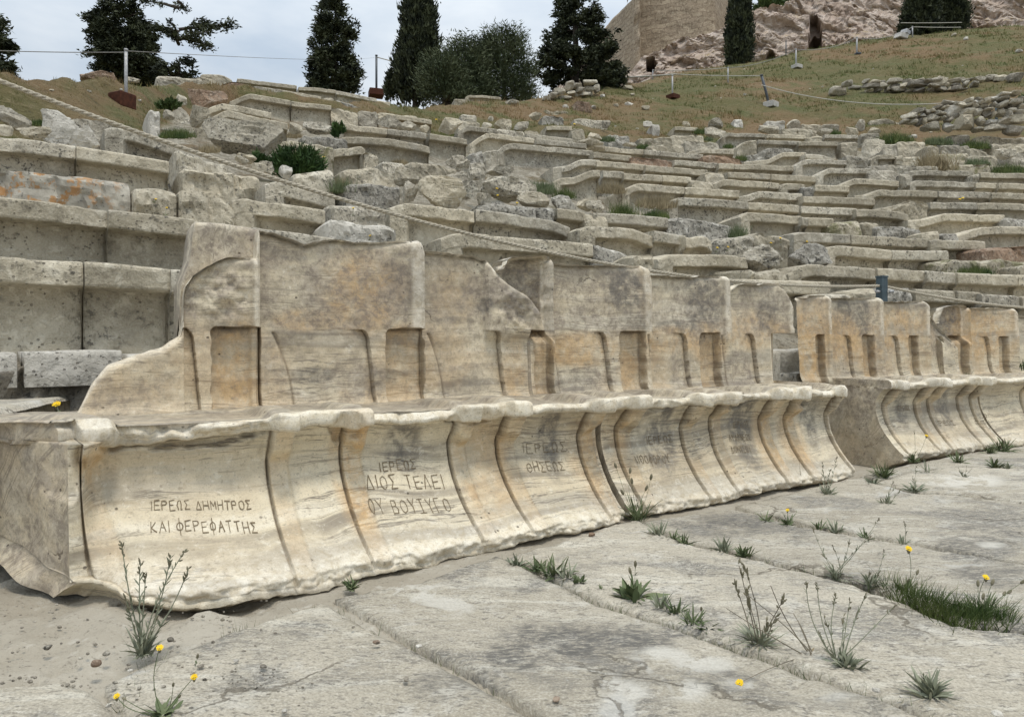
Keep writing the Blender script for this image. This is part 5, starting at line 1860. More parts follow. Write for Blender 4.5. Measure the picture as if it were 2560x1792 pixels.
# stones that lie in a row without a front edge of their own: the paved walkway behind the thrones
walk = empty('walkway', (0, 3.5, .5))
ORG[walk.name] = np.array(walk.location)
tag(walk, kind='structure')
ang0 = math.atan2(-4.5 - CY, -6.5 - CX)
def arc_slab(parent, name, a0, a1, r0, r1, z0, z1, mat, seed, rough=.006, face=.012):
    n, k = 40, 14
    aa = np.linspace(a0, a1, n)
    prof = [(r1, z0), (r1, z1)] + [(r, z1) for r in np.linspace(r1 - .02, r0 + .03, k)] + [(r0 + .008, z1 - .006), (r0, z1 - .02)] + [(r0, z) for z in np.linspace(z1 - .05, z0, 10)]
    A_, R_ = np.meshgrid(aa, [q[0] for q in prof], indexing='ij')
    Z_ = np.repeat(np.array([q[1] for q in prof])[None], n, 0)
    V = np.stack([CX + R_ * np.cos(A_), CY + R_ * np.sin(A_), Z_], -1)
    e = fbm(V * 4, 4, seed); e2 = fbm(V * 13, 3, seed + 1)
    isf = (np.arange(len(prof)) >= k + 3)[None]
    rad = np.stack([np.cos(A_), np.sin(A_), A_ * 0], -1)
    V = V + rad * (isf * face * (e + .5 * e2))[..., None]
    V[..., 2] += (~isf) * rough * (e + .4 * e2) * (Z_ > z0 + .01)
    G = V; m = len(prof)
    V = V.reshape(-1, 3)
    c0, c1 = len(V), len(V) + 1
    V = np.concatenate([V, G[0].mean(0)[None], G[-1].mean(0)[None]])
    T = [[c0, j, j + 1] for j in range(m - 1)] + [[c1, (n - 1) * m + j + 1, (n - 1) * m + j] for j in range(m - 1)]
    return child(parent, name, V, quads=grid_quads(n, m)[:, ::-1], tris=T, mat=mat)

def ang_at(x, o):
    d = circ_d(x, o)
    return math.atan2(d - CY, (x - 1280) / F * d - CX)
edges = [-900, -420, 60, 330, 700, 1100, 1500, 1880, 2140, 2420, 2760, 3200]
for i in range(len(edges) - 1):
    a_, b_ = ang_at(edges[i], 1.1), ang_at(edges[i + 1], 1.1)
    gp = .0006
    arc_slab(walk, 'walkway_slab', a_ - gp, b_ + gp, RHO + (1.26 if edges[i] < 600 else .86 if edges[i] < 1800 else (1.1 if edges[i] < 2100 else 1.36)), RHO + 1.66, .50 if edges[i] < 600 else -.1, .625 + .006 * ((i * 7) % 3 - 1), M_WHITE if edges[i] < 600 or 1800 < edges[i] < 2200 else (M_LIME if i % 2 else M_SLAB), 300 + i)

# rough packing under the walkway left of the thrones and in the stair gap
for i, (xa, xb) in enumerate([(-700, -90), (-80, 480), (1760, 1990), (2000, 2130)]):
    a_, b_ = ang_at(xa, .8), ang_at(xb, .8)
    ob = arc_slab(walk, 'packing_stone', a_, b_, RHO + (1.29 if i < 2 else 1.06) - .03 * (i % 2), RHO + 1.6, -.05, .575 if i < 2 else .50, M_RUBBLE if i < 2 else M_DARK, 330 + i, .02, .10 if i < 2 else .05)

# marble step of the left stair
def prism(name, base, z0, z1, mat, seed, label, cat, n=26, rough=.006):
    """block on a quadrilateral plan with worn edges"""
    b = np.array(base, float)
    g = np.linspace(0, 1, n)
    f = np.concatenate([[0], [.006], np.linspace(.02, .98, n), [.994], [1]])
    U, Vv = np.meshgrid(f, f, indexing='ij')
    X = (b[0][None, None] * ((1 - U) * (1 - Vv))[..., None] + b[1] * (U * (1 - Vv))[..., None] + b[2] * (U * Vv)[..., None] + b[3] * ((1 - U) * Vv)[..., None])
    m = len(f)
    Z = np.full((m, m), z1)
    ed = np.minimum(np.minimum(U, 1 - U), np.minimum(Vv, 1 - Vv))
    Z = Z - .018 * (1 - sst(0, .012, ed))
    P = np.concatenate([X, Z[..., None]], -1)
    P[..., 2] += rough * fbm(P * 5, 4, seed)
    top = P.reshape(-1, 3)
    ring = [(i, 0) for i in range(m)] + [(m - 1, j) for j in range(1, m)] + [(i, m - 1) for i in range(m - 2, -1, -1)] + [(0, j) for j in range(m - 2, 0, -1)]
    rp = np.array([P[i, j] for i, j in ring])
    cen = rp.mean(0)
    lay = [top]
    K = 8
    idx0 = [i * m + j for i, j in ring]
    Q = list(grid_quads(m, m))
    prev = idx0
    nb = len(ring)
    tot = len(top)
    for k in range(1, K + 1):
        r = rp.copy()
        r[:, 2] = rp[:, 2] + (z0 - rp[:, 2]) * k / K
        dv = .010 * fbm(r * 6, 4, seed + 3)
        dirv = rp - cen; dirv[:, 2] = 0
        dirv /= np.linalg.norm(dirv, axis=1)[:, None]
        r += dirv * (dv + .006)[:, None]
        lay.append(r)
        cur = list(range(tot, tot + nb)); tot += nb
        for i in range(nb): Q.append([prev[i], cur[i], cur[(i + 1) % nb], prev[(i + 1) % nb]])
        prev = cur
    ob = obj(name, np.concatenate(lay), np.array(Q), mat=mat)
    tag(ob, label, cat)
    return ob
prism('stair_step', [(-1.50, 2.06), (-1.713, 2.87), (-2.75, 2.78), (-2.55, 1.95)], -.05, .46, M_SLAB, 351, 'smooth grey marble step beside the left end of the nearest throne block', 'step')

# ------------------------------------------------------------------ trees
def leaf_cloud(C, A, n_per, spread, size, rs, aspect=1.8, up=0.3, out=None):
    """small leaf cards around clump centres C with growth axes A"""
    k = len(C)
    idx = np.repeat(np.arange(k), n_per)
    n = len(idx)
    P = C[idx] + rs.normal(size=(n, 3)) * np.asarray(spread)
    ax = A[idx] + rs.normal(size=(n, 3)) * .65
    ax[:, 2] += up
    ax /= np.linalg.norm(ax, axis=1)[:, None] + 1e-9
    sd_ = np.cross(ax, rs.normal(size=(n, 3)))
    sd_ /= np.linalg.norm(sd_, axis=1)[:, None] + 1e-9
    s = size * rs.uniform(.6, 1.35, n)[:, None]
    a = P - sd_ * s * .5 / aspect
    b = P + sd_ * s * .5 / aspect
    c = P + ax * s
    d = P - ax * s * .35
    V = np.stack([d, a, c, b], 1).reshape(-1, 3)
    Q = np.arange(n * 4).reshape(-1, 4)
    return V, Q

def tree(name, label, cat, d, outline, trunk_x, base_y, mat, seed, clumps, n_per, spread, size, trunk_r=.14, trunk_to=.8, depth_f=.85, group=None, up=.4, shell=.55, branches=(), lower=None, aspect=1.8, sag=0.0, boughs=0, thin=False):
    """outline: [(y, x_left, x_right)] of the crown in the photograph, standing d metres away"""
    rs = np.random.RandomState(seed)
    ol = np.array(outline, float)
    ys = np.linspace(ol[0, 0], ol[-1, 0], 200)
    xl = np.interp(ys, ol[:, 0], ol[:, 1]); xr = np.interp(ys, ol[:, 0], ol[:, 2])
    wt = np.maximum(xr - xl, 1.0) ** 1.15
    wt /= wt.sum()
    if clumps:
        iy = rs.choice(len(ys), clumps, p=wt)
        y = ys[iy] + rs.uniform(-1, 1, clumps) * (ys[1] - ys[0])
        r = np.where(rs.rand(clumps) < shell, rs.uniform(.72, 1.0, clumps), np.sqrt(rs.rand(clumps)))
        th = rs.uniform(0, 2 * math.pi, clumps)
        hx = (xr[iy] - xl[iy]) / 2; cx = (xr[iy] + xl[iy]) / 2
        # ragged edge
        edge = 1 + .10 * rs.normal(size=clumps)
        x = cx + hx * r * np.cos(th) * edge
        dy = hx / F * d * r * np.sin(th) * depth_f
        X = (x - 1280) / F * d; Y = d + dy
        Z = CAM + (HZ - y) / F * d
        C = np.stack([X, Y, Z], -1)
        tcx = (trunk_x - 1280) / F * d
        A = np.stack([(X - tcx), dy, np.zeros(clumps)], -1)
        A /= np.linalg.norm(A, axis=1)[:, None] + 1e-6
        A[:, 2] += up - sag
    else:
        C = np.zeros((0, 3)); A = np.zeros((0, 3))
    bx, by_ = (trunk_x - 1280) / F * d, d
    if boughs:
        # sprays along boughs that reach the outline
        Cs, As = [C], [A]
        for i in range(boughs):
            j = rs.choice(len(ys), p=wt)
            th = rs.uniform(0, 2 * math.pi)
            rr = rs.uniform(.74, 1.0)
            hx = (xr[j] - xl[j]) / 2; cx = (xr[j] + xl[j]) / 2
            xe = (cx + hx * rr * math.cos(th) - 1280) / F * d
            ye = d + hx / F * d * rr * math.sin(th) * depth_f
            ze = CAM + (HZ - ys[j]) / F * d
            L = math.hypot(xe - bx, ye - by_)
            p0 = np.array([bx, by_, ze + L * rs.uniform(-.10, .35)])
            p1 = np.array([xe, ye, ze])
            k = int(5 + L * 9)
            f = rs.uniform(.25, 1.0, k) ** .75
            c_ = p0 + (p1 - p0) * f[:, None]
            c_[:, 2] -= .10 * L * np.sin(f * math.pi)
            c_ += rs.normal(size=(k, 3)) * np.array([.07, .07, .05]) * (1.25 - .7 * f)[:, None]
            ax = (p1 - p0) / (np.linalg.norm(p1 - p0) + 1e-6)
            Cs.append(c_); As.append(np.repeat(ax[None], k, 0) + np.array([0, 0, up * .4]))
        C = np.concatenate(Cs); A = np.concatenate(As)
    bz = float(terrain(np.array([bx]), np.array([by_]))[0])
    zc = CAM + (HZ - base_y) / F * d
    ztop = CAM + (HZ - ol[0, 0]) / F * d
    root = empty(name, (bx, by_, min(bz, zc) - .05))
    ORG[root.name] = np.array(root.location)
    tag(root, label, cat, group)
    tb = MB()
    zt_ = bz + (ztop - bz) * trunk_to
    zz = np.linspace(min(bz, zc) - .3, zt_, 9)
    tb.tube(np.stack([bx + .05 * np.sin(zz * 1.3 + seed), np.full(9, by_), zz], -1), np.linspace(trunk_r, trunk_r * (.28 if not thin else .6), 9), 8)
    # limbs towards some of the clumps
    for i in (rs.choice(len(C), min(len(C), 26), replace=False) if len(C) else []):
        hz = max(min(C[i, 2] - .25 * np.hypot(C[i, 0] - bx, C[i, 1] - by_), zt_ - .05), bz + .3)
        a = np.array([bx, by_, hz]); b = C[i]
        mid = (a + b) / 2 + np.array([0, 0, -.04 + sag * .2])
        tb.tube([a, mid, b], [trunk_r * .28, trunk_r * .18, .012], 5)
    if branches:
        Cs, As = [C], [A]
        for (x0, y0, x1, y1, k, wob) in branches:
            p0 = at(x0, y0, d); p1 = at(x1, y1, d + rs.uniform(-1, 1))
            tb.tube([p0, (p0 + p1) / 2 + np.array([0, 0, .03]), p1], [trunk_r * .4, trunk_r * .25, .012], 5)
            f = .22 + .78 * rs.rand(k) ** .8
            c = p0 + (p1 - p0) * f[:, None] + rs.normal(size=(k, 3)) * np.array([wob, wob * 1.3, wob * .6])
            Cs.append(c); As.append(np.repeat(((p1 - p0) / np.linalg.norm(p1 - p0))[None], k, 0) + np.array([0, 0, .1]))
        C = np.concatenate(Cs); A = np.concatenate(As)
    V, T, _q, _m = (*tb.get()[:1], tb.get()[2], None, None)
    v_, q_, t_, m_ = tb.get()
    child(root, 'trunk', v_, quads=q_, tris=t_, mat=M_BARK)
    V, Q = leaf_cloud(C, A, n_per, spread, size, rs, aspect, up * .5)
    child(root, 'crown', V, quads=Q, mat=mat, smooth=False)
    return root

s_ = 1.115
def D(*v): return [tuple(q * s_ for q in r) for r in v]
tree('conifer_tree', 'dark dense conifer left of centre, its trunk hidden, standing beside the thin tree', 'tree', 21,
     D((-30, 240, 296), (0, 232, 308), (20, 210, 310), (36, 206, 322), (45, 202, 340), (60, 194, 342), (68, 214, 336), (76, 208, 342), (95, 203, 358), (104, 214, 350), (112, 210, 360), (122, 200, 352), (130, 186, 360), (150, 193, 372), (158, 214, 366), (170, 220, 366), (187, 250, 355)), 297, 215, M_CYP, 5, 120, 24, (.07, .07, .055), .09, .16, .9, up=.1, shell=.3, boughs=80)
tree('conifer_tree', 'thin dark tree with a bare visible trunk and one long branch to the right', 'tree', 20,
     D((150, 375, 425), (165, 355, 440), (175, 372, 436)), 447, 196, M_CYP, 6, 22, 20, (.07, .07, .06), .085, .125, .99, up=.05, thin=True,
     branches=[(447, 75, 575, 62, 28, 0.08), (447, 95, 530, 118, 16, 0.06), (447, 80, 384, 78, 18, 0.08), (447, 112, 425, 70, 10, 0.07), (446, 20, 362, 3, 12, 0.06), (446, 5, 462, 22, 5, 0.03), (449, 150, 480, 160, 12, 0.08), (449, 168, 400, 176, 16, 0.09), (448, 100, 520, 80, 13, 0.08), (446, -20, 480, -30, 6, 0.06), (446, -30, 400, -25, 6, 0.06)])
tree('conifer_tree', 'dark conifer at the left edge, cut off by the frame', 'tree', 18,
     D((30, -80, -6), (60, -85, 18), (78, -85, 2), (105, -90, 38), (118, -90, 44), (135, -90, 20), (150, -80, 30), (165, -70, 48), (178, -60, 46), (186, -50, 30)), -60, 235, M_CYP, 7, 30, 24, (.07, .07, .055), .09, .14, .9, up=.1, shell=.3, boughs=40)
tree('conifer_tree', 'isolated dark conifer with a bumpy outline behind the upper seats, between the fence posts', 'tree', 28,
     D((-14, 725, 752), (0, 718, 768), (30, 708, 778), (62, 706, 800), (95, 702, 804), (118, 698, 790), (140, 696, 800), (165, 692, 812), (185, 694, 808), (206, 702, 800)), 840, 235, M_CYP, 8, 130, 28, (.09, .09, .08), .11, .16, .9, up=.25, shell=.3, boughs=70)
tree('cypress_tree', 'tall columnar cypress beside the olive trees, right of the second fence post', 'tree', 33,
     D((-25, 918, 955), (0, 908, 972), (40, 902, 977), (80, 898, 979), (120, 888, 976), (160, 885, 972), (190, 888, 966), (222, 900, 955)), 1040, 248, M_CYP, 9, 560, 34, (.09, .09, .22), .15, .16, .92, up=1.3, shell=.6)
tree('cypress_tree', 'small young cypress at the foot of the tall columnar one', 'tree', 33,
     D((164, 870, 876), (185, 865, 884), (205, 864, 886), (220, 868, 882)), 976, 246, M_CYP2, 10, 46, 24, (.06, .06, .14), .13, .05, .8, up=1.0)
OLG = 'olive trees behind the crest'
tree('olive_tree', 'left grey green olive tree, partly in front of the tall cypress', 'tree', 31,
     D((125, 985, 1005), (140, 952, 1030), (165, 945, 1045), (195, 948, 1050), (225, 955, 1050)), 1110, 250, M_OLIVE, 11, 260, 46, (.22, .22, .2), .12, .16, .7, group=OLG, up=.5, shell=.5, aspect=3.2)
tree('olive_tree', 'middle olive tree with two feathery tops, left of the third fence post', 'tree', 32,
     D((92, 1025, 1060), (112, 1000, 1075), (150, 990, 1090), (190, 985, 1100), (226, 990, 1100)), 1165, 250, M_OLIVE, 12, 340, 46, (.22, .22, .2), .12, .16, .7, group=OLG, up=.5, shell=.5, aspect=3.2)
tree('olive_tree', 'tallest olive tree, behind the third fence post and left of the big conifer', 'tree', 33,
     D((80, 1085, 1165), (95, 1072, 1170), (125, 1062, 1180), (160, 1060, 1192), (200, 1070, 1195), (228, 1080, 1195)), 1262, 250, M_OLIVE, 13, 500, 46, (.22, .22, .2), .12, .18, .7, group=OLG, up=.5, shell=.5, aspect=3.2)
tree('conifer_tree', 'large dark conical conifer in front of the fortress wall, right of the olives', 'tree', 36,
     D((-50, 1262, 1300), (-15, 1245, 1325), (15, 1240, 1350), (50, 1228, 1355), (66, 1222, 1385), (90, 1212, 1378), (108, 1205, 1392), (135, 1195, 1405), (155, 1190, 1410), (175, 1205, 1412), (195, 1215, 1400), (212, 1230, 1330)), 1438, 232, M_CYP, 14, 130, 26, (.11, .11, .075), .13, .22, .95, up=.0, shell=.3, boughs=90)
tree('cypress_tree', 'slender dark cypress standing before the rock, right of the fortress wall', 'tree', 46,
     D((-20, 1648, 1672), (0, 1642, 1680), (40, 1634, 1684), (70, 1630, 1685), (110, 1631, 1684), (140, 1632, 1681), (152, 1636, 1676)), 1848, 172, M_CYP, 15, 460, 30, (.10, .10, .26), .17, .18, .9, up=1.2, shell=.6)
tree('cypress_tree', 'left one of the broad cypress pair at the top of the slope', 'tree', 50,
     D((-30, 2048, 2090), (0, 2036, 2100), (40, 2024, 2102), (62, 2020, 2102), (82, 2022, 2098)), 2298, 96, M_CYP, 16, 420, 30, (.12, .12, .2), .18, .2, .9, up=.9, group='cypress pair at the top of the slope')
tree('cypress_tree', 'right one of the broad cypress pair at the top of the slope', 'tree', 50.5,
     D((-30, 2090, 2135), (0, 2090, 2160), (40, 2090, 2168), (62, 2092, 2166), (80, 2095, 2150)), 2372, 94, M_CYP, 17, 420, 30, (.12, .12, .2), .18, .2, .9, up=.9, group='cypress pair at the top of the slope')

def bush(name, label, x, y, wpx, hpx, d, mat, seed, n=120, per=22, size=.10, aspect=2.2, cat='bush', group=None, up=.5):
    """low rounded bush, (x, y) = middle of its foot"""
    rs = np.random.RandomState(seed)
    b = at(x, y, d)
    wm, hm = wpx / F * d, hpx / F * d
    th = rs.uniform(0, 2 * math.pi, n); r = np.sqrt(rs.rand(n))
    h = rs.rand(n) ** .8 * np.sqrt(np.clip(1 - .8 * r ** 2, 0, 1))
    C = np.stack([b[0] + r * np.cos(th) * wm / 2, b[1] + r * np.sin(th) * wm * .35, b[2] + h * hm], -1)
    A = np.stack([np.cos(th) * r, np.sin(th) * r, .6 + 0 * th], -1)
    V, Q = leaf_cloud(C, A, per, (wm * .06, wm * .06, hm * .08), size, rs, aspect, up)
    o = obj(name, V, Q, mat=mat, smooth=False)
    tag(o, label, cat, group)
    return o
bush('shrub', 'bright green shrub growing on top of the rock, left part', *px('z3', 600, 135), 70, 60, 59.5, M_SHRUB, 21, 150, 24, .30)
bush('shrub', 'bright green shrub on top of the rock beside the dry grass, right part', *px('z3', 730, 95), 80, 55, 61, M_SHRUB, 22, 150, 24, .30)
bush('fern_bush', 'lush dark green bush between broken seat blocks on the left slope', *px('t2', 1080, 1310), 118, 74, 7.6, M_FERN, 23, 120, 26, .055, 3.6, up=.3)
bush('fern_bush', 'small dark green bush just left of the lush one', *px('t2', 650, 1185), 46, 28, 7.4, M_FERN, 24, 40, 20, .035, 3.0)
bush('fern_bush', 'small green bush in a gap below the upper left rows', *px('t2', 1535, 875), 32, 32, 10.2, M_FERN, 25, 40, 20, .05, 2.5)
bush('fern_bush', 'low green bush beside the reddish rock on the left crest', *px('t1', 1870, 590), 52, 26, 10.0, M_SHRUB, 26, 50, 20, .045, 2.5)
bush('fern_bush', 'green bush at the right end of the rubble retaining wall', *px('t5', 2290, 150), 26, 34, 19.5, M_FERN, 27, 50, 20, .10, 2.2)

# ------------------------------------------------------------------ posts, cords, rope
def post(label, x, y0, y1, rpx, mat, base=None, lean=0.0, d=None, name='fence_post', cap=False):
    g = ground_hit(x, y1, 5.0) if d is None else at(x, y1, d)
    d = g[1]
    top = at(x + lean, y0, d)
    root = empty(name, g)
    ORG[root.name] = np.array(root.location)
    tag(root, label, 'post', 'posts of the rope fence')
    r = rpx / F * d
    mb = MB()
    mb.tube([g - np.array([0, 0, .15]), (g + top) / 2, top], [r, r, r], 10)
    mb.tube([top, top + np.array([0, 0, .02 + r * .4])], [r * 1.25, r * 1.15], 10)
    v, q, t, _ = mb.get()
    child(root, 'pole', v, quads=q, tris=t, mat=mat)
    if base:
        wpx, hpx, bm = base
        mb = MB()
        mb.box(g - np.array([0, .1, hpx / F * d * .45]), wpx / F * d, wpx / F * d, hpx / F * d, .3 + g[0], bev=.06)
        v, q, t, _ = mb.get()
        child(root, 'base_box', v, quads=q, tris=t, mat=bm, smooth=False)
    return top
PT = {}
PT[1] = post('pale steel fence post on a rusty box, left crest', 315, 128, 262, 4.0, M_STEEL, (46, 38, M_RUST))
PT[2] = post('dark fence post on a rusty box, beside the isolated conifer', 941, 140, 236, 2.8, M_DPOST, (36, 16, M_RUST))
PT[3] = post('pale fence post before the olive trees', 1280, 188, 250, 2.6, M_STEEL)
PT[4] = post('short fence post on a rusty box on the dry slope', 1681, 190, 246, 2.0, M_STEEL, (25, 11, M_RUST))
PT[5] = post('thin fence post at the foot of the slender cypress', 1820, 170, 208, 1.6, M_STEEL)
PT[6] = post('leaning dark fence post in a pale concrete block', 1925, 190, 266, 3.2, M_DPOST, (28, 15, M_CONC), lean=-21)
PT[7] = post('fence post in a pale block below the rock cave', 1990, 124, 170, 1.8, M_STEEL, (20, 9, M_CONC))
PT[8] = post('thin fence post on the slope right of the cave', 2142, 95, 137, 2.0, M_STEEL, (12, 4, M_DPOST))
PT[9] = post('thin fence post before the cypress pair', 2281, 68, 94, 1.6, M_STEEL)
PT[10] = post('dark green fence post with a strut by the rubble wall', 2491, 246, 328, 3.2, M_GPOST)
mb = MB()
b_ = PT[10]
mb.tube([b_ - np.array([0, 0, .05]), at(2543, 312, b_[1] - .3)], [.014, .014], 6)
v, q, t, _ = mb.get()
child([o for o in COL.objects if o.name.startswith('fence_post') and o.get('label', '').startswith('dark green fence post')][0], 'strut', v, quads=q, tris=t, mat=M_STEEL)
PT[11] = post('thin fence post at the left foot of the rock', 1632, 176, 198, 1.3, M_STEEL)
PT[12] = post('thin dark post right of the slender cypress', 1965, 104, 140, 1.3, M_DPOST)

def cord(label, a, b, sag, r, mat, name='guide_rope', n=24, group='cords of the rope fence'):
    a, b = np.array(a), np.array(b)
    f = np.linspace(0, 1, n)
    P = a + (b - a) * f[:, None]
    P[:, 2] -= 4 * sag * f * (1 - f)
    mb = MB()
    mb.tube(P, r, 6)
    v, q, t, _ = mb.get()
    o = obj(name, v, q, t, mat=mat)
    tag(o, label, 'cord', group)
wr = lambda p: p[1] / F * 1.05
cord('thin cord from the left frame edge to the first crest post', at(-160, 121, PT[1][1]), PT[1] - np.array([0, 0, .02]), .02, wr(PT[1]), M_WIRE)
cord('long thin cord from the rusty box post to the dark crest post', PT[1], PT[2] - np.array([0, 0, .12]), .16, wr(PT[1]) * 1.05, M_WIRE)
cord('sagging cord before the olive trees', PT[2] - np.array([0, 0, .1]), PT[3], .42, wr(PT[2]) * 1.2, M_WIRE2)
cord('cord from the olive post toward the short post on the slope', PT[3], at(1690, 186, PT[6][1] + 4), .25, wr(PT[3]), M_WIRE2)
cord('pale cord across the dry slope ending at the leaning post', at(1690, 186, PT[6][1] + 4), PT[6], .03, wr(PT[6]), M_WIRE2)
cord('long pale cord from the leaning post to the rubble wall', PT[6] - np.array([0, 0, .35]), PT[10], .42, wr(PT[6]), M_WIRE2)
cord('cord leaving the green post toward the right edge', PT[10], at(2700, 252, PT[10][1]), .02, wr(PT[10]), M_WIRE2)
cord('cord below the slender cypress', PT[11], PT[5], .06, wr(PT[5]) * .8, M_WIRE2)
cord('cord between the cypress post and the cave post', PT[5], PT[7], .2, wr(PT[7]) * .7, M_WIRE)
cord('cord below the cave', PT[7], PT[8], .25, wr(PT[8]) * .7, M_WIRE)
cord('cord climbing to the cypress pair', PT[8], PT[9], .3, wr(PT[8]) * .7, M_WIRE)
cord('upper cord before the cypress pair', at(2252, 58, 48), at(2404, 57, 48), .02, .022, M_WIRE2)
cord('lower cord before the cypress pair', PT[9], at(2402, 69, 48), .02, .02, M_WIRE2)

# twisted rope in front of the lower rows
ra, rb = np.array([-2.24, 3.0, 1.79]), np.array([2.70, 5.40, CAM + 146 / F * 5.4])
f = np.linspace(0, 1, 620)
rp_ = ra + (rb - ra) * f[:, None]
rp_[:, 2] -= 4 * .262 * f * (1 - f)
mb = MB()
tn = (rb - ra) / np.linalg.norm(rb - ra)
sa_ = np.array([tn[1], -tn[0], 0]); sb_ = np.array([0, 0, 1.0])
Lr = np.linalg.norm(rb - ra)
for k in range(3):
    ph = 2 * math.pi * (f * Lr / .085 + k / 3)
    mb.tube(rp_ + .0052 * (np.cos(ph)[:, None] * sa_ + np.sin(ph)[:, None] * sb_), .0060, 6)
v, q, t, _ = mb.get()
o = obj('rope', v, q, t, mat=M_ROPE)
tag(o, 'thick twisted rope sagging across the lower seats from the upper left', 'rope')
gp_ = empty('rope_post', (2.70, 5.40, .6))
ORG[gp_.name] = np.array(gp_.location)
tag(gp_, 'square grey green steel post behind the ochre throne backs', 'post')
mb = MB(); mb.box((2.70, 5.40, .60), .058, .058, .545, .35, bev=.06); mb.box((2.70, 5.40, 1.145), .063, .063, .012, .35, bev=.1)
v, q, t, _ = mb.get()
child(gp_, 'pole', v, quads=q, tris=t, mat=M_GPOST, smooth=False)
mb = MB()
for dx in (-1, 1):
    mb.tube([np.array([2.70 + dx * .035, 5.37, 1.04]), np.array([2.70 + dx * .062, 5.35, 1.04])], [.011, .011], 8)
v, q, t, _ = mb.get()
child(gp_, 'rope_eye', v, quads=q, tris=t, mat=M_STEEL)
gp2 = empty('rope_post', (-2.24, 3.0, 1.0))
mb = MB(); mb.box((-2.30, 3.02, .95), .072, .072, .90, .6, bev=.06)
v, q, t, _ = mb.get()
ORG[gp2.name] = np.array(gp2.location)
child(gp2, 'pole', v, quads=q, tris=t, mat=M_GPOST, smooth=False)
tag(gp2, 'grey green steel post holding the upper left end of the rope', 'post')
f2 = np.linspace(0, 1, 260)
rc = np.array([2.70 + 3.0, 5.4 + 1.0, 1.0])
rp2 = rb + (rc - rb) * f2[:, None]
rp2[:, 2] -= 4 * .10 * f2 * (1 - f2)
mb = MB()
for k in range(3):
    ph = 2 * math.pi * (f2 * 3.16 / .085 + k / 3)
    mb.tube(rp2 + .005 * (np.cos(ph)[:, None] * np.array([.3, -.95, 0]) + np.sin(ph)[:, None] * sb_), .006, 6)
v, q, t, _ = mb.get()
o = obj('rope', v, q, t, mat=M_ROPE)
tag(o, 'rope continuing from the square post toward the right edge', 'rope')

# ------------------------------------------------------------------ rubble walls
def rubble(label, t, stones, d0, d1, x0, x1, mats, seed, name='rubble_wall'):
    """stones: (x0, y0, x1, y1) boxes in tile coordinates; depth runs from d0 at x0 to d1 at x1"""
    ps = [(*px(t, a, b), *px(t, c, e_)) for a, b, c, e_ in stones]
    xm = np.mean([q[0] for q in ps]); ym = max(q[3] for q in ps)
    root = empty(name, at(xm, ym, (d0 + d1) / 2))
    ORG[root.name] = np.array(root.location)
    tag(root, label, 'wall')
    for i, (a, b, c, e_) in enumerate(ps):
        d = np.interp((a + c) / 2, [x0, x1], [d0, d1]) if d0 < 25 else ground_hit((a + c) / 2, max(q[3] for q in ps if abs((q[0] + q[2]) / 2 - (a + c) / 2) < (c - a) * .6 + 12) + 1, 12)[1] - .15
        w_, h_ = (c - a) / F * d, (e_ - b) / F * d
        ctr = at((a + c) / 2, (b + e_) / 2, d + .18 + .05 * ((i * 5) % 3))
        V, T = rock_geo(ctr, (w_ * 1.08, max(.38, w_ * .7), h_ * 1.12), seed + i, math.atan2(ctr[1] - CY, ctr[0] - CX) - math.pi / 2, 2, 7, .5, .06)
        child(root, 'stone', V, tris=T, mat=mats[i % len(mats)], smooth=False)
    return root
rs_ = np.random.RandomState(3)
st = [(1140, 130, 1265, 185), (1262, 142, 1322, 202), (1322, 135, 1385, 188), (1385, 150, 1480, 205), (1478, 110, 1645, 222), (1640, 140, 1785, 212), (1785, 140, 1850, 205), (1855, 148, 1950, 228), (1955, 145, 2000, 225),
      (1050, 185, 1205, 245), (1205, 190, 1280, 230), (1280, 195, 1435, 275), (1440, 220, 1478, 250), (1480, 225, 1545, 275), (1550, 212, 1818, 345), (1818, 218, 1890, 300), (1890, 235, 1995, 300),
      (1030, 250, 1100, 300), (1105, 240, 1185, 295), (1170, 240, 1240, 310), (1238, 238, 1275, 298), (1250, 275, 1455, 365), (1460, 282, 1570, 368), (1770, 330, 1870, 372), (1880, 295, 2130, 360), (2100, 305, 2296, 400), (2140, 200, 2330, 300), (2030, 215, 2140, 295),
      (1450, 45, 1560, 105), (1560, 70, 1600, 110), (1600, 80, 1690, 120), (1370, 105, 1440, 145), (1440, 105, 1540, 150), (1690, 75, 1755, 112), (1755, 60, 1820, 95), (1755, 95, 1815, 138), (1815, 60, 1880, 105), (1820, 105, 1900, 145), (1870, 30, 1930, 95), (1890, 120, 1965, 155), (1950, 70, 2000, 110),
      (2010, 60, 2130, 130), (2130, 35, 2255, 95), (2120, 90, 2220, 140), (2020, 130, 2110, 205), (2110, 140, 2190, 180), (2190, 140, 2296, 195), (2000, 0, 2120, 60), (2090, 165, 2160, 235), (2200, 10, 2310, 70), (2150, -40, 2260, 0), (2040, -30, 2140, 5), (1930, 10, 2010, 55), (2230, 90, 2330, 140), (1690, 30, 1760, 75), (1780, 25, 1870, 60)]
rubble('rubble retaining wall of mixed field stones at the right edge, the larger one', 't5', st, 19.5, 18.5, 2250, 2560, [M_LIME2, M_RUBBLE, M_LIME, M_LIME2, M_WHITE, M_LIME2], 500)
st = []
for r_, (ya, yb) in enumerate([(535, 562), (562, 592), (592, 620)]):
    x = 1215 + (0, 10, 25)[r_]
    i = 0
    while x < 2090 - r_ * 130:
        wd = (45, 80, 60, 100, 38, 70)[(i * 5 + r_ * 3) % 6]
        sl = (x - 1215) / 900
        st.append((x, ya - 26 * max(0, sl - .3) - 5 * (i % 2), x + wd, yb - 26 * max(0, sl - .3)))
        x += wd + 3
        i += 1
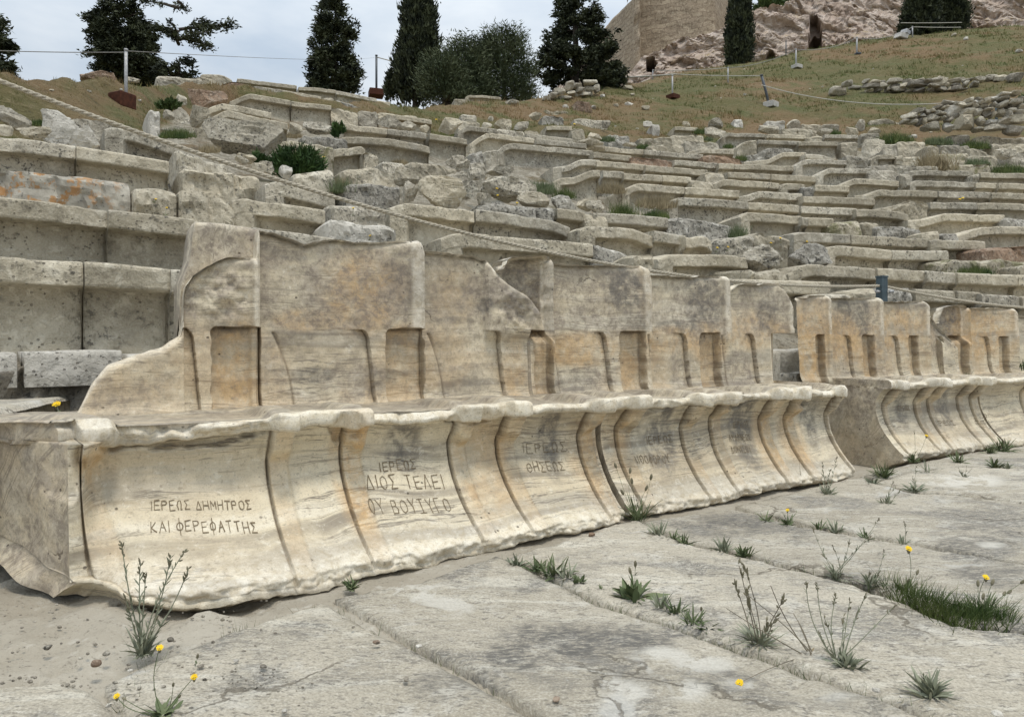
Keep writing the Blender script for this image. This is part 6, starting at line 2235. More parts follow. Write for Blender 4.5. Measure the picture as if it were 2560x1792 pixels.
st += [(1000, 585, 1130, 640), (1085, 540, 1145, 580), (2110, 500, 2200, 545), (2190, 495, 2296, 550), (1130, 575, 1215, 600), (2040, 505, 2110, 540), (1665, 515, 1785, 585), (1530, 540, 1660, 580)]
rubble('long low dry stone wall across the grassy slope on the right', 'z3', st, 31, 33, 2075, 2560, [M_LIME2, M_LIME, M_RUBBLE, M_LIME2], 620)
st = [(1620, 535, 1725, 570), (1625, 570, 1690, 615), (1690, 568, 1730, 625), (1560, 555, 1622, 590), (1500, 570, 1562, 612), (1430, 590, 1502, 640), (1565, 590, 1628, 625), (1510, 612, 1570, 640), (1395, 625, 1450, 660), (1570, 622, 1660, 650), (1345, 650, 1410, 675), (1455, 640, 1540, 668), (1630, 612, 1690, 640), (1880, 575, 1960, 600), (1500, 545, 1560, 575)]
rubble('small ruined stone wall under the large conifer', 'z2', st, 31, 29, 1350, 1500, [M_LIME2, M_LIME, M_LIME2], 700)

# scattered stones on the grass
sc = [('z3', 235, 578, 14), ('z3', 608, 550, 16), ('z3', 272, 657, 14), ('z3', 950, 580, 12), ('z3', 865, 594, 14), ('z3', 435, 635, 30), ('z3', 1290, 460, 12), ('z3', 1410, 462, 10), ('z3', 1885, 440, 14), ('z3', 2265, 345, 40), ('z3', 1320, 352, 12), ('z3', 1510, 372, 10), ('z3', 430, 462, 10),
      ('z2', 2040, 730, 60), ('z2', 1985, 862, 20), ('z2', 1840, 845, 18), ('z2', 1950, 635, 36), ('z2', 1755, 645, 40), ('z2', 2090, 660, 14), ('z2', 1665, 690, 16), ('z2', 1690, 725, 50), ('z2', 1930, 705, 60), ('z2', 1840, 710, 40), ('z2', 620, 705, 24),
      ('t1', 980, 395, 50), ('t1', 570, 385, 60), ('t1', 1335, 375, 40), ('t1', 1540, 500, 50), ('z3', 1830, 240, 46), ('z3', 1910, 265, 40), ('t5', 1150, 425, 90), ('t5', 1340, 380, 40)]
STN = []
for i, (t, x, y, wz) in enumerate(sc):
    X, Y = px(t, x, y)
    g = ground_hit(X, Y + 1, 5)
    w_ = wz * TILE[t][2] / F * g[1]
    V, T = rock_geo(g + np.array([0, 0, w_ * .12]), (w_, w_ * .8, w_ * .6), 800 + i, i * .7, 2, 7, .6, .08)
    o = obj('field_stone', V, tris=T, mat=M_WHITE if i % 3 != 1 else M_LIME, smooth=False)
    STN.append((X, o))

STN.sort(key=lambda q: q[0])
for i, (X, o) in enumerate(STN):
    tag(o, f'pale loose stone in the grass, {ORD[i + 1] if i < 27 else "farthest right"} from the left along the slope' if i < 27 else f'pale loose stone in the grass, {ORD[len(STN) - i]} from the right end of the slope', 'stone', 'pale loose stones in the grass')

# floodlight near the cypress pair
g = ground_hit(*px('z3', 1470, 262), 20)
fl = empty('floodlight', g); ORG[fl.name] = np.array(g)
tag(fl, 'small white floodlight on the grass left of the cypress pair', 'floodlight')
mb = MB(); mb.box(g, .75, .5, .35, .5, tilt=(.5, 0)); v, q, t, _ = mb.get(); child(fl, 'housing', v, quads=q, tris=t, mat=M_CONC, smooth=False)
mb = MB(); mb.box(g + np.array([.35, .1, .30]), .55, .4, .30, .7, tilt=(.4, 0)); v, q, t, _ = mb.get(); child(fl, 'lamp_head', v, quads=q, tris=t, mat=M_STEEL, smooth=False)

# ------------------------------------------------------------------ grass of the hillside (uncountable)
def blades(P, h, wd, rs, lean=.5, n=3):
    k = len(P)
    idx = np.repeat(np.arange(k), n)
    m = len(idx)
    B = P[idx] + np.concatenate([rs.normal(size=(m, 2)) * (h[idx] * .35)[:, None], np.zeros((m, 1))], 1)
    th = rs.uniform(0, 2 * math.pi, m)
    hh = h[idx] * rs.uniform(.5, 1.2, m)
    tip = B + np.stack([np.cos(th) * hh * lean * rs.rand(m), np.sin(th) * hh * lean * rs.rand(m), hh], -1)
    sd_ = np.stack([-np.sin(th + 1), np.cos(th + 1), th * 0], -1) * (wd[idx] / 2)[:, None]
    B = B - np.array([0, 0, .02])
    V = np.stack([B - sd_, B + sd_, tip], 1).reshape(-1, 3)
    return V, np.arange(m * 3).reshape(-1, 3)

def mat_hillgrass():
    n = NB("hill_grass"); n.rough(.9)
    p = n.pos()
    big = n.noise(p, .16, 5, .6, .3); med = n.noise(p, .9, 6, .65); f_ = n.noise(p, 9, 3)
    c = n.mix(n.ramp(big, .42, .60), (.105, .115, .036), (.20, .135, .062))
    c = n.mix(n.ramp(med, .48, .62, 0, .85), c, (.075, .105, .026))
    c = n.mix(n.ramp(f_, .52, .70, 0, .7), c, (.29, .225, .115))
    return n.done(c)
M_HG = mat_hillgrass()
rs = np.random.RandomState(77)
NT = 130000
t_ = rs.uniform(-.78, .82, NT)
dl = np.exp(rs.uniform(math.log(5.2), math.log(62), NT))
d0 = np.interp(t_, TT, TD0)
keep = dl > d0 * .985
dcx = np.interp(t_, TT, TD0 * TDK)
keep &= dl < dcx * 1.12 + .5
t_, dl = t_[keep], dl[keep]
X, Y = t_ * dl, dl
Zt = terrain(X, Y)
P = np.stack([X, Y, Zt], -1)
dens = fbm(P * np.array([.7, .7, 0]), 3, 9)
k_ = rs.rand(len(P)) < (.50 + .95 * dens)
P = P[k_]
hh = np.clip(.022 + P[:, 1] * .0026, .03, .13) * rs.uniform(.5, 1.5, len(P)) * (1 + .5 * fbm(P * np.array([.9, .9, 0]), 2, 4))
V, T = blades(P, hh, np.clip(P[:, 1] * .0011, .006, .05), rs, .8, 3)
o = obj('hillside_grass', V, tris=T, mat=M_HG, smooth=False)
tag(o, kind='stuff')

# ------------------------------------------------------------------ weeds, tufts, flowers
def leaf_strip(mb, b, tip, wd, m=0, curl=.25, k=4, rs=None):
    """bent lance-shaped leaf"""
    b, tip = np.array(b, float), np.array(tip, float)
    ax = tip - b
    L = np.linalg.norm(ax)
    sd_ = np.cross(ax, (0, 0, 1.0)); 
    if np.linalg.norm(sd_) < 1e-6: sd_ = np.array([1.0, 0, 0])
    sd_ /= np.linalg.norm(sd_)
    if rs is not None:
        a = rs.uniform(-.9, .9); up = np.cross(sd_, ax / L); sd_ = sd_ * math.cos(a) + up * math.sin(a)
    V = []
    for i in range(k + 1):
        f = i / k
        w_ = wd * .5 * (math.sin(math.pi * min(.97, .12 + f * .85)) ** .8)
        c = b + ax * f + np.array([0, 0, -curl * L * (f ** 2) + curl * L * f * .6])
        V += [c - sd_ * w_, c + sd_ * w_]
    Q = [[2 * i, 2 * i + 1, 2 * i + 3, 2 * i + 2] for i in range(k)]
    mb.add(V, Q, None, m)

def flower_head(mb, c, r, rs, m, facing=None, n=13):
    fz = np.array(facing if facing is not None else (0, -.35, .9), float); fz /= np.linalg.norm(fz)
    a = np.cross(fz, (1, 0, 0)); a /= np.linalg.norm(a); b = np.cross(fz, a)
    for ring, (rr, lift) in enumerate(((1.0, .10), (.62, .28))):
        for i in range(n):
            th = (i + .5 * ring) / n * 2 * math.pi + rs.uniform(-.1, .1)
            d = a * math.cos(th) + b * math.sin(th); s_d = -a * math.sin(th) + b * math.cos(th)
            rl = r * rr * rs.uniform(.85, 1.1)
            w_ = r * .19
            p0 = c; p1 = c + d * rl * .55 + fz * r * lift * .6; p2 = c + d * rl + fz * r * lift
            mb.add([p0 - s_d * w_ * .4, p0 + s_d * w_ * .4, p1 + s_d * w_, p1 - s_d * w_, p2 + s_d * w_ * .7, p2 - s_d * w_ * .7], [[0, 1, 2, 3], [3, 2, 4, 5]], None, m)

def curve3(a, b, bend, rs, n=7):
    f = np.linspace(0, 1, n)
    P = a + (b - a) * f[:, None]
    off = rs.normal(size=3) * bend * np.linalg.norm(b - a)
    off[2] *= .3
    P += (np.sin(f * math.pi))[:, None] * off
    return P

FLOOR_N = [0]
def weed(label, base, stems=(), rosette=0, rlen=.05, rw=.007, stem_mat=None, leaf_mat=None, stem_leaf=0, sl_len=.02, head=None, head_len=.016, flowers=(), fr_=.011, seed=1, d=None, cat='weed', group=None, upright=.5, stem_r=.0008, fmat=None, lying=False, name='weed_plant', up_stem=0):
    """base: photograph pixel of the foot; stems: pixels of the stem tips at the same distance"""
    rs = np.random.RandomState(seed)
    b = floor_at(*base) if d is None else at(base[0], base[1], d)
    root = empty(name, b)
    ORG[root.name] = np.array(b)
    tag(root, label, cat, group)
    dd = b[1]
    leaf, stem, flo, hd = MB(), MB(), MB(), MB()
    rlen *= .85
    rw, rosette, stem_r = rw * .68, int(rosette * 1.5), stem_r * .75
    flos = []
    for i in range(rosette):
        th = rs.uniform(0, 2 * math.pi)
        el = rs.uniform(.05, 1.2) * upright + .1
        L = rlen * rs.uniform(.55, 1.15)
        s0 = b + np.array([rs.normal() * rlen * .12, rs.normal() * rlen * .12, 0])
        tip = s0 + np.array([math.cos(th) * math.cos(el) * L, math.sin(th) * math.cos(el) * L, math.sin(el) * L + .004])
        leaf_strip(leaf, s0, tip, rw * rs.uniform(.7, 1.2), 0, .25, 4, rs)
    tips = []
    for (x, y) in stems:
        tp = at(x, y, dd + rs.uniform(-.03, .03))
        P = curve3(b + np.array([rs.normal() * .006, rs.normal() * .006, 0]), tp, .05, rs, 9)
        stem.tube(P, np.linspace(stem_r * 1.5, stem_r * .8, len(P)), 5)
        tips.append(P)
        for k in range(stem_leaf):
            f = rs.uniform(.08, .97)
            i = min(int(f * 8), 7)
            c = P[i] + (P[i + 1] - P[i]) * (f * 8 - i)
            ax = (P[-1] - P[0]) / np.linalg.norm(P[-1] - P[0])
            th = rs.uniform(0, 2 * math.pi)
            L = sl_len * rs.uniform(.6, 1.2) * (1.25 - .7 * f)
            leaf_strip(leaf, c, c + ax * L * .75 + np.array([math.cos(th), math.sin(th), 0]) * L * .5, L * .17, 0, .1, 2, rs)
        if head:
            ax = P[-1] - P[-2]; ax /= np.linalg.norm(ax)
            n_h = 6
            if head == 'spike':
                f = np.linspace(0, 1, 6)
                hd.tube(P[-1] + ax * (f * head_len)[:, None], head_len * .22 * np.array([.4, .9, 1, 1, .8, .2]), 7)
            elif head == 'buds':
                for k in range(7):
                    c = P[-1] - ax * head_len * rs.uniform(-.3, 1.5)
                    dv = rs.normal(size=3); dv /= np.linalg.norm(dv)
                    hd.tube([c, c + (ax + dv * .9) * head_len * .2, c + (ax + dv * .8) * head_len * .42], [head_len * .04, head_len * .11, head_len * .03], 5)
    for (x, y) in flowers:
        tp = at(x, y, dd + rs.uniform(-.02, .02)) if not lying else floor_at(x, y + 14, .012)
        P = curve3(b, tp, .06, rs, 8)
        if lying: P[:, 2] = np.maximum(P[:, 2], .012)
        flo = MB(); flos.append(flo)
        stem.tube(P, np.linspace(stem_r * 1.4, stem_r, len(P)), 5)
        hd.tube([P[-1] - np.array([0, 0, fr_ * .9]), P[-1] - np.array([0, 0, fr_ * .4]), P[-1]], [fr_ * .15, fr_ * .36, fr_ * .30], 7)
        flower_head(flo, P[-1], fr_ * .62, rs, 0, (rs.uniform(-.3, .3), -.55, .8))
    for mb_, nm, mt in ((leaf, 'foliage', leaf_mat or M_WEED), (stem, 'stem', stem_mat or M_GREY), (hd, 'seed_head', M_BUD), *[(q_, 'flower', fmat or M_YEL) for q_ in flos]):
        if mb_.n:
            v, q, t, _ = mb_.get()
            ch = child(root, nm, v, quads=q, tris=t, mat=mt, smooth=False)
            if nm in ('seed_head', 'foliage', 'stem'): ch['kind'] = 'stuff'
    return root

def Pm(t, *xy): return [px(t, xy[i], xy[i + 1]) for i in range(0, len(xy), 2)]
B_ = lambda t, x, y: px(t, x, y)
w = weed
w('tall grey green weed with upright stems before the nearest throne', B_('bl', 722, 1298), Pm('bl', 618, 735, 712, 822, 866, 785, 942, 755, 738, 892, 955, 862, 640, 1010, 800, 1060), 46, .075, .006, M_GREY, M_GREY, 15, .030, 'buds', .020, seed=1, upright=1.0, stem_r=.0015)
w('yellow dandelion with long thin stems at the lower left edge', B_('bl', 825, 1602), Pm('bl', 878, 1452, 905, 1510, 640, 1520), 16, .045, .016, M_WEED, M_WEED, 0, .02, 'spike', .010, Pm('bl', 985, 1402, 810, 1254, 592, 1500), .010, 2, upright=.6)
w('small plant with a drooping bud on the paving, right of the tall weed', B_('bl', 1000, 1352), Pm('bl', 1000, 1310), 4, .014, .006, head='spike', head_len=.012, seed=3)
w('plantain clump with dark seed heads where the two throne blocks meet', B_('bm', 1510, 618), Pm('bm', 1402, 345, 1470, 372, 1482, 425, 1575, 405, 1548, 460, 1440, 480), 26, .13, .008, M_WEED, M_WEED, 0, .02, 'spike', .024, seed=4, upright=1.1)
JG = 'leafy tufts along the joints of the paving'
tufts = [('bm', 900, 852, 24, .055, .010, 'low green tuft at the head of the wide paving joint'), ('bm', 1000, 872, 26, .06, .008, 'second green tuft down the wide paving joint'), ('bm', 1085, 895, 30, .085, .009, 'largest upright tuft near the top of the wide joint'), ('bm', 1150, 915, 20, .07, .008, 'upright tuft just below the largest one in the wide joint'), ('bm', 1210, 940, 16, .04, .014, 'round leaved tuft in the wide joint'), ('bm', 1340, 985, 14, .03, .006, 'thin tuft in the middle of the wide joint'),
         ('bm', 1630, 1068, 22, .06, .008, 'left one of two spiky tufts at the end of the wide joint'), ('bm', 1700, 1098, 22, .055, .008, 'right one of two spiky tufts at the end of the wide joint'), ('bm', 60, 962, 22, .045, .012, 'dark green tuft under the foot of the nearest block'),
         ('bm', 1615, 695, 26, .065, .009, 'leafy tuft before the middle block, left one'), ('bm', 1685, 715, 18, .05, .008, 'leafy tuft before the middle block, middle one'), ('br', 20, 736, 20, .06, .008, 'leafy tuft before the middle block, right one'),
         ('br', 225, 778, 22, .075, .009, 'spiky tuft in the second joint, left one'), ('br', 325, 798, 26, .055, .009, 'spiky tuft in the second joint, right one'), ('br', 65, 1150, 24, .06, .006, 'feathery tuft left of the dry stemmed clump'),
         ('br', 850, 1372, 34, .05, .011, 'dense leafy rosette at the foot of the branching grey plant'), ('br', 435, 618, 18, .055, .009, 'yellow green tuft in the third joint'), ('br', 700, 655, 12, .05, .007, 'tiny tuft in the third joint'), ('br', 785, 678, 18, .07, .010, 'dark tuft with upright leaves in the third joint'), ('br', 945, 712, 12, .05, .008, 'small tuft further down the third joint'),
         ('br', 1035, 395, 44, .10, .010, 'dark bushy tuft left of the ochre block'), ('br', 980, 428, 20, .06, .008, 'low tuft before the dark bushy one'), ('br', 1410, 322, 26, .09, .009, 'tuft under the ochre block, left one'), ('br', 1595, 345, 30, .08, .010, 'tuft beyond the ochre block, left of the pair'), ('br', 1660, 352, 24, .06, .009, 'tuft beyond the ochre block, right of the pair'), ('br', 1640, 262, 40, .13, .010, 'bushy green tuft at the far end of the throne row'), ('br', 1570, 275, 24, .07, .010, 'low tuft at the far end of the throne row'), ('br', 1260, 378, 12, .10, .007, 'slim upright tuft on the far paving')]
for i, (t, x, y, n_, L, wd, lab) in enumerate(tufts):
    w(lab, B_(t, x, y), (), n_, L, wd, leaf_mat=M_WEED if i % 3 else M_GREY, seed=30 + i, upright=1.0, group=JG, cat='tuft')
w('broad leaved plant with one flower stalk beside the wide joint', B_('bm', 1485, 1025), Pm('bm', 1498, 845, 1475, 880), 22, .085, .022, M_WEED, M_WEED, 6, .04, 'spike', .018, seed=60, upright=.95)
w('leafy spiked plant at the lower right joint', B_('br', 1262, 1508), Pm('br', 1232, 1385, 1262, 1420, 1330, 1460), 42, .07, .010, M_GREY, M_GREY, 14, .022, seed=61, upright=.9)
w('clump with tall dry flower stems in the right foreground', B_('br', 400, 1250), Pm('br', 300, 840, 330, 850, 278, 930, 345, 965, 345, 1000, 520, 1020, 440, 1110, 485, 1100), 60, .075, .007, M_DRYSTEM, M_GREY, 4, .022, 'buds', .024, seed=62, upright=.75, stem_r=.0013)
w('stalk with a closed round bud left of the dry stemmed clump', B_('br', 125, 1175), Pm('br', 108, 1068), 14, .05, .008, head='spike', head_len=.013, seed=63, upright=.7)
w('leafless dry branching stalk leaning left over the paving', B_('br', 668, 1300), Pm('br', 575, 1080, 340, 985, 235, 1055, 600, 1120, 460, 940), 6, .03, .005, M_DRYSTEM, M_STRAW, 0, seed=64, stem_r=.0013)
w('grey branching plant with spreading stems in the right foreground', B_('br', 808, 1345), Pm('br', 790, 995, 640, 915, 695, 928, 942, 985, 862, 1020, 735, 1110, 830, 1100, 1080, 1050, 715, 1195, 900, 1080), 16, .04, .006, M_GREY, M_GREY, 8, .02, 'buds', .014, seed=65, upright=.8, stem_r=.0012)
w('many branched thin plant in the second joint', B_('br', 792, 908), Pm('br', 672, 640, 862, 702, 1012, 598, 775, 738, 960, 700, 720, 780), 26, .055, .006, M_GREY, M_GREY, 7, .022, 'buds', .014, seed=66, upright=.8)
w('spiked tuft with one tall stem beside the lush grass', B_('br', 968, 955), Pm('br', 1036, 765, 962, 880, 1010, 870), 26, .06, .008, M_GREY, M_GREY, 10, .024, 'buds', .012, seed=67, upright=.9)
w('yellow dandelion rising from the left end of the lush grass', B_('br', 1138, 985), Pm('br', 1200, 885, 1155, 930), 8, .05, .010, M_WEED, M_WEED, 0, .02, 'spike', .016, Pm('br', 1160, 752), .015, 68, upright=.8)
w('yellow dandelion at the right end of the lush grass with plantain heads', B_('br', 1530, 1100), Pm('br', 1512, 945, 1580, 938, 1640, 990, 1662, 980, 1726, 930, 1535, 1010), 20, .09, .008, M_WEED, M_WEED, 0, .02, 'spike', .017, Pm('br', 1552, 897), .013, 69, upright=1.0)
w('small plant with a yellow flower in the third joint', B_('br', 548, 640), Pm('br', 520, 570, 595, 565), 22, .05, .008, M_WEED, M_WEED, 6, .025, None, .01, Pm('br', 545, 557), .011, 70, upright=1.0)
w('thin upright stem behind the yellow dandelion in the third joint', B_('br', 1130, 740), Pm('br', 1138, 620), 16, .045, .007, M_GREY, M_GREY, 8, .02, 'buds', .012, seed=71, upright=1.1)
w('twin stemmed plant on the far paving before the ochre block', B_('br', 1045, 540), Pm('br', 1082, 415, 1092, 445, 1120, 455, 1062, 480), 26, .06, .008, M_GREY, M_GREY, 10, .025, 'buds', .012, seed=72, upright=1.0)
w('tall stems before the right end of the middle block', B_('br', 745, 488), Pm('br', 722, 322, 795, 292, 762, 360, 735, 420), 40, .07, .008, M_GREY, M_GREY, 12, .028, 'buds', .016, seed=73, upright=.8)
w('low spreading plant with a single spike on the far paving', B_('br', 1190, 468), Pm('br', 1198, 345, 1180, 390), 34, .08, .009, M_GREY, M_GREY, 8, .025, 'buds', .012, seed=74, upright=.5)
w('plant with a yellow flower under the ochre block', B_('br', 1185, 318), Pm('br', 1188, 160, 1150, 260), 20, .08, .012, M_WEED, M_WEED, 4, .03, 'buds', .012, Pm('br', 1250, 180), .016, 75, upright=.9)
w('twiggy grey plant on the far paving', B_('br', 1440, 398), Pm('br', 1412, 340, 1480, 345, 1455, 330, 1430, 360), 12, .05, .006, M_DRYSTEM, M_GREY, 5, .02, seed=76, upright=.9)
w('orange yellow flower on a long bent stem lying over the paving', B_('br', 620, 1330), (), 0, .03, .006, M_DRYSTEM, M_GREY, 0, .02, None, .01, Pm('br', 303, 1404), .013, 77, lying=True)
w('thin grey stem before the right part of the middle block', B_('br', 618, 440), Pm('br', 603, 300), 6, .04, .005, M_DRYSTEM, M_GREY, 3, .02, seed=78)
w('small weed growing between two ochre throne backs', B_('z6', 1920, 1195), Pm('z6', 1885, 1110, 1960, 1140, 1930, 1130), 20, .06, .007, M_DRYSTEM, M_WEED, 6, .02, seed=79, d=5.0, upright=1.0)
w('green sprig at the foot of the lowest left seat', B_('z4', 240, 915), Pm('z4', 245, 715, 232, 780, 258, 800), 10, .05, .008, M_WEED, M_WEED, 16, .035, seed=80, d=3.18, upright=1.3)
w('green weed behind the plain end of the far right block', B_('z6', 2275, 1140), Pm('z6', 2268, 1060, 2285, 1080), 14, .1, .012, M_WEED, M_WEED, 6, .03, seed=81, d=5.6, upright=1.2)

# lush grass patch in the joint
rs = np.random.RandomState(9)
N_ = 760
f = rs.rand(N_)
lineA, lineB = np.array([px('br', 1075, 985), px('br', 1400, 1125), px('br', 1660, 1135)]), None
xs = np.interp(f, [0, .55, 1], lineA[:, 0]) + rs.normal(size=N_) * 8
ysg = np.interp(f, [0, .55, 1], lineA[:, 1]) + rs.normal(size=N_) * 9 - 6
P = np.array([floor_at(a, b) for a, b in zip(xs, ysg)])
V, T = blades(P, rs.uniform(.02, .062, N_), np.full(N_, .0034), rs, 1.5, 3)
o = obj('lush_grass', V, tris=T, mat=M_GRASS, smooth=False); tag(o, kind='stuff')
# grass and leaves in the soil of the joints
pts = []
for (a, b, n_) in [((1262, 1402), (1490, 1508), 110), ((1500, 1512), (1700, 1580), 80), ((1700, 1580), (1930, 1655), 110), ((1930, 1660), (2400, 1810), 60), ((1700, 1362), (1890, 1398), 30), ((1890, 1398), (2200, 1482), 50), ((1830, 1277), (2290, 1366), 50), ((2160, 1200), (2560, 1262), 40), ((2170, 1192), (2540, 1120), 90), ((380, 1655), (300, 1780), 50), ((830, 1510), (1260, 1742), 30), ((560, 1583), (820, 1508), 25)]:
    for k in range(int(n_ * .55)):
        q = rs.rand()
        pts.append(floor_at(a[0] + (b[0] - a[0]) * q + rs.normal() * 4, a[1] + (b[1] - a[1]) * q + rs.normal() * 3))
P = np.array(pts); P[:, 2] = -.008
V, T = blades(P, rs.uniform(.012, .034, len(P)), np.full(len(P), .0026), rs, 1.5, 3)
o = obj('joint_grass', V, tris=T, mat=M_WEED, smooth=False); tag(o, kind='stuff')

# grass tufts on the terraces
gt = [('t3', 1560, 1120, 300, 150, 'wide grass patch in the gap left of the rounded seat ends'), ('t3', 1810, 1180, 200, 120, 'grass patch under the large undercut seat'), ('t4', 250, 1290, 190, 190, 'grass patch beside the dark hole in the fourth row'), ('t4', 1515, 1520, 110, 180, 'tall grass tuft right of the dark lichen block'), ('t4', 620, 1320, 260, 110, 'grass before the big rounded seat end'), ('t4', 620, 1180, 420, 130, 'dry thin grass on a seat riser in the middle'), ('t4', 130, 1030, 300, 120, 'dry grass on a riser left of the middle'),
      ('t5', 1410, 750, 140, 260, 'tall pale grass tuft among the upper right rows'), ('t5', 980, 470, 330, 140, 'green grass patch below the rubble wall'), ('t5', 1420, 480, 260, 90, 'grass on the terrace under the rubble wall end'), ('t5', 1330, 700, 150, 170, 'olive green grass beside the pale tall tuft'), ('t5', 2140, 770, 300, 110, 'grass hanging over a block at the right edge'), ('t5', 1820, 690, 200, 80, 'grass in the upper right rows near the edge'), ('t5', 1800, 520, 260, 90, 'grass patch above the upper right rows'),
      ('t8', 1780, 560, 330, 90, 'moss green grass on the mossy block of the right side'), ('t6', 1110, 310, 130, 220, 'grass tuft in the gap right of the sloping block'), ('t2', 100, 1020, 210, 90, 'grass below the large pale boulder on the left'), ('t1', 1950, 860, 330, 110, 'grass strip beside the rope on the left'), ('t2', 1040, 870, 150, 60, 'grass tuft behind the pale stone on the left'), ('t4', 1560, 690, 110, 70, 'dark grass tuft at the end of a red stained block'), ('t4', 1110, 400, 130, 70, 'grass tuft behind a small lipped seat near the top'), ('t4', 1200, 475, 90, 40, 'small grass tuft near the top row'), ('t4', 1420, 555, 110, 50, 'grass tuft at the left end of an upper seat'), ('t4', 480, 560, 140, 60, 'grass between the upper middle blocks'), ('t3', 2290, 570, 160, 70, 'dark grass in a hollow of the upper middle rows'), ('t6', 1180, 600, 180, 100, 'grass behind the rope near a yellow flower'), ('t7', 520, 250, 160, 60, 'dry grass on the broken end of a seat'), ('z5', 2075, 215, 70, 40, 'yellow green grass at a seat joint'), ('t2', 2210, 1170, 160, 70, 'yellowish grass in the upper left rows'), ('t1', 430, 720, 140, 60, 'grass between boulders at the far left'), ('t2', 1540, 1420, 100, 170, 'brown grass in a gap of the left slope'), ('t5', 340, 380, 130, 60, 'grass between stones of the top row')]
GTG = 'grass tufts on the terraces'
for i, (t, x, y, wz, hz, lab) in enumerate(gt):
    X, Y = px(t, x, y); sc_ = TILE[t][2]
    d, o_ = hit_lip(X, Y, -.12)
    b = at(X, Y, d - .05)
    wm, hm = wz * sc_ / F * d, hz * sc_ / F * d
    n_ = int(np.clip(160 * wz * sc_ / 40, 70, 420))
    ph = rs.uniform(0, 2 * math.pi, n_); rr = np.sqrt(rs.rand(n_))
    P = np.stack([b[0] + rr * np.cos(ph) * wm / 2, b[1] + rr * np.sin(ph) * min(wm, .5) * .5, np.full(n_, b[2])], -1)
    P[:, 2] += (P[:, 1] - b[1]) * .35 - .02
    dens = (1 - rr ** 2) * .5 + .5
    V, T = blades(P, hm * dens * rs.uniform(.6, 1.1, n_), np.full(n_, max(.0045, d * .0009)), rs, .7, 3)
    dry = any(k in lab for k in ('dry', 'brown', 'yellow', 'pale'))
    o = obj('grass_tuft', V, tris=T, mat=M_STRAW if dry else (M_GRASS if i % 3 else M_WEED), smooth=False)
    tag(o, lab, 'grass tuft', GTG)

yf = [('t1', 1720, 1580, 1700, 1620, 'left yellow flower on the orange lichen row'), ('z1', 1113, 1387, 1105, 1440, 'right yellow flower on the orange lichen row'), ('t6', 1250, 530, 1245, 620, 'yellow flower under the rope in the shadowed gap'), ('t6', 1436, 835, 1420, 890, 'yellow flower by the rounded pale block behind the thrones'), ('t3', 1070, 1110, 1065, 1180, 'upper one of two yellow flowers between boulders'), ('t3', 1078, 1185, 1072, 1240, 'lower one of two yellow flowers between boulders'), ('t3', 1292, 1268, 1280, 1310, 'yellow flower on the edge of a rough block'),
      ('t7', 1295, 438, 1280, 490, 'left yellow flower beside the pale boulders'), ('t7', 1413, 430, 1400, 480, 'second yellow flower beside the pale boulders'), ('t7', 1888, 385, 1880, 420, 'yellow flower above the pale boulders'), ('t7', 1992, 332, 1985, 380, 'topmost yellow flower above the pale boulders'), ('t5', 1640, 1058, 1640, 1090, 'pair of yellow flowers on a right hand seat'), ('z4', 378, 1362, 395, 1425, 'large yellow flower beside the marble stair step'), ('t3', 400, 350, 398, 390, 'yellow flower in the grass of the upper middle'), ('t3', 1925, 400, 1920, 440, 'yellow orange flower among the top blocks'), ('t8', 72, 262, 72, 290, 'small yellow flower above the lichen boulder'), ('t2', 1365, 1115, 1365, 1170, 'yellow flower right of the lush bush')]
for i, (t, x, y, bx_, by2, lab) in enumerate(yf):
    X, Y = px(t, bx_, by2)
    d = hit_lip(X, Y, -.05)[0] - .06 if t != 'z4' else 2.5
    big = (t == 'z4')
    w(lab, (X, Y), (), 5, .03, .006, flowers=[px(t, x, y)] + ([px(t, x + 30, y - 12)] if 'pair' in lab else []), fr_=max(.010, d * .0027) if not big else .022, seed=200 + i, d=d, cat='flower', name='yellow_flower', stem_r=.001, group='yellow flowers of the terraces')

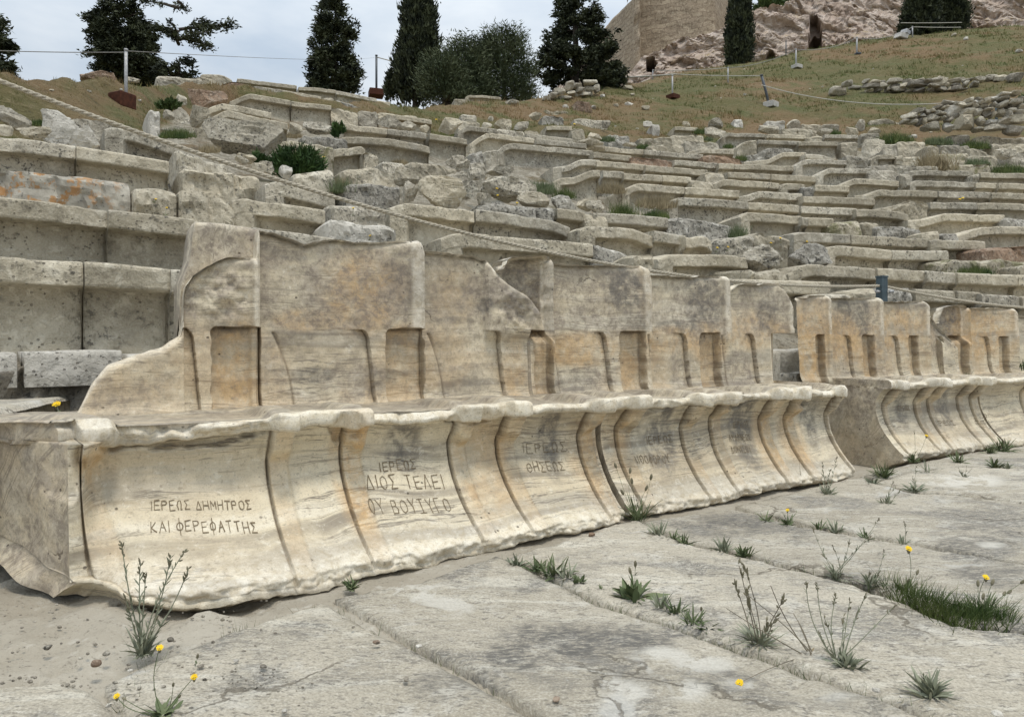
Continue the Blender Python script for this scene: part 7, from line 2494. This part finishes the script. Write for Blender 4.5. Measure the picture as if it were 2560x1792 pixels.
# pebbles
pb = [('bl', 1198, 1326, 28, 'w', 'white pebble on the slab right of the tall weed'), ('bl', 660, 1375, 26, 'w', 'white pebble at the soil joint below the tall weed'), ('bl', 490, 1342, 60, 'b', 'pinkish flat pebble left of the tall weed'), ('bl', 1335, 1357, 40, 'd', 'dark flat pebble on the nearest slab'), ('bl', 1018, 1352, 34, 'd', 'grey brown pebble beside the drooping bud'), ('bl', 550, 1552, 36, 'w', 'white shell like pebble at the bottom left'), ('bl', 1445, 1582, 34, 'w', 'white pebble at the bottom of the nearest slab'), ('bl', 540, 1292, 36, 'd', 'brown pebble in the bare ground'), ('bl', 245, 1260, 44, 'd', 'dark rounded pebble in the bare ground'), ('bl', 865, 1222, 44, 'd', 'brown pebble under the foot of the nearest block'),
      ('bm', 185, 1232, 40, 'b', 'brown pebble on the second slab'), ('bm', 400, 1252, 34, 'w', 'white pebble in the narrow slab joint'), ('bm', 68, 1155, 20, 'd', 'small dark pebble at the top of the nearest slab'), ('bm', 335, 1420, 40, 'd', 'grey pebble lower on the nearest slab'), ('bm', 1275, 688, 38, 'b', 'pale brown pebble under the first block corner'), ('bm', 1100, 1525, 50, 'b', 'brown stone chip at the bottom of the picture'), ('br', 203, 1237, 34, 'w', 'white pebble left of the dry stemmed clump'), ('br', 995, 1474, 40, 'w', 'white pebble near the lower right joint'), ('br', 1120, 1507, 24, 'w', 'small white pebble near the lower right joint'), ('br', 1610, 1600, 60, 'w', 'pale chip at the lower right corner')]
for i, (t, x, y, wz, f_, lab) in enumerate(pb):
    X, Y = px(t, x, y)
    g = floor_at(X, Y, .01)
    w_ = wz * TILE[t][2] / F * g[1]
    V, T = rock_geo(g + np.array([0, 0, w_ * .18]), (w_, w_ * .8, w_ * .55), 900 + i, i * .9, 2, 5, .8, .07)
    o = obj('pebble', V, tris=T, mat={'w': M_WHITE, 'b': M_BROWN, 'd': M_RUBBLE}[f_], smooth=True)
    tag(o, lab, 'pebble', 'pebbles on the paving')
# grit nobody could count
mbg = MB()
for k in range(420):
    if k < 300: X, Y = rs.uniform(0, 700), rs.uniform(1330, 1790)
    elif k < 420: X, Y = rs.normal(640, 60), rs.normal(1700, 30)
    else: X, Y = rs.uniform(700, 2500), rs.uniform(1380, 1790)
    g = floor_at(X, max(Y, 1300), 0.0)
    s = rs.uniform(.0010, .0042) * (1.3 if k < 300 else .7)
    V, T = ico(0)
    mbg.add(V * s * np.array([1, .8, .55]) * rs.uniform(.7, 1.3, 3) + g + np.array([0, 0, s * .3 + .004]), None, T)
v, q, t, _ = mbg.get()
o = obj('grit', v, None, t, mat=M_RUBBLE, smooth=False); tag(o, kind='stuff')
